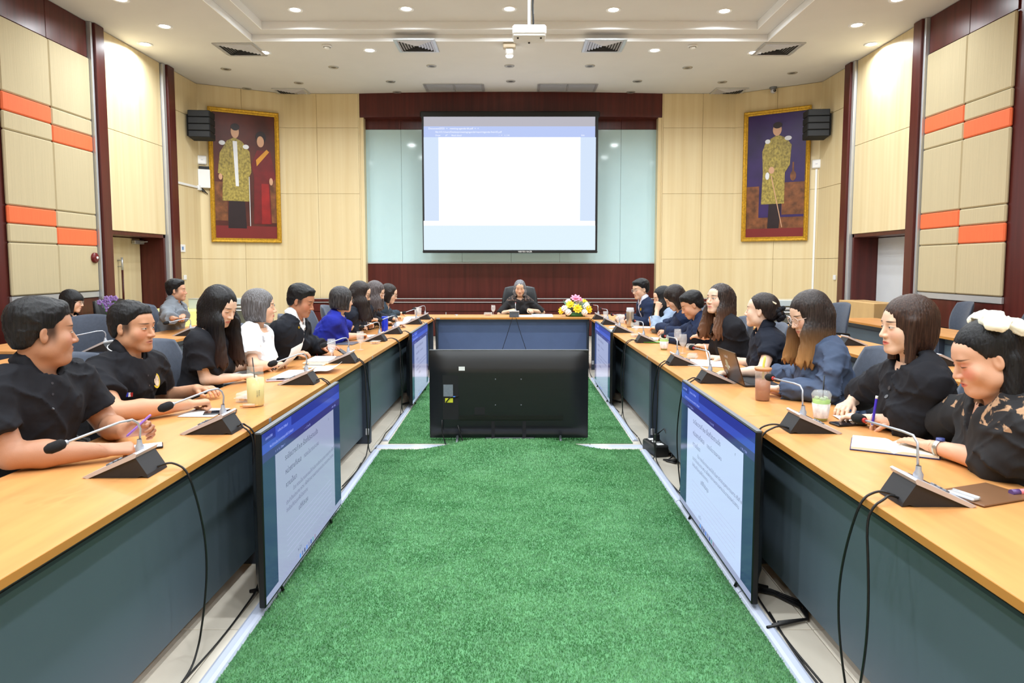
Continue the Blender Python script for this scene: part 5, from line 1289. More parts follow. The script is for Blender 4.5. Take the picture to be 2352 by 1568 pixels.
    sm_ = skin_mat('skin_' + label.split(',')[0][:40].replace(' ', '_'), skin, **skinkw)
    V_ = np.concatenate(VV) - O; me = np_mesh('body', V_, np.concatenate(QQ), sm_, np.concatenate(AA)); obj('body', me, root)
    # --- clothes
    def garment(nm, g):
        s = SDF(); e = g.get('e', .012); torso(s, e)
        for q in (-1, 1):
            sl = g.get('sleeve', .6); ur = (.050 if male else .042) * bw + e + g.get('puff', .0); ve = (E[q] - S[q]) / np.linalg.norm(E[q] - S[q]); vw = (W[q] - E[q]) / np.linalg.norm(W[q] - E[q])
            if sl <= 0: continue
            if sl < 1:
                end = S[q] + (E[q] - S[q]) * sl; s.cone(S[q] - u * .005, S[q] + (E[q] - S[q]) * min(1, sl + .1), ur + .002, ur * .92 + g.get('flare', .004), .014, cut=(end, ve))
            else:
                fr = min(sl - 1, .97); end = E[q] + (W[q] - E[q]) * fr
                s.cone(S[q] - u * .005, E[q], ur + .002, ur * .86 + g.get('flare', .004), .014); s.cone(E[q], E[q] + (W[q] - E[q]) * min(1, fr + .12), ur * .86 + g.get('flare', .004), (.030 if male else .027) + e + g.get('cuff', .004), .012, cut=(end, vw))
        s.ell(P - u * .11, np.array((.24, .22, .06)), .03, R_, op=1)
        nr = g.get('neck', .082); s.ell(N + u * .055 + fw * g.get('nf', .022), (nr, nr, nr * 1.0), .012, R_, op=1)
        if g.get('v'): s.cone(N + fw * .10 + u * .01, N + fw * .135 - u * g['v'], g.get('vw', .045), .006, .012, op=1)
        lo3 = np.minimum.reduce([P - .30, S[-1] - .12, S[1] - .12, E[1] - .1, E[-1] - .1] + [W[q] - .06 for q in (-1, 1)]); hi3 = np.maximum.reduce([P + .30, S[-1] + .12, S[1] + .12, E[1] + .1, E[-1] + .1, N + .14] + [W[q] + .06 for q in (-1, 1)]); lo3[2] = P[2] - .14
        Fc, l_, ax = s.eval(lo3, hi3, hc); 
        Fc = Fc + wob(ax[0][:, None, None] - f32(P[0]), ax[1][None, :, None] - f32(P[1]), ax[2][None, None, :], g.get('wr', .002), g.get('wsc', .62), len(label) * .37)
        bx, by, bz = ax[0][:, None, None] - f32(P[0]), ax[1][None, :, None] - f32(P[1]), ax[2][None, None, :] - f32(P[2])
        Fc = Fc + folds(bx * br[0] + by * br[1], bx * bf[0] + by * bf[1] + 0 * bz, bz, g.get('fold', .014), (len(label) * 1.7) % 13)
        v, q_ = nets(Fc, l_, hc); obj(nm, np_mesh(nm, v - O, q_, g['mat']), root)
    if under: garment('undershirt', under)
    garment(top.get('name', 'shirt'), top)
    s = SDF(); e = .014
    s.ell(P - u * .01, np.array((.178, .14, .12)) * np.array((bw, bw, 1)) + .006, .05, R_)
    for q in (-1, 1): s.cone(hip[q], kn[q], .080 * bw + e, .056 + e, .04); s.cone(kn[q], an[q], .052 + e, .045 + e, .03, cut=(an[q], -Zv))
    lo3 = np.minimum.reduce([P - .28, kn[1] - .1, kn[-1] - .1, an[1] - .1, an[-1] - .1]); hi3 = np.maximum.reduce([P + .28, kn[1] + .1, kn[-1] + .1, an[1] + .1]); hi3[2] = P[2] + .09
    Fc, l_, ax = s.eval(lo3, hi3, .022); v, q_ = nets(Fc, l_, .022); obj('trousers', np_mesh('trousers', v - O, q_, cloth('trousers_dark', (30, 31, 36))), root)
    for q in (-1, 1):
        s = SDF(); s.ell(an[q] + bf * .05 - Zv * .055, (.05, .14, .05), .02, np.stack([br, bf, Zv])); s.cone(an[q] - Zv * .06, an[q] - Zv * .02, .045, .043, .02); a = an[q] - .22; b = an[q] + .24; a[2] = .0
        Fc, l_, ax = s.eval(a, b, .018); v, q_ = nets(Fc, l_, .018); obj('shoe', np_mesh('shoe', v - O, q_, M_LEA), root)
    # --- hair
    st, hp_ = hair; YB_ = basis(yaw, 0); Qm = HB @ YB_.T
    dep = hp_.get('len', .12); lo3 = np.array((-.135, -.20, -max(.15, dep + .05))); hi3 = np.array((.135, .135, .16)); hg = hhair / hs
    n_ = np.ceil((hi3 - lo3) / hg).astype(int) + 1; g_ = [(lo3[i] + hg * np.arange(n_[i])).astype(f32) for i in range(3)]
    GX, GY, GZ = g_[0][:, None, None], g_[1][None, :, None], g_[2][None, None, :]; GX, GY, GZ = np.broadcast_arrays(GX, GY, GZ)
    Lc = [(GX * Qm[i][0] + GY * Qm[i][1] + GZ * Qm[i][2]) for i in range(3)]
    Fh = hair_field(st, Lc, (GX, GY, GZ), hp_); v, q_ = nets(Fh, lo3, hg)
    ho = obj('hair', np_mesh('hair', v * hs, q_, hmat), root, tuple(C - O)); ho.rotation_euler = (0, 0, math.radians(yaw) - math.pi / 2)
    info = dict(root=root, C=C, N=N, P=P, HB=HB, BB=BB, R=R_, u=u, S=S, E=E, W=W, grip=grips, hs=hs, O=O, L=L, fw=fw, br=br, bf=bf)
    if collar:
        cm, h_, gap = collar[0], collar[1], collar[2]; V2 = []; n2 = 22
        for i in range(n2 + 1):
            a = gap + (2 * math.pi - 2 * gap) * i / n2; ca, sa = math.cos(a), math.sin(a); fr = max(0, ca)
            for (r, z) in ((.060 if male else .052, .084 + h_ * (1 - .9 * fr) - .070 * fr), (.068 if male else .060, .094 + h_ * (1 - .9 * fr) - .070 * fr), (.098 if male else .086, .052 - .085 * fr ** 2), (.090 if male else .080, .040 - .083 * fr ** 2)):
                rr = r * (1 + 2.5 * fat); V2.append(N + fw * (ca * rr * (1.12 if ca > 0 else 1.0) - .006) - br * sa * rr * 1.02 + u * z)
        F2 = [(i * 4 + k, i * 4 + k + 1, i * 4 + 5 + k, i * 4 + 4 + k) for i in range(n2) for k in range(3)]
        MB().add([Vector(v_ - O) for v_ in V2], F2, 0, True).build('collar', cm, root)
        if len(collar) > 3:
            pts = [Vector(V2[i * 4 + 2] - O) + Vector(u) * .001 for i in range(n2 + 1)]; MB().tube(pts, .0028, 5).build('collar_trim', collar[3], root)
    if chairsrc is not None:
        cc = P - bf * .02 + bf * .06; chair(chairsrc, cc[0], cc[1], byaw, chairlab, 'office chairs taken by people')
    PEOPLE[label] = info
    return info
def glasses(inf, rim, r=.021, m=None, round_=True, lens=(230, 235, 240)):
    HB, C, hs = inf['HB'], inf['C'], inf['hs']; Pw = lambda x, y, z: Vector(C + np.array((x, y, z)) * hs @ HB - inf['O'])
    g = MB()
    for q in (-1, 1):
        pts = [Pw(q * .0335 + r * 1.12 * math.cos(a), .0985 - .10 * abs(.0335 * 0 + r * math.cos(a)) * (1 if q * math.cos(a) > 0 else .3), -.003 + r * .92 * math.sin(a)) for a in [2 * math.pi * i / 18 for i in range(19)]]
        g.tube(pts, .0017, 6, cap=False)
        g.tube([Pw(q * (.0335 + r * 1.1), .095, .004), Pw(q * .071, .075, .006), Pw(q * .080, .03, .004), Pw(q * .080, -.012, .0), Pw(q * .078, -.03, -.014)], .0016, 6)
    g.tube([Pw(-.0125, .0985, .0), Pw(0, .103, .003), Pw(.0125, .0985, .0)], .0016, 6)
    fr = g.build('glasses', rim, inf['root'])
    for q in (-1, 1):
        V2 = [Pw(q * .0335, .0975, -.003)] + [Pw(q * .0335 + r * 1.1 * math.cos(a), .0975, -.003 + r * .9 * math.sin(a)) for a in [2 * math.pi * i / 18 for i in range(18)]]
        MB().add(V2, [(0, 1 + i, 1 + (i + 1) % 18) for i in range(18)]).build('lens', MATS['lens_glass'], fr)
mat('lens_glass', (240, 244, 250), .03, alpha=.12, spec=.8)
# ================================================================== the cast
def zp(px, py, z): return np.array(onZ(px, py, z))
C_BLK = cloth('cloth_black', (27, 28, 34)); C_BLK2 = cloth('cloth_black_crepe', (31, 32, 38)); C_WHT = cloth('cloth_white', (238, 240, 244), var=.03); C_SUIT = cloth('suit_black', (27, 30, 38)); C_ROY = cloth('cloth_royal_blue', (34, 44, 152)); C_NB = cloth('cloth_blue_black', (34, 39, 50)); C_TEAL = cloth('cloth_dark_teal', (50, 64, 76)); C_GRY = cloth('jacket_grey', (124, 130, 138))
C_SLATE = cloth('cloth_slate_blue', (70, 84, 110), rough=.7); C_NAVY = cloth('blazer_navy', (28, 40, 68)); C_NPOLO = cloth('polo_navy', (24, 29, 42)); C_DEN = cloth('shirt_pale_denim', (150, 168, 194), var=.2); C_LBL = cloth('shirt_pale_blue', (214, 218, 236), var=.03)
def lace_mat(name, skinc, z0, sc=26):
    m = bpy.data.materials.new(name); m.use_nodes = True; nt = m.node_tree; b = nt.nodes['Principled BSDF']; b.inputs['Roughness'].default_value = .85
    tc = nd(nt, 'ShaderNodeTexCoord'); nz = nd(nt, 'ShaderNodeTexNoise'); nz.inputs['Scale'].default_value = sc; nz.inputs['Detail'].default_value = 4; nz.inputs['Distortion'].default_value = .6; nt.links.new(tc.outputs['Object'], nz.inputs['Vector'])
    rp = nd(nt, 'ShaderNodeValToRGB'); rp.color_ramp.elements[0].position = .54; rp.color_ramp.elements[0].color = (0, 0, 0, 1); rp.color_ramp.elements[1].position = .58; rp.color_ramp.elements[1].color = (1, 1, 1, 1); nt.links.new(nz.outputs[0], rp.inputs[0])
    sp_ = nd(nt, 'ShaderNodeSeparateXYZ'); nt.links.new(tc.outputs['Object'], sp_.inputs[0]); gt = nd(nt, 'ShaderNodeMath', operation='GREATER_THAN'); nt.links.new(sp_.outputs[2], gt.inputs[0]); gt.inputs[1].default_value = z0
    mu = nd(nt, 'ShaderNodeMath', operation='MULTIPLY'); nt.links.new(rp.outputs[0], mu.inputs[0]); nt.links.new(gt.outputs[0], mu.inputs[1])
    mx = nd(nt, 'ShaderNodeMix', data_type='RGBA'); nt.links.new(mu.outputs[0], mx.inputs[0]); mx.inputs[6].default_value = lin((22, 22, 26)); mx.inputs[7].default_value = lin(skinc); nt.links.new(mx.outputs[2], b.inputs['Base Color'])
    return m
H_BLK = hair_mat('hair_black', (11, 11, 14), (30, 31, 37), .5); H_DKB = hair_mat('hair_dark_brown', (28, 21, 20), (58, 46, 43)); H_BRN = hair_mat('hair_brown', (46, 30, 24), (82, 56, 44)); H_GRY = hair_mat('hair_salt_pepper', (84, 80, 80), (146, 146, 152)); H_GRB = hair_mat('hair_grey_brown', (62, 54, 54), (132, 124, 126)); H_GR2 = hair_mat('hair_silver', (70, 70, 76), (190, 192, 200))
H_OMB = hair_mat('hair_ombre', (34, 28, 28), (74, 62, 58), tips=((166, 122, 74), -.06, -.26)); H_BR2 = hair_mat('hair_brown_tips', (34, 27, 27), (80, 64, 58), tips=((112, 76, 54), -.05, -.25))
SK_M = (196, 142, 108); SK_F = (224, 184, 156); SK_L = (232, 196, 172)
polo = dict(sleeve=.62, neck=.074, e=.014, flare=.012, wr=.0035)
# ---- men's side
M1 = person('man in a black polo shirt holding a purple stylus over a lit phone', (98, 762), 2.66, 46, -2, -8, male=True, hs=1.07, fat=.006, bw=1.24, lean=.16, skin=(182, 132, 104), skinkw=dict(brow=(30, 24, 22), eye=.6, shave=.12, stubble=(34, 28, 27), lips=(158, 96, 84)), hair=('short', dict(t=.006, top=.016, hl=.064, fade2=1, fade=.03)), hmat=H_BLK, top=dict(polo, mat=C_BLK), collar=(C_BLK, .012, .35),
            wrists={1: zp(238, 1034, .795), -1: zp(284, 990, .82)}, hands=('grip', 'fist'), hdir=((.85, .25, .12), None), hnorm=((-.25, .9, .35), (0, -.35, .9)), chairsrc=CH0, chairlab='grey office chair of the man holding the purple stylus', elbows={1: zp(24, 1046, .81)}, up=.30, fo=.27, poles={1: (-.6, -.5, -.9), -1: (-.3, .7, -.9)})
M2 = person('man in a black polo shirt with white collar trim and yellow crest', (305, 750), 3.52, -4, -4, -10, male=True, hs=1.06, fat=.004, bw=1.18, lean=.14, skin=(202, 150, 118), skinkw=dict(brow=(36, 28, 24), eye=.62, shave=.1, brow_w=.9, stubble=(44, 36, 34), lips=(176, 108, 96)), hair=('short', dict(t=.005, top=.013, hl=.070, fade2=1, fade=.03)), hmat=H_BLK, top=dict(polo, mat=C_BLK), collar=(C_BLK, .012, .35, C_WHT),
            wrists={1: zp(432, 928, .795), -1: zp(452, 893, .80)}, hands=('relax', 'fist'), chairsrc=CH0, chairlab='grey office chair of the man with the yellow crest', elbows={1: zp(262, 946, .81)}, up=.30, fo=.27, poles={1: (-.5, -.6, -.9), -1: (-.3, .7, -.9)})
W3 = person('woman with long black hair in a black puff-sleeve top, writing', (506, 703), 4.28, -14, -24, 0, skin=SK_L, skinkw=dict(eye=.3, lips=(196, 96, 92)), hair=('long', dict(t=.013, top=.014, len=.37, fw=.05, ow=.053, part=.02, tip=.022)), hmat=hair_mat('hair_black_brown', (14, 13, 15), (34, 34, 40), tips=((60, 42, 36), -.16, -.36)), bust=.02, top=dict(mat=C_BLK2, sleeve=.68, neck=.098, puff=.012, flare=.010), wrists={1: zp(548, 866, .79), -1: zp(590, 838, .80)}, hands=('pen', 'relax'), chairsrc=CH0, chairlab='grey office chair of the woman with long black hair', lean=.12, elbows={1: zp(472, 872, .80)})
W4 = person('woman with a grey bob in a white short-sleeve blouse, turning pages', (598, 704), 4.95, 16, -1, 4, skin=(226, 180, 150), skinkw=dict(eye=.55, lips=(198, 104, 98)), hair=('bob', dict(t=.016, top=.018, len=.108, ow=.055, ot=.060)), hmat=H_GRY, bust=.02, bw=1.06, top=dict(mat=C_WHT, sleeve=.66, neck=.098, flare=.012), wrists={1: zp(628, 838, .79), -1: zp(672, 812, .80)}, hands=('relax', 'relax'), chairsrc=CH0, chairlab='grey office chair of the woman in the white blouse', lean=.12, elbows={1: zp(584, 842, .81)})
M5 = person('man in a black suit and white shirt pointing at a phone', (692, 691), 5.4, -2, -18, -4, male=True, bw=1.1, skin=(186, 128, 98), skinkw=dict(brow=(28, 22, 20), eye=.35, shave=.12, lips=(150, 92, 80), stubble=(30, 26, 26)), hair=('short', dict(t=.008, top=.022, hl=.066, fade2=1)), hmat=H_BLK, under=dict(mat=C_WHT, sleeve=0, e=.006, neck=.072), top=dict(mat=C_SUIT, name='suit_jacket', sleeve=1.92, neck=.078, v=.22, vw=.05, e=.018, cuff=.012), collar=(C_WHT, .014, .3), wrists={1: zp(724, 786, .85), -1: zp(748, 796, .83)}, hands=('flat', 'flat'), chairsrc=CH0, chairlab='grey office chair of the man in the black suit', lean=.14)
W6 = person('woman in a bright blue blouse with short dark hair and glasses, turned away', (786, 688), 6.6, 40, -6, 12, skin=SK_F, skinkw=dict(eye=.5), hair=('bob', dict(t=.016, top=.016, len=.100, ow=.047)), hmat=hair_mat('hair_black_grey', (34, 33, 36), (92, 90, 92)), bust=.015, top=dict(mat=C_ROY, sleeve=.95, neck=.085, flare=.022, wr=.004), wrists={1: zp(824, 770, .79), -1: zp(846, 757, .79)}, hands=('relax', 'pen'), chairsrc=CH0, chairlab='grey office chair of the woman in the bright blue blouse', elbows={1: zp(787, 773, .80)})
W7 = person('woman with long dark hair and black-rimmed glasses in a dark jacket, reading', (829, 673), 7.2, 6, -20, 2, skin=SK_F, skinkw=dict(eye=.35), hair=('long', dict(t=.010, len=.28, fw=.06, ow=.056, ot=.07)), hmat=H_DKB, bust=.015, top=dict(mat=C_NB, sleeve=1.45, neck=.09), wrists={1: zp(858, 752, .79), -1: zp(878, 744, .79)}, hands=('relax', 'pen'), chairsrc=CH0, chairlab='grey office chair of the woman with black-rimmed glasses')
W8 = person('woman with swept-back grey-brown hair and clear glasses in a dark jacket', (863, 671), 7.95, 2, -20, 0, skin=SK_F, skinkw=dict(eye=.35), hair=('long', dict(t=.013, top=.018, len=.20, fw=.03, ow=.055, ot=.07)), hmat=H_GRB, bust=.02, top=dict(mat=C_NB, sleeve=1.92, neck=.09), wrists={1: zp(888, 742, .79), -1: zp(908, 736, .79)}, hands=('relax', 'relax'), chairsrc=CH0, chairlab='grey office chair of the woman with swept-back hair')
W9 = person('woman with a dark chin-length bob and thin glasses in a dark teal top', (894, 674), 8.7, 6, -18, 4, skin=SK_F, skinkw=dict(eye=.35), hair=('bob', dict(t=.010, len=.115, ow=.056, ot=.066)), hmat=H_DKB, bust=.015, top=dict(mat=C_TEAL, sleeve=1.8, neck=.085), wrists={1: zp(910, 729, .80), -1: zp(928, 723, .80)}, hands=('relax', 'relax'), chairsrc=CH0, chairlab='grey office chair of the woman with the dark bob')
M11 = person('young man in a grey jacket at the side table', (406, 667), 8.0, 14, 0, 5, male=True, skin=(204, 154, 124), skinkw=dict(eye=.6, stubble=(40, 32, 30), lips=(176, 108, 98)), hair=('short', dict(t=.007, top=.026, hl=.068, fade2=1)), hmat=H_BLK, under=dict(mat=cloth('tee_charcoal', (70, 76, 86)), sleeve=0, e=.006), top=dict(mat=C_GRY, name='jacket', sleeve=1.95, neck=.078, v=.16, vw=.03, e=.022, cuff=.012, wr=.005), collar=(C_GRY, .016, .4), wrists={1: zp(420, 776, .80), -1: zp(438, 768, .80)}, hands=('relax', 'relax'), hdir=((.3, -1, 0), (.3, 1, 0)), chairsrc=CH0, chairlab='grey office chair of the young man in the grey jacket', lod=2, group='people at the side tables')
W10 = person('woman with a black bob and glasses at the side table by the wall', (166, 691), 7.5, 20, -10, 14, skin=SK_L, skinkw=dict(eye=.45), hair=('bob', dict(t=.012, len=.130, ow=.054, fringe=True)), hmat=H_BLK, top=dict(mat=C_BLK, sleeve=1.5, neck=.085), wrists={1: zp(182, 756, .80), -1: zp(196, 752, .80)}, hands=('relax', 'relax'), chairsrc=CH0, chairlab='grey office chair of the woman with the black bob at the side table', lod=2, group='people at the side tables')
# ---- chairwoman
CW = person('chairwoman with wavy silver hair in a black lace-sleeve dress, reading aloud', (1194, 661), 10.75, -90, -14, -90, skin=(222, 180, 150), skinkw=dict(eye=.35, lips=(178, 84, 84)), hair=('bob', dict(t=.010, top=.010, len=.125, ow=.060, ot=.076, strand=2.0, wavy=1, part=.01)), hmat=H_GR2, bust=.015, top=dict(mat=lace_mat('black_lace_dress', (120, 96, 84), .93, 60), name='dress', sleeve=.98, neck=.080), wrists={1: np.array(onZ(1180, 712, .795)), -1: np.array(onZ(1214, 711.5, .795))}, hands=('relax', 'relax'), hdir=((.45, -1, -.1), (-.45, -1, -.1)), chairsrc=CHL, chairlab='tall black leather executive chair of the chairwoman', lod=2, poles={1: (-1, .1, -.5), -1: (1, .1, -.5)})
# ---- women's side
R1 = person('person in a navy blazer with glasses near the flowers, looking at a phone', (1471, 664), 8.6, 200, -10, 188, skin=SK_F, skinkw=dict(eye=.5, brow_w=1.3), hair=('short', dict(t=.012, top=.022, hl=.058)), hmat=H_BLK, under=dict(mat=C_LBL, sleeve=0, e=.006, neck=.07), top=dict(mat=C_NAVY, name='blazer', sleeve=1.92, neck=.078, v=.22, vw=.045, e=.02), collar=(C_LBL, .012, .35), wrists={-1: zp(1452, 736, .80), 1: zp(1432, 728, .82)}, hands=('pen', 'grip'), chairsrc=CH0, chairlab='grey office chair of the person near the flowers')
R2 = person('woman in a pale denim shirt resting her cheek on her fist', (1521, 682), 7.8, 182, -18, 180, skin=SK_F, skinkw=dict(eye=.35), hair=('long', dict(t=.010, len=.26, fw=.05)), hmat=H_BLK, top=dict(mat=C_DEN, sleeve=1.55, neck=.08, e=.018, wr=.004), wrists={-1: np.array(onY(1509, 712, 7.66)), 1: zp(1472, 737, .79)}, hands=('fist', 'relax'), hdir=((.25, .1, .9), None), hnorm=((-.2, -.9, 0), None), chairsrc=CH0, chairlab='grey office chair of the woman in pale denim')
R3 = person('woman with a dark brown bob in a navy jacket bending over her notes', (1549, 684), 7.05, 178, -34, 178, skin=SK_F, skinkw=dict(eye=.3), hair=('bob', dict(t=.016, top=.018, len=.120, ow=.05)), hmat=H_DKB, top=dict(mat=C_NAVY, name='jacket', sleeve=1.92, neck=.085, e=.018), wrists={-1: zp(1500, 757, .79), 1: zp(1492, 749, .79)}, hands=('relax', 'pen'), chairsrc=CH0, chairlab='grey office chair of the woman with the dark brown bob')
R4 = person('person with cropped black hair in a navy jacket, looking down', (1589, 700), 6.3, 172, -24, 176, skin=(206, 156, 126), skinkw=dict(eye=.3), hair=('short', dict(t=.008, top=.018, hl=.062)), hmat=H_BLK, bw=1.08, top=dict(mat=C_NAVY, name='jacket', sleeve=1.92, neck=.080, e=.024, wr=.004), collar=(C_NAVY, .012, .4), wrists={-1: zp(1535, 777, .79), 1: zp(1510, 765, .79)}, hands=('relax', 'grip'), chairsrc=CH0, chairlab='grey office chair of the person with cropped hair')
R5 = person('woman with long wavy brown hair in a black short-sleeve top, arms folded on the table', (1651, 686), 5.45, 205, 4, 190, skin=SK_L, skinkw=dict(eye=.85, lips=(206, 112, 108), brow_w=1.1), hair=('long', dict(t=.009, top=.010, len=.30, fw=.075, ow=.060, ot=.074, tip=.032, strand=1.5)), hmat=H_BR2, bust=.03, bw=1.06, top=dict(mat=C_BLK2, sleeve=.60, neck=.090, flare=.012), wrists={-1: zp(1618, 795, .79), 1: zp(1588, 783, .79)}, hands=('relax', 'relax'), chairsrc=CH0, chairlab='grey office chair of the woman with long wavy brown hair', elbows={-1: zp(1694, 806, .80)})
R6 = person('woman with pinned-up dark hair in a navy polo shirt, looking away', (1748, 713), 4.75, 146, 3, 170, skin=SK_L, skinkw=dict(eye=.6), hair=('updo', dict(t=.008, top=.012, hl=.066)), hmat=H_DKB, bust=.02, bw=1.04, top=dict(mat=C_NPOLO, sleeve=.52, neck=.076, e=.014, flare=.010), collar=(C_NPOLO, .012, .4), wrists={-1: zp(1684, 856, .79), 1: zp(1660, 822, .79)}, hands=('relax', 'pen'), chairsrc=CH0, chairlab='grey office chair of the woman with pinned-up hair', elbows={-1: zp(1750, 852, .80)})
R7 = person('woman with ombre hair and clear glasses in a slate blue shirt, typing', (1858, 722), 3.9, 184, -20, 178, skin=SK_L, skinkw=dict(eye=.32, lips=(206, 128, 118)), hs=1.04, hair=('long', dict(t=.013, top=.016, len=.27, fw=.052, ow=.054, tip=.020)), hmat=H_OMB, bust=.02, top=dict(mat=C_SLATE, sleeve=1.90, neck=.086, e=.015, puff=.003, cuff=.014, flare=.012, fold=.020), wrists={-1: zp(1792, 893, .80), 1: zp(1772, 852, .80)}, hands=('relax', 'relax'), chairsrc=CH0, chairlab='grey office chair of the woman with ombre hair', elbows={-1: zp(1898, 900, .81)})
R8 = person('woman with a brown bob and red lipstick in a black puff-sleeve blouse', (2082, 748), 3.02, 178, -3, 172, skin=(232, 194, 168), skinkw=dict(eye=.6, lips=(206, 62, 60)), hs=1.05, hair=('bob', dict(t=.014, top=.018, len=.150, ow=.056, ot=.072, part=.015)), hmat=H_BRN, bust=.025, bw=1.04, top=dict(mat=C_BLK2, sleeve=1.30, neck=.084, v=.07, e=.016, puff=.014, flare=.014, cuff=.020, wr=.004), wrists={-1: zp(1992, 962, .79), 1: zp(1952, 926, .80)}, hands=('relax', 'relax'), chairsrc=CH0, chairlab='grey office chair of the woman with the brown bob', elbows={-1: zp(2098, 972, .81), 1: zp(1975, 905, .83)})
R9 = person('woman with a white hair bow in a black lace blouse, writing in a notebook', (2262, 822), 2.47, 166, -20, 168, fat=.008, bw=1.22, skin=(222, 172, 144), skinkw=dict(eye=.3, lips=(204, 78, 70), blush=.35, brow=(70, 46, 38)), hs=1.06, hair=('pony', dict(t=.008, top=.016, hl=.066, len=.34, sx=.05)), hmat=H_BLK, bust=.02, top=dict(mat=lace_mat('black_lace_blouse', (176, 140, 108), .93, 16), name='blouse', sleeve=.95, neck=.080, v=.06, e=.018, puff=.014, flare=.014), wrists={-1: zp(2138, 1024, .79), 1: zp(2064, 970, .80)}, hands=('flat', 'pen'), chairsrc=CH0, chairlab='grey office chair of the woman with the white hair bow', lean=.16, elbows={-1: zp(2308, 1068, .80), 1: zp(2165, 972, .83)})
# ---- glasses and small worn things
G_BLK = mat('rim_black', (24, 22, 24), .3, var=.02); G_CLR = mat('rim_clear', (220, 196, 186), .2, var=.02); G_MET = mat('rim_metal', (170, 160, 150), .3, metal=.7, var=.02)
glasses(W6, G_BLK); glasses(W7, G_BLK, .020); glasses(W8, G_CLR, .021); glasses(W9, G_MET, .019); glasses(W10, G_MET, .023); glasses(R1, G_MET, .022); glasses(R7, G_CLR, .024)
def chest_disc(inf, du, dr, nm, rad, m, dep=.135, thick=.004, parent=None, tall=1.0):
    p = inf['P'] + inf['u'] * inf['L'] * du + inf['br'] * dr + inf['fw'] * dep - inf['O']; R_ = Matrix([list(inf['br']), list(inf['fw']), list(inf['u'])]).transposed()
    b = MB(); b.lathe([(0, thick), (rad, thick), (rad, -thick)], 18, c=(0, 0, 0), R=Matrix.Rotation(-math.pi / 2, 3, 'X')); b.V = [tuple(R_ @ Vector((v[0], v[1], v[2] * tall)) + Vector(p)) for v in b.V]
    return b.build(nm, m, parent or inf['root'])
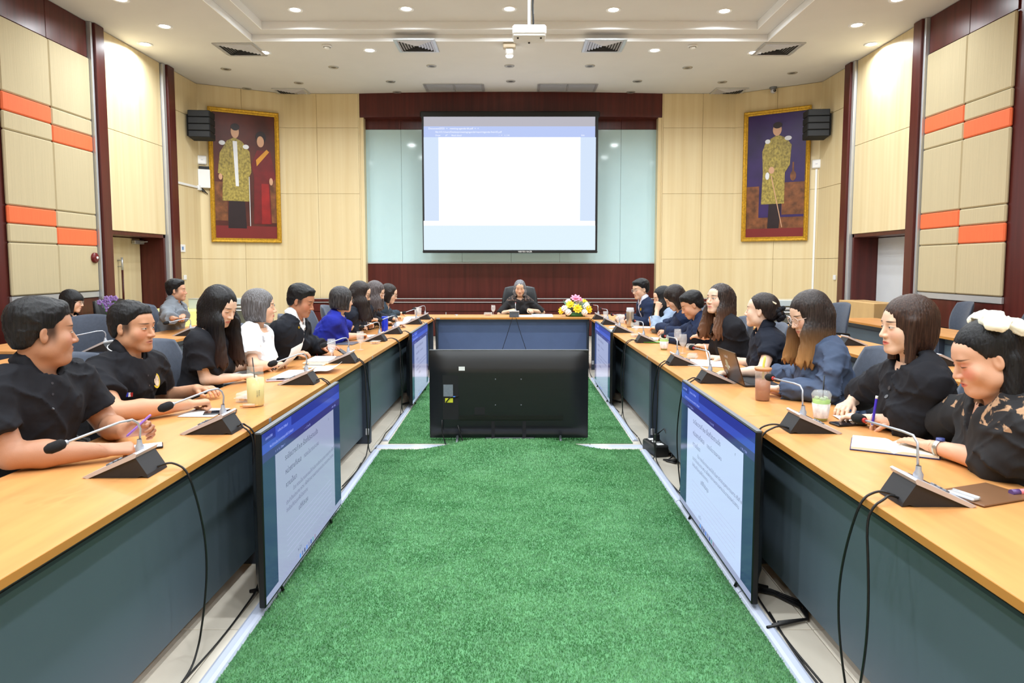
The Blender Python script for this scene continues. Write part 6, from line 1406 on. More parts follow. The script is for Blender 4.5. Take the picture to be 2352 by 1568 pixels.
# ================================================================== conference microphones
M_FOAM = mat('foam_black', (22, 22, 25), .95, var=.3, vscale=(300, 300, 300), bump=.4, bscale=(500, 500, 500)); M_RED = mat('ring_red', (200, 60, 54), .4, var=.05); M_NECK = mat('gooseneck_silver', (190, 196, 208), .35, metal=.45, var=.05)
def mic(p, face, label, xedge=None, down=True, bend=1.0, cables=2, lit=False, neck=True, yoff=(0, 0), sway=0.0, group='gooseneck microphones on the meeting tables'):
    """face: direction (deg) from the unit towards its user; xedge: x of the table edge the cables go over"""
    rz = math.radians(face) + math.pi / 2
    t = thing('conference_microphone', label, 'microphone', (p[0], p[1], ZTOP + .001), rz, group)
    MB().prism([(-.085, 0), (.070, 0), (.088, .006), (.112, .0), (.108, .012), (.068, .074), (-.085, .008)], -.066, .066, 0, lambda u, v, h: Vector((h, u, v))).build('base', mat('mic_black', (34, 35, 40), .5, var=.06), t)
    th = math.atan2(.066, .153)
    MB().prism([(-.118, .004), (-.100, -.002), (.072, .073), (.078, .086), (.070, .090)], -.072, .072, 0, lambda u, v, h: Vector((h, u, v))).build('top_plate', M_SIL, t)
    for k in range(3): MB().box((-.03 + .03 * k, -.045, .040), (.02, .016, .006), 0, .002, Matrix.Rotation(th, 3, 'X')).build('button', M_GREY, t)
    MB().box((.03, .005, .0605), (.05, .05, .003), 0, .001, Matrix.Rotation(th, 3, 'X')).build('speaker_grille', M_BLKM, t)
    if neck:
        x0 = -.02
        MB().lathe([(.014, 0), (.015, .018), (.009, .03), (.008, .045)], 12, c=(x0, .038, .072)).build('neck_socket', M_NECK, t)
        h = .065 * bend; dv = Vector((.93, -.36, 0)) if math.cos(math.radians(face)) < -.5 else Vector((.985, .12, 0)) if math.cos(math.radians(face)) ** 2 > .5 else Vector((0, -1, 0))
        a0 = Vector((x0, .040, .11)); pts = [a0, a0 + Vector((0, .003, h * .7)), a0 + dv * .006 + Vector((0, 0, h * 1.05)), a0 + dv * .028 + Vector((0, 0, h * 1.30)), a0 + dv * .08 + Vector((0, 0, h * 1.32)), a0 + dv * .27 + Vector((0, 0, h * (.95 if face == 180 else 1.2)))]
        MB().tube(pts, .0042, 8).build('gooseneck', M_NECK, t)
        d = (pts[-1] - pts[-2]).normalized(); e = pts[-1]
        MB().tube([e, e + d * .012], [.0085, .0095], 12).build('light_ring', M_RED if lit else M_NECK, t)
        MB().tube([e + d * .010, e + d * .016, e + d * .03, e + d * .056, e + d * .070, e + d * .075], [.012, .0165, .0185, .018, .012, .003], 14).build('windscreen', M_FOAM, t)
    if xedge is not None and cables:
        bpy.context.view_layer.update(); Mi = Matrix.Translation(t.location) @ Matrix.Rotation(rz, 4, 'Z'); Mi = Mi.inverted()
        sx_ = 1 if xedge < 0 else -1            # inward direction
        for k in range(cables):
            s = (-1) ** k; st = Vector(t.location) + Matrix.Rotation(rz, 3, 'Z') @ Vector((s * .008 - .02, .095, .014)); ye = st.y + s * .025 + yoff[0] * (1 if k == 0 else .6)
            end = Vector((xedge + sx_ * (.034 + .014 * k), ye + yoff[1] * s, .075))
            top_ = Vector((xedge + sx_ * .010, ye, ZTOP + .002))
            pts = [st, st.lerp(top_, .45) + Vector((0, 0, .022)), top_ + Vector((-sx_ * .03, 0, .018)), top_, top_ + Vector((sx_ * .022, 0, -.05))]
            m1 = pts[-1]
            for f_ in (.2, .4, .6, .8, .95): pts.append(m1.lerp(end, f_) + Vector((sx_ * .012 * math.sin(f_ * 3.1), .07 * s * math.sin(f_ * 3.1), 0)))
            if down: pts += [end, end + Vector((0, -.05 * s, -.05)), end + Vector((0, -.14 * s, -.064)), end + Vector((sx_ * .01, -.45 * s, -.064)), end + Vector((-sx_ * .01, -.75 * s, -.064))]
            # smooth once
            q = [pts[0]]
            for i in range(len(pts) - 1): q += [pts[i].lerp(pts[i + 1], .25), pts[i].lerp(pts[i + 1], .75)]
            q.append(pts[-1]); pts = q; q = [pts[0]]
            for i in range(len(pts) - 1): q += [pts[i].lerp(pts[i + 1], .25), pts[i].lerp(pts[i + 1], .75)]
            q.append(pts[-1]); MB().tube([Mi @ v for v in q], .0042, 6).build('cable', M_BLK, t)
    return t
def tp(px, py): p = onZ(px, py, ZTOP); return (p.x, p.y)
LM = [((292, 1085), 'of the man holding the purple stylus', 1.0, 1), ((490, 990), 'of the man with the yellow crest', 1.0, 2), ((688, 880), 'of the woman with long black hair', .95, 2), ((788, 832), 'of the woman in the white blouse', .95, 2), ((862, 783), 'of the man in the black suit', .9, 2), ((900, 766), 'beside the blue bottle', 1.0, 2), ((949, 744), 'of the woman with swept-back hair', .9, 1), ((970, 733), 'of the woman with the dark bob', .9, 2)]
for (px, who, bd, nc) in LM:
    p = tp(*px); mic(p, 180, 'gooseneck microphone ' + who, xiL(p[1]), True, bd, nc, sway=.02 if px[0] < 300 else .0)
RM = [((2125, 1148), 'of the woman with the white hair bow', 1.15, 2), ((1858, 988), 'of the woman with the brown bob', 1.1, 2), ((1642, 877), 'beside the open laptop', 1.0, 2), ((1566, 837), 'beside the water goblets', 1.0, 2), ((1486, 786), 'behind the green tea cup', 1.0, 2), ((1430, 763), 'of the woman in pale denim', .9, 1), ((1402, 745), 'near the steel tumbler', .9, 1), ((1380, 733), 'of the person near the flowers', .9, 1)]
for (px, who, bd, nc) in RM:
    p = tp(*px); mic(p, 0, 'gooseneck microphone ' + who, xiR(p[1]), True, bd, nc, lit=True, sway=-.02)
p = onZ(1181, 725, ZTOP); t = mic((p.x, 9.86), 90, 'gooseneck microphone of the chairwoman on the head table', None, False, 1.0, 0, True)
for s in (-1, 1): MB().tube([(s * .015, .10, .012), (s * .02, .13, .012), (s * .03, .146, -.02), (s * .10, .16, -.25), (s * .20, .18, -.55), (s * .24, .2, -.735)], .0042, 6).build('cable', M_BLK, t)
for (px, lb) in (((1822, 768), 'at the end of the middle row table'),): p = tp(*px); mic(p, 0, 'gooseneck microphone ' + lb, 2.85, False, 1.0, 1, True, group='gooseneck microphones on the side tables')
for (px, lb) in (((230, 806), 'on the side table behind the man with the yellow crest'), ((428, 770), 'of the young man in the grey jacket')): p = tp(*px); mic((p[0], p[1]), 180, 'gooseneck microphone ' + lb, None, False, .8, 0, group='gooseneck microphones on the side tables')
for (px, lb) in (((1957, 792), 'behind the woman with ombre hair'), ((2170, 838), 'behind the woman with the brown bob')): p = tp(*px); mic(p, 0, 'microphone base without gooseneck on the middle row table ' + lb, None, False, 1, 0, neck=False, group='gooseneck microphones on the side tables')
# loose cable loop on the floor by the bright television
p = onZ(1790, 1400, .006); t = thing('cable_loop', 'loop of black cables lying on the tiles behind the bright television', 'cable', (p.x, p.y, .006))
for k in range(3):
    b = MB(); b.tube([(-.10 + .01 * k, .18, .012), (.02, .12 + .02 * k, .012), (.09 + .015 * k, .0, .012 + .006 * k), (.08, -.10, .012), (-.06 - .03 * k, -.14 - .02 * k, .02)], .006, 6); b.build('cable', M_BLK, t)
# ================================================================== drinkware
M_WATER = mat('water', (226, 234, 240), .02, alpha=.3, spec=.8)
def goblet(px, label, h=.155, z=ZTOP, water=.4):
    p = onZ(px[0], px[1], z); t = thing('water_goblet', label, 'glass', (p.x, p.y, z + .001), 0, 'stemmed water goblets')
    MB().lathe([(.0, .002), (.030, .002), (.031, .004), (.006, .010), (.0045, .020), (.005, h * .30), (.016, h * .36), (.030, h * .52), (.034, h * .72), (.030, h), (.0285, h), (.0325, h * .72), (.0285, h * .52), (.013, h * .38), (0, h * .36)], 20).build('bowl', M_GLASS, t)
    MB().lathe([(0, h * .365), (.012, h * .385), (.0275, h * .52), (.0285, h * (.52 + .1 * water)), (0, h * (.52 + .1 * water))], 18).build('water', M_WATER, t)
    return t
for (px, lb, h) in (((762, 826), 'beside the brown spectacles', .165), ((828, 804), 'beside the grey tablet', .165), ((1133, 724), 'beside the snack box on the head table', .15), ((1421, 747), 'in front of the steel tumbler', .14), ((1461, 770), 'beside the yellow snack tray', .15), ((1556, 797), 'behind the green tea cup', .165), ((1568, 812), 'closest to the green tea cup', .165)):
    goblet(px, 'clear stemmed water goblet ' + lb, h)
def tumbler_glass(px, label, h=.12, z=ZTOP):
    p = onZ(px[0], px[1], z); t = thing('drinking_glass', label, 'glass', (p.x, p.y, z + .001), 0, 'straight drinking glasses')
    MB().lathe([(0, .001), (.030, .001), (.036, h), (.034, h), (.0285, .008), (0, .008)], 20).build('glass', M_GLASS, t); MB().lathe([(0, .009), (.028, .009), (.031, h * .6), (0, h * .6)], 18).build('water', M_WATER, t)
for (px, lb) in (((1391, 735), 'straight drinking glass beside the phone of the person near the flowers'), ((1428, 743), 'straight drinking glass beside the steel tumbler'), ((222, 764), 'straight drinking glass beside the woman with the black bob at the side table'), ((957, 724), 'patterned drinking glass in front of the woman with the dark bob'), ((963, 725), 'plain drinking glass in front of the woman with the dark bob')): tumbler_glass(px, lb)
# tall clear bottle cup with yellow drink and black straw
p = onZ(588, 932, ZTOP); t = thing('drink_bottle', 'tall clear plastic bottle of pale yellow drink with a black straw', 'bottle', (p.x, p.y, ZTOP + .001)); k = 113 * 2.97 / 1568 / .215
MB().lathe([(0, .001), (.041, .001), (.044, .01), (.0455, .155), (.041, .165), (.043, .172), (.043, .178), (.041, .18), (.041, .213), (.038, .215)], 24).build('bottle', mat('bottle_plastic', (248, 248, 240), .06, alpha=.14, spec=.8), t)
MB().lathe([(0, .004), (.040, .004), (.0425, .012), (.044, .150), (0, .151)], 24).build('drink', mat('drink_yellow', (212, 200, 128), .25, var=.03), t); MB().tube([(.005, 0, .06), (-.012, .0, .26)], .0032, 8).build('straw', M_BLK, t)
me = text_mesh('Refresh\nyour day', .010); me.materials.append(M_GREY); o = obj('lettering', me, t, (.030, -.036, .09)); o.rotation_euler = (math.pi / 2, math.pi / 2, .75)
# brown tumbler
p = onZ(1751, 919, ZTOP); t = thing('glass_tumbler', 'tall glass tumbler of brown milk tea with wooden lid and yellow straw', 'tumbler', (p.x, p.y, ZTOP + .001))
MB().lathe([(0, .001), (.036, .001), (.040, .006), (.043, .17), (.041, .17), (.038, .008), (0, .008)], 26).build('glass', mat('tumbler_glass', (244, 238, 234), .05, alpha=.12, spec=.8), t)
MB().lathe([(0, .004), (.0375, .004), (.0405, .118), (0, .119)], 26).build('drink', mat('milk_tea', (158, 98, 60), .3, var=.04), t)
MB().lathe([(0, .165), (.042, .165), (.0425, .171), (.046, .172), (.046, .182), (0, .183)], 26).build('lid', mat('lid_wood', (196, 142, 98), .5, var=.15, vscale=(10, 60, 10)), t); MB().tube([(0, 0, .10), (.002, 0, .20), (.006, 0, .222), (.008, 0, .245)], .006, 10).build('straw', mat('straw_yellow', (226, 232, 110), .4, var=.03), t)
# iced green tea cups
def tea(px, label, h, r, straw, sleeve):
    p = onZ(px[0], px[1], ZTOP); t = thing('iced_tea_cup', label, 'cup', (p.x, p.y, ZTOP + .001), 0, 'iced green tea cups'); M_G = mat('matcha', (150, 196, 96), .3, var=.15, vscale=(30, 30, 30))
    MB().lathe([(0, .001), (r * .68, .001), (r, h), (r * 1.04, h + .003), (r * 1.02, h + .006)], 24).build('cup', M_CLEAR, t); MB().lathe([(0, .003), (r * .66, .003), (r * .92, h * .86), (0, h * .86)], 22).build('drink', M_G, t)
    MB().lathe([(r * .74, h * .12), (r * .95, h * .72), (r * .96, h * .72), (r * .755, h * .12)], 26).build('paper_sleeve', sleeve, t)
    if straw: MB().lathe([(r * 1.05, h + .004), (r * 1.03, h + .012), (r * .8, h + .026), (r * .3, h + .03), (0, h + .03)], 22).build('dome_lid', M_CLEAR, t); MB().tube([(.004, 0, h * .3), (.012, .004, h + .10)], .0032, 8).build('straw', M_BLK, t)
    for i in range(7):
        R_ = Matrix.Rotation(i * .9, 3, 'Z') @ Matrix.Rotation(.6 * i, 3, 'X'); MB().box((r * .5 * math.cos(i * 2.2), r * .5 * math.sin(i * 2.2), h * .90), (.018, .018, .016), 0, .003, R_).build('ice_cube', mat('ice', (214, 236, 206), .1, alpha=.5), t)
M_SLV = mat('sleeve_print', (226, 214, 208), .7, var=.3, vscale=(40, 40, 26), detail=5)
tea((1885, 965), 'iced green tea cup with dome lid and black straw in a printed paper sleeve', .118, .044, True, M_SLV); tea((1525, 803), 'iced green tea cup with green lid and printed sleeve beside the goblets', .105, .042, True, M_SLV)
# steel tumbler, blue bottle
p = onZ(1447, 751, ZTOP); t = thing('steel_tumbler', 'tall brushed steel tumbler with a clear lid', 'tumbler', (p.x, p.y, ZTOP + .001)); MB().lathe([(0, .001), (.036, .001), (.043, .015), (.046, .185), (.044, .19)], 24).build('body', mat('brushed_steel', (190, 178, 160), .3, metal=.8, var=.08, vscale=(60, 60, 1)), t); MB().lathe([(.047, .185), (.048, .205), (.044, .21), (.043, .235), (0, .236)], 24).build('lid', mat('lid_clear', (226, 230, 236), .1, alpha=.6), t)
p = onZ(884, 765, ZTOP); t = thing('water_bottle', 'bright blue metal water bottle on the table', 'bottle', (p.x, p.y, ZTOP + .001)); MB().lathe([(0, .001), (.034, .001), (.036, .006), (.036, .145), (.034, .15)], 22).build('body', mat('bottle_blue', (24, 50, 200), .3, var=.05, coat=.4), t); MB().lathe([(.035, .15), (.035, .178), (.030, .185), (0, .186)], 22).build('cap', mat('cap_blue', (34, 64, 190), .35, var=.05), t); MB().tube([(.034, 0, .16), (.046, 0, .172), (.036, 0, .185)], .003, 6).build('loop', M_WHT, t)
# ================================================================== papers, books, phones
def flat(px, w_, d_, h, rz, label, cat, name, m, z=ZTOP, ch=.002, group=None, parts=None, pt=None):
    p = onZ(px[0], px[1], z) if pt is None else Vector(pt); t = thing(name, label, cat, (p.x, p.y, z + .001), math.radians(rz), group); MB().box((0, 0, h / 2), (w_, d_, h), 0, min(ch, h * .4)).build('body', m, t); return t
M_PH = mat('phone_black', (20, 20, 23), .25, var=.03); M_PHS = mat('phone_screen', (30, 32, 38), .08, var=.05)
def phone(px, rz, label, lit=None, z=ZTOP, m=None, pt=None, tilt=None):
    t = flat(px, .074, .155, .009, rz, label, 'phone', 'smartphone', m or M_PH, z, .003, 'smartphones on the tables', pt=pt); MB().box((0, 0, .0093), (.067, .146, .0008)).build('screen', lit or M_PHS, t)
    if tilt: t.rotation_euler = tilt
    return t
phone((326, 1030), -62, 'lit smartphone under the hands of the man with the purple stylus', emis('phone_lit', (235, 240, 255), 2.2)); phone((506, 949), -72, 'black smartphone lying by the microphone of the man with the yellow crest')
phone((640, 874), -70, 'pink-cased smartphone lying by the open papers', m=mat('phone_pink', (206, 176, 182), .35, var=.03)); phone((1948, 975), -78, 'black smartphone with a card case in front of the woman with the brown bob'); phone((908, 748), 80, 'dark smartphone beside the blue bottle')
p = np.array(PEOPLE['man in a black suit and white shirt pointing at a phone']['W'][-1]); phone((0, 0), 0, 'dark smartphone held by the man in the black suit', pt=(p[0] + .12, p[1] - .02, 0), z=.80, tilt=(.5, .1, 1.3))
p = PEOPLE['person in a navy blazer with glasses near the flowers, looking at a phone']['grip'][1]; phone((0, 0), 0, 'smartphone held up by the person near the flowers', pt=(p[0] - .02, p[1], 0), z=float(p[2]) - .03, tilt=(.2, 1.1, 0.2))
# M1 stylus, R9 pen, other pens
def stick(a, b, r, label, m, cat='pen', name='pen', tipm=None, capm=None):
    a = Vector(a); b = Vector(b); t = thing(name, label, cat, a, 0, 'pens and pencils'); d = b - a; MB().tube([Vector(), d * .06, d * .94, d], [r * .35, r, r, r * .7], 10).build('barrel', m, t)
    if tipm: MB().tube([d * -.04, d * .07], [r * .2, r * 1.02], 10).build('tip', tipm, t)
    if capm: MB().tube([d * .93, d * 1.03], [r * 1.05, r * .9], 10).build('end_cap', capm, t)
    return t
M_PUR = mat('pen_purple', (70, 52, 190), .3, var=.05); M_LIL = mat('pen_lilac', (160, 120, 220), .3, var=.05)
g = PEOPLE['man in a black polo shirt holding a purple stylus over a lit phone']['grip'][-1]; stick(g + np.array((-.05, -.03, -.035)), g + np.array((.03, .01, .045)), .005, 'purple stylus held over the lit phone', M_LIL)
g = PEOPLE['woman with a white hair bow in a black lace blouse, writing in a notebook']['grip'][1]; stick((g[0] - .008, g[1] - .004, ZTOP + .022), (g[0] + .012, g[1] + .004, ZTOP + .155), .0058, 'purple ballpoint pen writing in the open notebook', M_PUR, tipm=M_SIL, capm=M_WHT)
g = PEOPLE['woman with pinned-up dark hair in a navy polo shirt, looking away']['grip'][1]; stick((g[0], g[1], ZTOP + .012), (g[0] - .03, g[1] + .01, ZTOP + .14), .0055, 'white pen in the hand of the woman with pinned-up hair', M_WHT)
g = PEOPLE['woman with a dark brown bob in a navy jacket bending over her notes']['grip'][1]; stick((g[0], g[1], ZTOP + .012), (g[0] - .02, g[1], ZTOP + .16), .005, 'orange pencil in the hand of the woman with the dark brown bob', mat('pencil_orange', (236, 150, 30), .4, var=.03))
g = PEOPLE['woman with long black hair in a black puff-sleeve top, writing']['grip'][-1]; stick((g[0] + .02, g[1], ZTOP + .012), (g[0] - .10, g[1] - .03, ZTOP + .075), .0045, 'black pencil in the hand of the woman with long black hair', M_BLK, capm=M_WHT)
g = PEOPLE['person in a navy blazer with glasses near the flowers, looking at a phone']['grip'][-1]; stick((g[0], g[1], ZTOP + .012), (g[0] + .01, g[1], ZTOP + .14), .005, 'pale pink pen in the hand of the person near the flowers', mat('pen_pink', (240, 206, 214), .4, var=.03))
# open notebook of the woman with the bow
p = onZ(2052, 1030, ZTOP); t = thing('open_notebook', 'open notebook with navy cover and blank cream pages under the writing hand', 'notebook', (p.x, p.y, ZTOP + .001), math.radians(-28)); M_NVC = mat('cover_navy', (38, 40, 92), .5, var=.05); M_CREAM = mat('page_cream', (240, 236, 220), .7, var=.02)
MB().box((0, 0, .002), (.315, .215, .004), 0, .001).build('cover', M_NVC, t)
for s in (-1, 1):
    V = []; n_ = 10
    for j in (0, 1):
        for i in range(n_ + 1):
            f_ = i / n_; x = s * .153 * f_; V.append((x, (-.104, .104)[j], .004 + .012 * math.sin(min(1, f_ * 5) * 1.57) * (1 - .15 * f_)))
    m_ = n_ + 1; V += [(v[0], v[1], .004) for v in V]
    F_ = [(i, i + 1, m_ + i + 1, m_ + i) for i in range(n_)] + [(i, i + 1, 2 * m_ + i + 1, 2 * m_ + i) for i in range(n_)] + [(m_ + i, m_ + i + 1, 3 * m_ + i + 1, 3 * m_ + i) for i in range(n_)] + [(n_, m_ + n_, 3 * m_ + n_, 2 * m_ + n_)]
    MB().add(V, F_, 0, False).build('page_block', M_CREAM, t)
# clipboard and pink thing
p = onZ(2262, 1138, ZTOP); t = thing('clipboard', 'brown clipboard with a metal clip near the woman with the hair bow', 'clipboard', (p.x, p.y, ZTOP + .001), math.radians(-70)); MB().box((0, 0, .004), (.16, .23, .006), 0, .002).build('board', mat('clipboard_brown', (118, 84, 58), .35, var=.1), t); MB().box((0, -.10, .012), (.09, .03, .010), 0, .003).build('clip', M_ALU, t); MB().tube([(-.045, -.085, .016), (.045, -.085, .016)], .004, 8).build('clip_bar', M_ALU, t)
p = onZ(2340, 1138, ZTOP); t = thing('lipstick', 'pink lipstick tube with a purple cap beside the clipboard', 'lipstick', (p.x, p.y, ZTOP + .001)); MB().tube([(0, 0, .011), (.055, .01, .011)], .010, 12).build('tube', mat('lip_pink', (240, 130, 140), .35, var=.03), t); MB().tube([(-.03, -.005, .011), (.0, 0, .011)], .0105, 12).build('cap', mat('cap_violet', (98, 74, 130), .25, var=.03), t)
# laptop
p = onZ(1716, 893, ZTOP); t = thing('laptop', 'open dark laptop with white stickers on its bronze lid', 'laptop', (1.40, 4.30, ZTOP + .001), math.radians(93)); LW, LD_ = .31, .22; M_LAP = mat('laptop_bronze', (92, 72, 54), .3, metal=.6, var=.15); M_LPD = mat('laptop_dark', (36, 36, 40), .35, var=.05)
MB().box((0, -LD_ / 2, .008), (LW, LD_, .014), 0, .003).build('base', M_LPD, t)
MB().box((0, -LD_ * .38, .0155), (LW * .9, LD_ * .42, .002)).build('keyboard', M_BLKM, t); MB().box((0, -LD_ * .80, .0155), (LW * .34, LD_ * .28, .001)).build('touchpad', M_GREY, t)
la = math.radians(18); Rl = Matrix.Rotation(-la, 3, 'X'); cl_ = Rl @ Vector((0, 0, .105)) + Vector((0, .004, .012)); lid = MB().box(cl_, (LW, .007, .21), 0, .002, Rl).build('lid', M_LAP, t)
MB().box(cl_ + Rl @ Vector((0, -.0042, 0)), (LW * .95, .001, .19), 0, 0, Rl).build('screen', emis('laptop_screen', (150, 170, 200), .6), lid)
def stk(u, v, rx, rz_, m):
    b = MB(); b.prism(oval(0, 0, rx, rz_, 18), 0, .0006, 0, lambda a, c, h: cl_ + Rl @ Vector((u + a, .0037 + h, v + c))); b.build('sticker', m, lid)
M_STK = mat('sticker_cream', (206, 204, 170), .5, var=.2, vscale=(60, 60, 60))
stk(.05, .0, .022, .036, M_STK); stk(.02, -.01, .008, .009, M_PAPER); stk(.085, -.015, .006, .008, M_PAPER); stk(.095, -.055, .010, .013, mat('sticker_grey', (160, 160, 160), .5, var=.4, vscale=(120, 120, 120)))
me = text_mesh('hello!', .030); me.materials.append(M_PAPER); o = obj('lettering', me, lid); o.rotation_euler = (Matrix.Rotation(-la, 3, 'X') @ Matrix.Rotation(math.pi, 3, 'Z') @ Matrix.Rotation(math.pi / 2, 3, 'X')).to_euler(); o.location = cl_ + Rl @ Vector((.06, .0042, .05))
# red pouch beside laptop, brown case with earbuds
p = onZ(1662, 868, ZTOP); t = thing('red_pouch', 'small red cloth pouch behind the laptop', 'pouch', (p.x, p.y, ZTOP + .001)); MB().ball((0, 0, .018), (.035, .02, .018)).build('pouch', mat('pouch_red', (230, 86, 70), .7, var=.1), t); MB().ball((.015, 0, .032), (.014, .01, .01)).build('knot', mat('pouch_red', (230, 86, 70), .7), t)
t = flat((1818, 902), .20, .26, .022, -82, 'flat brown leather case beside the brown tumbler', 'case', 'leather_case', mat('leather_brown', (146, 96, 74), .4, var=.08)); pz = t.location
t = thing('stylus_charm', 'white stylus cap with a pink ball lying on the brown leather case', 'accessory', (onZ(1790, 890, ZTOP + .025).x, onZ(1790, 890, ZTOP + .025).y, ZTOP + .0245)); MB().tube([(-.025, 0, .007), (0, .006, .009), (.02, 0, .007)], [.004, .007, .006], 10).build('cap', M_WHT, t); MB().ball((.03, -.004, .010), .010).build('ball', mat('ball_pink', (240, 128, 138), .4, var=.03), t)
# paper sheets with slight curl
def sheet(px, w_, d_, rz, label, curl=.0, n_layers=1, z=ZTOP, m=None, name='paper_sheet', lift=0.0):
    p = onZ(px[0], px[1], z); t = thing(name, label, 'paper', (p.x, p.y, z + .001), math.radians(rz), 'loose papers')
    for k in range(n_layers):
        V = []; n_ = 12
        for j in range(2):
            for i in range(n_ + 1):
                f_ = i / n_; V.append(((f_ - .5) * w_ + .004 * k, (j - .5) * d_ + .003 * k, .0015 + .0015 * k + curl * max(0, f_ - .6) ** 2 * 6 + lift * math.sin(f_ * 3.14)))
        V += [(v[0], v[1], v[2] + .001) for v in V]; m_ = n_ + 1
        F_ = [(i, i + 1, m_ + i + 1, m_ + i) for i in range(n_)] + [(2 * m_ + i, 2 * m_ + i + 1, 3 * m_ + i + 1, 3 * m_ + i) for i in range(n_)] + [(i, i + 1, 2 * m_ + i + 1, 2 * m_ + i) for i in range(n_)] + [(m_ + i, m_ + i + 1, 3 * m_ + i + 1, 3 * m_ + i) for i in range(n_)] + [(0, m_, 3 * m_, 2 * m_), (n_, m_ + n_, 3 * m_ + n_, 2 * m_ + n_)]
        MB().add(V, F_, 0, True).build('sheet', m or M_PAPER, t)
    return t
sheet((672, 862), .21, .36, 0, 'thick open document of white pages in front of the woman in white', n_layers=5)
# turned page
p = onZ(668, 848, ZTOP); t = thing('turned_page', 'white page being turned upright above the open document', 'paper', (p.x, p.y, ZTOP + .010), math.radians(0)); V = []; n_ = 10
for i in range(n_ + 1):
    f_ = i / n_
    for j in (-1, 1): V.append((-.07 + .10 * f_ + .03 * math.sin(f_ * 3), .0 + j * .135 + .05 * f_, .17 * f_ * (1 - .12 * f_) + (.015 if j > 0 else 0) * f_))
V += [(v[0] + .0012, v[1], v[2]) for v in V]; N_ = 2 * (n_ + 1)
MB().add(V, [(2 * i, 2 * i + 1, 2 * i + 3, 2 * i + 2) for i in range(n_)] + [(N_ + 2 * i, N_ + 2 * i + 2, N_ + 2 * i + 3, N_ + 2 * i + 1) for i in range(n_)], 0, True).build('page', M_PAPER, t)
sheet((745, 853), .20, .24, 4, 'curled white report booklet beside the open document', curl=.05, n_layers=2, lift=.02)
t = flat((735, 831), .19, .27, .012, 0, 'cream notebook under the white notebook by the spectacles', 'notebook', 'notebook', mat('notebook_cream', (226, 214, 190), .6, var=.04)); t2 = flat((738, 826), .17, .25, .012, 0, 'white notebook stacked on the cream notebook by the spectacles', 'notebook', 'notebook', M_PAPER, z=ZTOP + .014)
t = flat((722, 842), .12, .18, .010, 0, 'small cream notebook with a black pen strap by the spectacles', 'notebook', 'notebook', mat('notebook_cream', (226, 214, 190), .6)); MB().box((0, 0, .0115), (.12, .012, .002)).build('strap', M_BLK, t)
t = flat((800, 789), .17, .25, .008, -6, 'closed grey tablet between the goblets', 'tablet', 'tablet', mat('tablet_grey', (104, 110, 124), .35, metal=.4, var=.03))
# spectacles on the table
p = onZ(745, 815, ZTOP); t = thing('spectacles', 'clear spectacles with dark red temples lying on the table', 'glasses', (p.x, p.y, ZTOP + .001), math.radians(20)); M_RT = mat('temple_red', (116, 34, 30), .3, var=.05)
for s in (-1, 1):
    fr = MB().tube([(s * .034 + .026 * math.cos(a), 0, .022 + .020 * math.sin(a)) for a in [2 * math.pi * i / 16 for i in range(17)]], .002, 6, cap=False).build('rim', G_CLR, t); MB().tube([(s * .06, 0, .028), (s * .066, -.04, .024), (s * .062, -.12, .01), (s * .056, -.145, .003)], .003, 6).build('temple', M_RT, t)
MB().tube([(-.009, 0, .026), (.009, 0, .026)], .002, 6).build('bridge', G_CLR, t)
# snack boxes
M_CLAM = mat('clamshell', (248, 244, 238), .08, alpha=.28, spec=.7)
def clam(px, label, snack, w_=.11, d_=.085, rz=0, closed=True):
    p = onZ(px[0], px[1], ZTOP); t = thing('snack_box', label, 'snack box', (p.x, p.y, ZTOP + .001), math.radians(rz), 'clear snack boxes'); MB().prism([(-w_ / 2 + .008, -d_ / 2 + .008), (w_ / 2 - .008, -d_ / 2 + .008), (w_ / 2 - .008, d_ / 2 - .008), (-w_ / 2 + .008, d_ / 2 - .008)], 0.001, .022, 0).build('tray', M_CLAM, t); MB().box((0, 0, .024), (w_, d_, .003), 0, .001).build('rim', M_CLAM, t)
    if closed: MB().box((0, 0, .038), (w_ - .012, d_ - .012, .024), 0, .006).build('lid', M_CLAM, t)
    for i in range(4): MB().ball((-.03 + .02 * i, .008 * (-1) ** i, .014), (.012, .016, .010), 10, 6).build('snack', snack, t)
M_SN = mat('snack_golden', (230, 178, 110), .6, var=.15, vscale=(60, 60, 60))
clam((566, 921), 'clear clamshell snack box beside the yellow drink bottle', M_SN, rz=80); clam((1121, 725), 'clear snack box beside the goblet of the chairwoman', M_SN, .13, .09); clam((862, 789), 'open clear snack box beside the goblet near the grey tablet', M_SN, rz=85, closed=False); clam((1462, 773), 'clear snack tray of yellow pastry under the goblet by the steel tumbler', M_SN, .16, .12, 85, False); clam((1586, 803), 'clear snack box with pale wrapper beside the goblets', mat('snack_pale', (238, 216, 170), .6, var=.1), rz=70)
clam((1590, 826), 'empty clear snack lid behind the microphone beside the goblets', mat('snack_pale', (238, 216, 170), .6), rz=70)
p = onZ(572, 936, ZTOP); t = thing('rolled_snack', 'rolled wafer snack in a tan wrapper beside the clamshell box', 'snack', (p.x, p.y, ZTOP + .001), math.radians(15)); MB().tube([(-.03, 0, .011), (.03, 0, .011)], [.010, .010], 12).build('wrapper', mat('wrapper_tan', (226, 186, 152), .6, var=.1), t); MB().tube([(-.045, .0, .010), (.045, .0, .010)], [.006, .006], 10).build('wafer', M_SN, t)
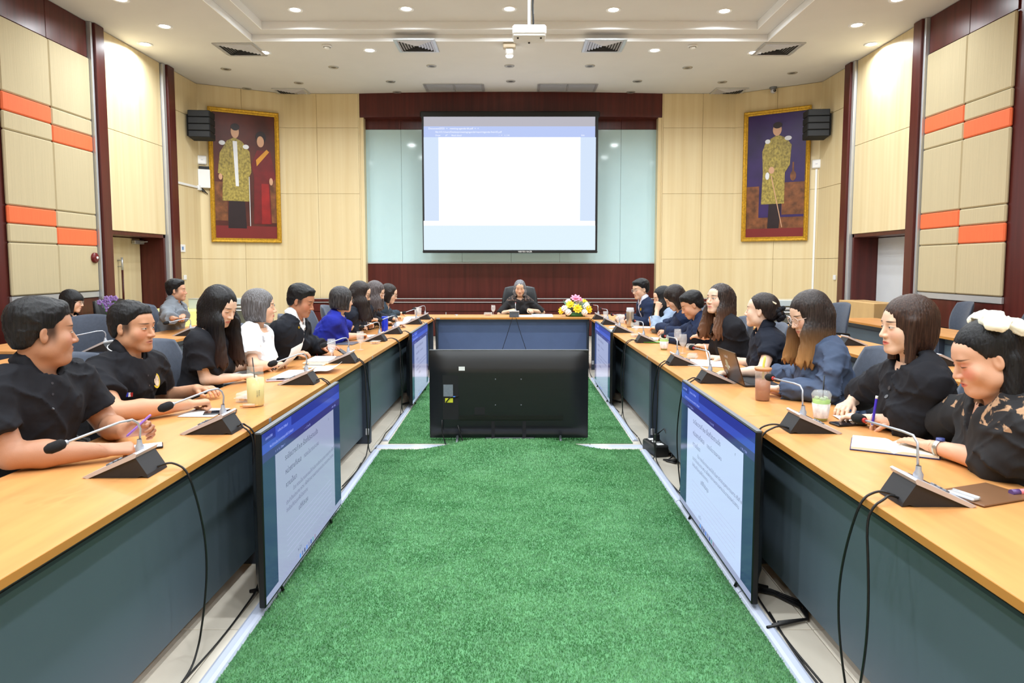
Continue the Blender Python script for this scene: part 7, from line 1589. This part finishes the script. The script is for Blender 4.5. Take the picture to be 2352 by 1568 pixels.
# papers along the rows
sheet((1630, 838), .21, .30, 70, 'white document under the pen hand of the woman with pinned-up hair', curl=.02, n_layers=2); sheet((1504, 778), .20, .26, 80, 'notebook pages in front of the person with cropped hair', n_layers=2); sheet((1503, 785), .15, .21, 80, 'bright green booklet cover behind the tea cup', m=mat('booklet_green', (136, 214, 60), .5, var=.05), z=ZTOP + .006); sheet((1478, 752), .21, .28, 85, 'white papers of the woman with the dark brown bob', n_layers=2); sheet((1412, 752), .12, .10, 20, 'folded white tissue by the steel tumbler', n_layers=3, lift=.006); sheet((1405, 760), .13, .09, 40, 'white napkin near the microphones on the flower side', n_layers=2, lift=.01); sheet((855, 772), .2, .26, 5, 'white papers of the woman in bright blue', n_layers=2); sheet((925, 742), .22, .34, 0, 'white papers of the woman with swept-back hair', n_layers=4); sheet((945, 730), .21, .30, 0, 'white documents of the woman with the dark bob', n_layers=5); sheet((915, 752), .14, .12, 30, 'crumpled pale pink plastic bag beside the blue bottle', n_layers=3, lift=.04, m=mat('plastic_pink', (240, 222, 226), .3, var=.1)); sheet((938, 740), .12, .11, 60, 'crumpled clear plastic bag on the documents', n_layers=3, lift=.05, m=mat('plastic_white', (240, 242, 248), .2, var=.05), z=ZTOP + .008)
sheet((1985, 966), .16, .22, 85, 'white notepad in front of the woman with the brown bob', n_layers=3); sheet((470, 948), .18, .2, 0, 'white paper under the hands of the man with the yellow crest', n_layers=1)
p = onZ(1216, 727, ZTOP)
sheet((1204, 726.5), .24, .30, 90, 'open report of the chairwoman, turned page side', n_layers=4, lift=.01); sheet((1246, 726.5), .24, .30, 90, 'open report of the chairwoman, fanned page side', n_layers=3, curl=.02, lift=.012)
p = onZ(1048, 725, ZTOP); t = thing('eraser', 'small pink eraser on the head table', 'eraser', (p.x, p.y, ZTOP + .001)); MB().box((0, 0, .008), (.05, .025, .016), 0, .004).build('rubber', mat('eraser_pink', (240, 180, 180), .6, var=.03), t); MB().box((.008, 0, .0085), (.028, .0255, .0168), 0, .002).build('sleeve', M_WHT, t)
p = onZ(1566, 815, ZTOP)
# bag hook / pouch near R1
phone((1397, 741), 20, 'white phone charger case by the microphone near the flowers', m=M_WHT)
# ================================================================== flower arrangement
p = onZ(1323, 727, ZTOP); FA = thing('flower_arrangement', 'bouquet of yellow, white and pink artificial flowers on the head table', 'flowers', (p.x, 9.98, ZTOP + .001))
MB().lathe([(0, .001), (.14, .001), (.15, .03), (.12, .05), (0, .05)], 20).build('base', mat('bouquet_green', (40, 92, 40), .7, var=.3, vscale=(30, 30, 30)), FA)
M_FY = mat('petal_yellow', (250, 216, 40), .55, var=.12, vscale=(30, 30, 30)); M_FW = mat('petal_white', (244, 244, 240), .55, var=.04); M_FP = mat('petal_pink', (246, 150, 180), .55, var=.15, vscale=(30, 30, 30))
def flower(c, r, m, n_dir, layers=2, np_=9, core=None):
    b = MB(); n_dir = Vector(n_dir).normalized(); q = n_dir.to_track_quat('Z', 'Y').to_matrix()
    for l_ in range(layers):
        rr = r * (1 - .3 * l_); til = .35 + .45 * l_
        for k in range(np_):
            a = 2 * math.pi * (k + .5 * l_) / np_; R_ = q @ Matrix.Rotation(a, 3, 'Z') @ Matrix.Rotation(-til, 3, 'Y'); b.ball(Vector(c) + R_ @ Vector((rr * .55, 0, .004 * l_)), (rr * .5, rr * .26, rr * .07), 8, 5, 0, R_)
    fl_ = b.build('flower', m, FA); MB().ball(Vector(c) + n_dir * r * .12, r * .22, 10, 6).build('flower_centre', core or m, fl_)
def ballfl(c, r, m):
    b = MB(); b.ball(c, r * .75, 12, 8)
    for k in range(26):
        z = 1 - 2 * (k + .5) / 26; a = k * 2.4; s = math.sqrt(1 - z * z); d = Vector((s * math.cos(a), s * math.sin(a), z)); b.ball(Vector(c) + d * r * .72, (r * .34, r * .34, r * .30), 6, 4)
    b.build('flower', m, FA)
for (x, y, z, r) in ((-.16, -.06, .11, .055), (.15, -.03, .15, .06), (-.11, -.10, .06, .05), (.12, -.11, .06, .05), (.02, .02, .20, .05), (-.10, .05, .20, .05), (.1, .06, .2, .05), (-.02, -.05, .15, .045)): ballfl((x, y, z), r, M_FW)
for (x, y, z, r, n) in ((.02, -.12, .11, .075, (0, -1, .4)), (-.08, -.06, .165, .07, (-.3, -.8, .6)), (.18, -.06, .10, .065, (.6, -.8, .2)), (-.20, -.04, .08, .06, (-.7, -.7, .2)), (.13, .0, .2, .06, (.5, -.5, .8))): flower((x, y, z), r, M_FY, n, 2, 9, mat('petal_gold', (240, 186, 30), .6, var=.1))
flower((0, -.03, .25, ), .085, M_FP, (0, -.6, .9), 3, 8); flower((.06, -.02, .24), .05, M_FP, (.5, -.6, .7), 2, 8)
for k in range(16):
    a = -2.8 + k * .37; d = Vector((math.cos(a) * 1.0, -.2 + .3 * math.sin(k), .35 + .5 * abs(math.sin(k * 1.7)))).normalized(); s = Vector((0, 0, .08)) + Vector((d.x * .06, d.y * .06, 0)); L_ = .17 + .05 * math.sin(k * 2.1); sd = d.cross(Vector((0, 1, .2))).normalized()
    V = [s, s + d * L_ * .5 + sd * .014, s + d * L_, s + d * L_ * .5 - sd * .014, s + d * L_ * .5 + Vector((0, -.004, .004))]; MB().add(V, [(0, 1, 4), (1, 2, 4), (2, 3, 4), (3, 0, 4)]).build('leaf', mat('leaf_sage', (120, 170, 150), .5, var=.15) if k % 3 else M_LEAF, FA)
# ================================================================== worn details
from mathutils.bvhtree import BVHTree
BV = {}
def surf_px(inf, part, px, py):
    k = (inf['root'].name, part)
    if k not in BV:
        o = [c for c in inf['root'].children if c.name.split('.')[0] == part][0]; BV[k] = BVHTree.FromPolygons([v.co + Vector(inf['O']) for v in o.data.vertices], [tuple(p.vertices) for p in o.data.polygons])
    h = BV[k].ray_cast(CAM, ray(px, py).normalized())
    return (h[0], h[1]) if h[0] is not None else (None, None)
def applique(inf, part, px, nm, poly, m, th=.003, up=(0, 0, 1), parent=None, lift=.0015):
    p, n = surf_px(inf, part, *px)
    if p is None: print('no surface', nm, px); return None
    n = n.normalized() if n.dot(ray(*px)) < 0 else -n.normalized(); up = Vector(up); v = (up - n * up.dot(n)).normalized(); u = v.cross(n)
    return MB().prism(poly, -th, lift, 0, lambda a, b, h: p - Vector(inf['O']) + u * a + v * b + n * h).build(nm, m, parent or inf['root'])
cr = applique(M2, 'shirt', (359, 874), 'crest_badge', oval(0, 0, .026, .040, 24), mat('crest_yellow', (222, 196, 60), .5, var=.1)); applique(M2, 'shirt', (359, 874), 'crest_centre', oval(0, 0, .018, .030, 20), mat('crest_white', (226, 206, 186), .5, var=.5, vscale=(90, 90, 90)), parent=cr, lift=.003)
for k, m in enumerate((mat('flag_blue', (40, 60, 190), .6, var=.02), M_PAPER, mat('flag_red', (190, 50, 50), .6, var=.02))): applique(M2, 'shirt', (292 + 5 * k, 906), 'sleeve_flag', [(-.006, -.011), (.006, -.011), (.006, .011), (-.006, .011)], m, lift=.002)
M_BTN = mat('button_dark', (60, 60, 66), .3, var=.03)
for px in ((121, 905), (122, 938), (120, 880)): applique(M1, 'shirt', px, 'button', oval(0, 0, .005, .005, 12), M_BTN)
for px in ((340, 862), (343, 885)): applique(M2, 'shirt', px, 'button', oval(0, 0, .005, .005, 12), M_BTN)
for px in ((2044, 891), (2037, 911)): applique(R8, 'shirt', px, 'button', oval(0, 0, .010, .010, 14), M_BTN, lift=.004)
applique(W4, 'shirt', (604, 776), 'brooch', oval(0, 0, .010, .018, 10), M_SIL, lift=.004); applique(W4, 'shirt', (606, 783), 'brooch', oval(0, 0, .012, .008, 10), M_SIL, lift=.004)
M_PIN = mat('pin_gold', (214, 176, 60), .3, metal=.7, var=.05); applique(M5, 'suit_jacket', (686, 752), 'pin', oval(0, 0, .010, .010, 12), M_PIN, lift=.004); applique(R1, 'blazer', (1472, 710), 'pin', oval(0, 0, .012, .02, 12), M_PIN, lift=.004)
applique(R5, 'shirt', (1626, 770), 'brooch', oval(0, 0, .005, .014, 10), M_SIL, lift=.004)
# watches and bracelets
def band(inf, q, f_, r, m, w_=.008, dial=None, nm='watch'):
    a = Vector(inf['E'][q] - inf['O']); b = Vector(inf['W'][q] - inf['O']); d = (b - a).normalized(); c = a.lerp(b, f_); bm_ = MB().tube([c - d * w_, c - d * w_ * .5, c + d * w_ * .5, c + d * w_], [r, r + .002, r + .002, r], 18, cap=False).build(nm, m, inf['root'])
    if dial: up_ = Vector((0, 0, 1)) - d * d.z; up_.normalize(); R_ = up_.to_track_quat('Z', 'Y').to_matrix(); MB().lathe([(0, .010), (.015, .010), (.016, 0)], 18, c=c + up_ * (r - .002), R=R_).build('dial', dial, bm_)
band(R9, -1, .86, .033, mat('watch_steel', (190, 190, 184), .3, metal=.8, var=.05), .010, mat('dial_blue', (70, 80, 140), .2, var=.03)); band(R9, 1, .82, .036, mat('bracelet_cream', (240, 214, 170), .4, var=.05), .0015, None, 'bracelet'); band(W7, 1, .85, .029, M_BLK, .010, mat('dial_dark', (40, 40, 70), .2, var=.02)); band(R8, -1, .85, .029, mat('bracelet_pink', (240, 226, 224), .4, var=.05), .002, None, 'bracelet')
# white bow
HBm = R9['HB']; Pw = lambda x, y, z: Vector(R9['C'] + np.array((x, y, z)) @ HBm - R9['O']); M_BOW = mat('bow_ivory', (246, 242, 222), .6, var=.04, bump=.4, bscale=(20, 20, 20), bdist=.02)
def bow_part(nm, prims, ph):
    q = SDF(); cut = None
    for kind, a_, b_, c_ in prims:
        if kind == 'e':
            th = c_; R_ = np.array([[math.cos(th), 0, -math.sin(th)], [0, 1, 0], [math.sin(th), 0, math.cos(th)]]); q.ell(a_, b_, .012, R_)
        else: q.cone(a_, b_, c_[0], c_[1], .012)
    Fq, l_, ax_ = q.eval((-.20, -.26, -.06), (.20, .06, .22), .0042); Fq = Fq + folds(ax_[0][:, None, None] * 1.5, ax_[1][None, :, None] * 1.5, ax_[2][None, None, :] * 1.5, .010, ph)
    v, q_ = nets(Fq, l_, .0042); v = R9['C'] + (v * R9['hs']) @ HBm - R9['O']; obj(nm, np_mesh(nm, v, q_, M_BOW), R9['root'])
bow_part('bow_loop', [('e', (.052, -.045, .128), (.055, .034, .016), .25)], 1.0); bow_part('bow_loop', [('e', (-.052, -.050, .124), (.058, .036, .017), -.35)], 4.0)
bow_part('bow_tail', [('c', (.01, -.07, .118), (.05, -.15, .062), (.012, .020)), ('c', (.03, -.07, .116), (.085, -.14, .058), (.010, .016))], 2.0); bow_part('bow_tail', [('c', (-.01, -.07, .118), (-.055, -.165, .040), (.012, .022)), ('c', (-.03, -.07, .112), (-.09, -.150, .036), (.010, .018))], 6.0)
bow_part('bow_knot', [('e', (0, -.055, .128), (.018, .026, .018), 0)], 3.0)
# scrunchie and clip of the pinned-up hair
HBm = R6['HB']; Pw6 = lambda x, y, z: Vector(R6['C'] + np.array((x, y, z)) @ HBm - R6['O']); b = MB()
for k in range(14): a = 2 * math.pi * k / 14; b.ball(Pw6(.04 * math.cos(a), -.135 + .012 * math.sin(3 * a), -.012 + .042 * math.sin(a)), (.017, .017, .017), 8, 6)
b.build('scrunchie', C_BLK, R6['root'])
b = MB()
for k in range(5): b.ball(Pw6(-.052 + .0 * k, -.075 - .008 * k, .075 - .004 * k), .006, 8, 6)
b.build('hair_clip', mat('clip_pearl', (238, 226, 196), .3, var=.05), R6['root'])
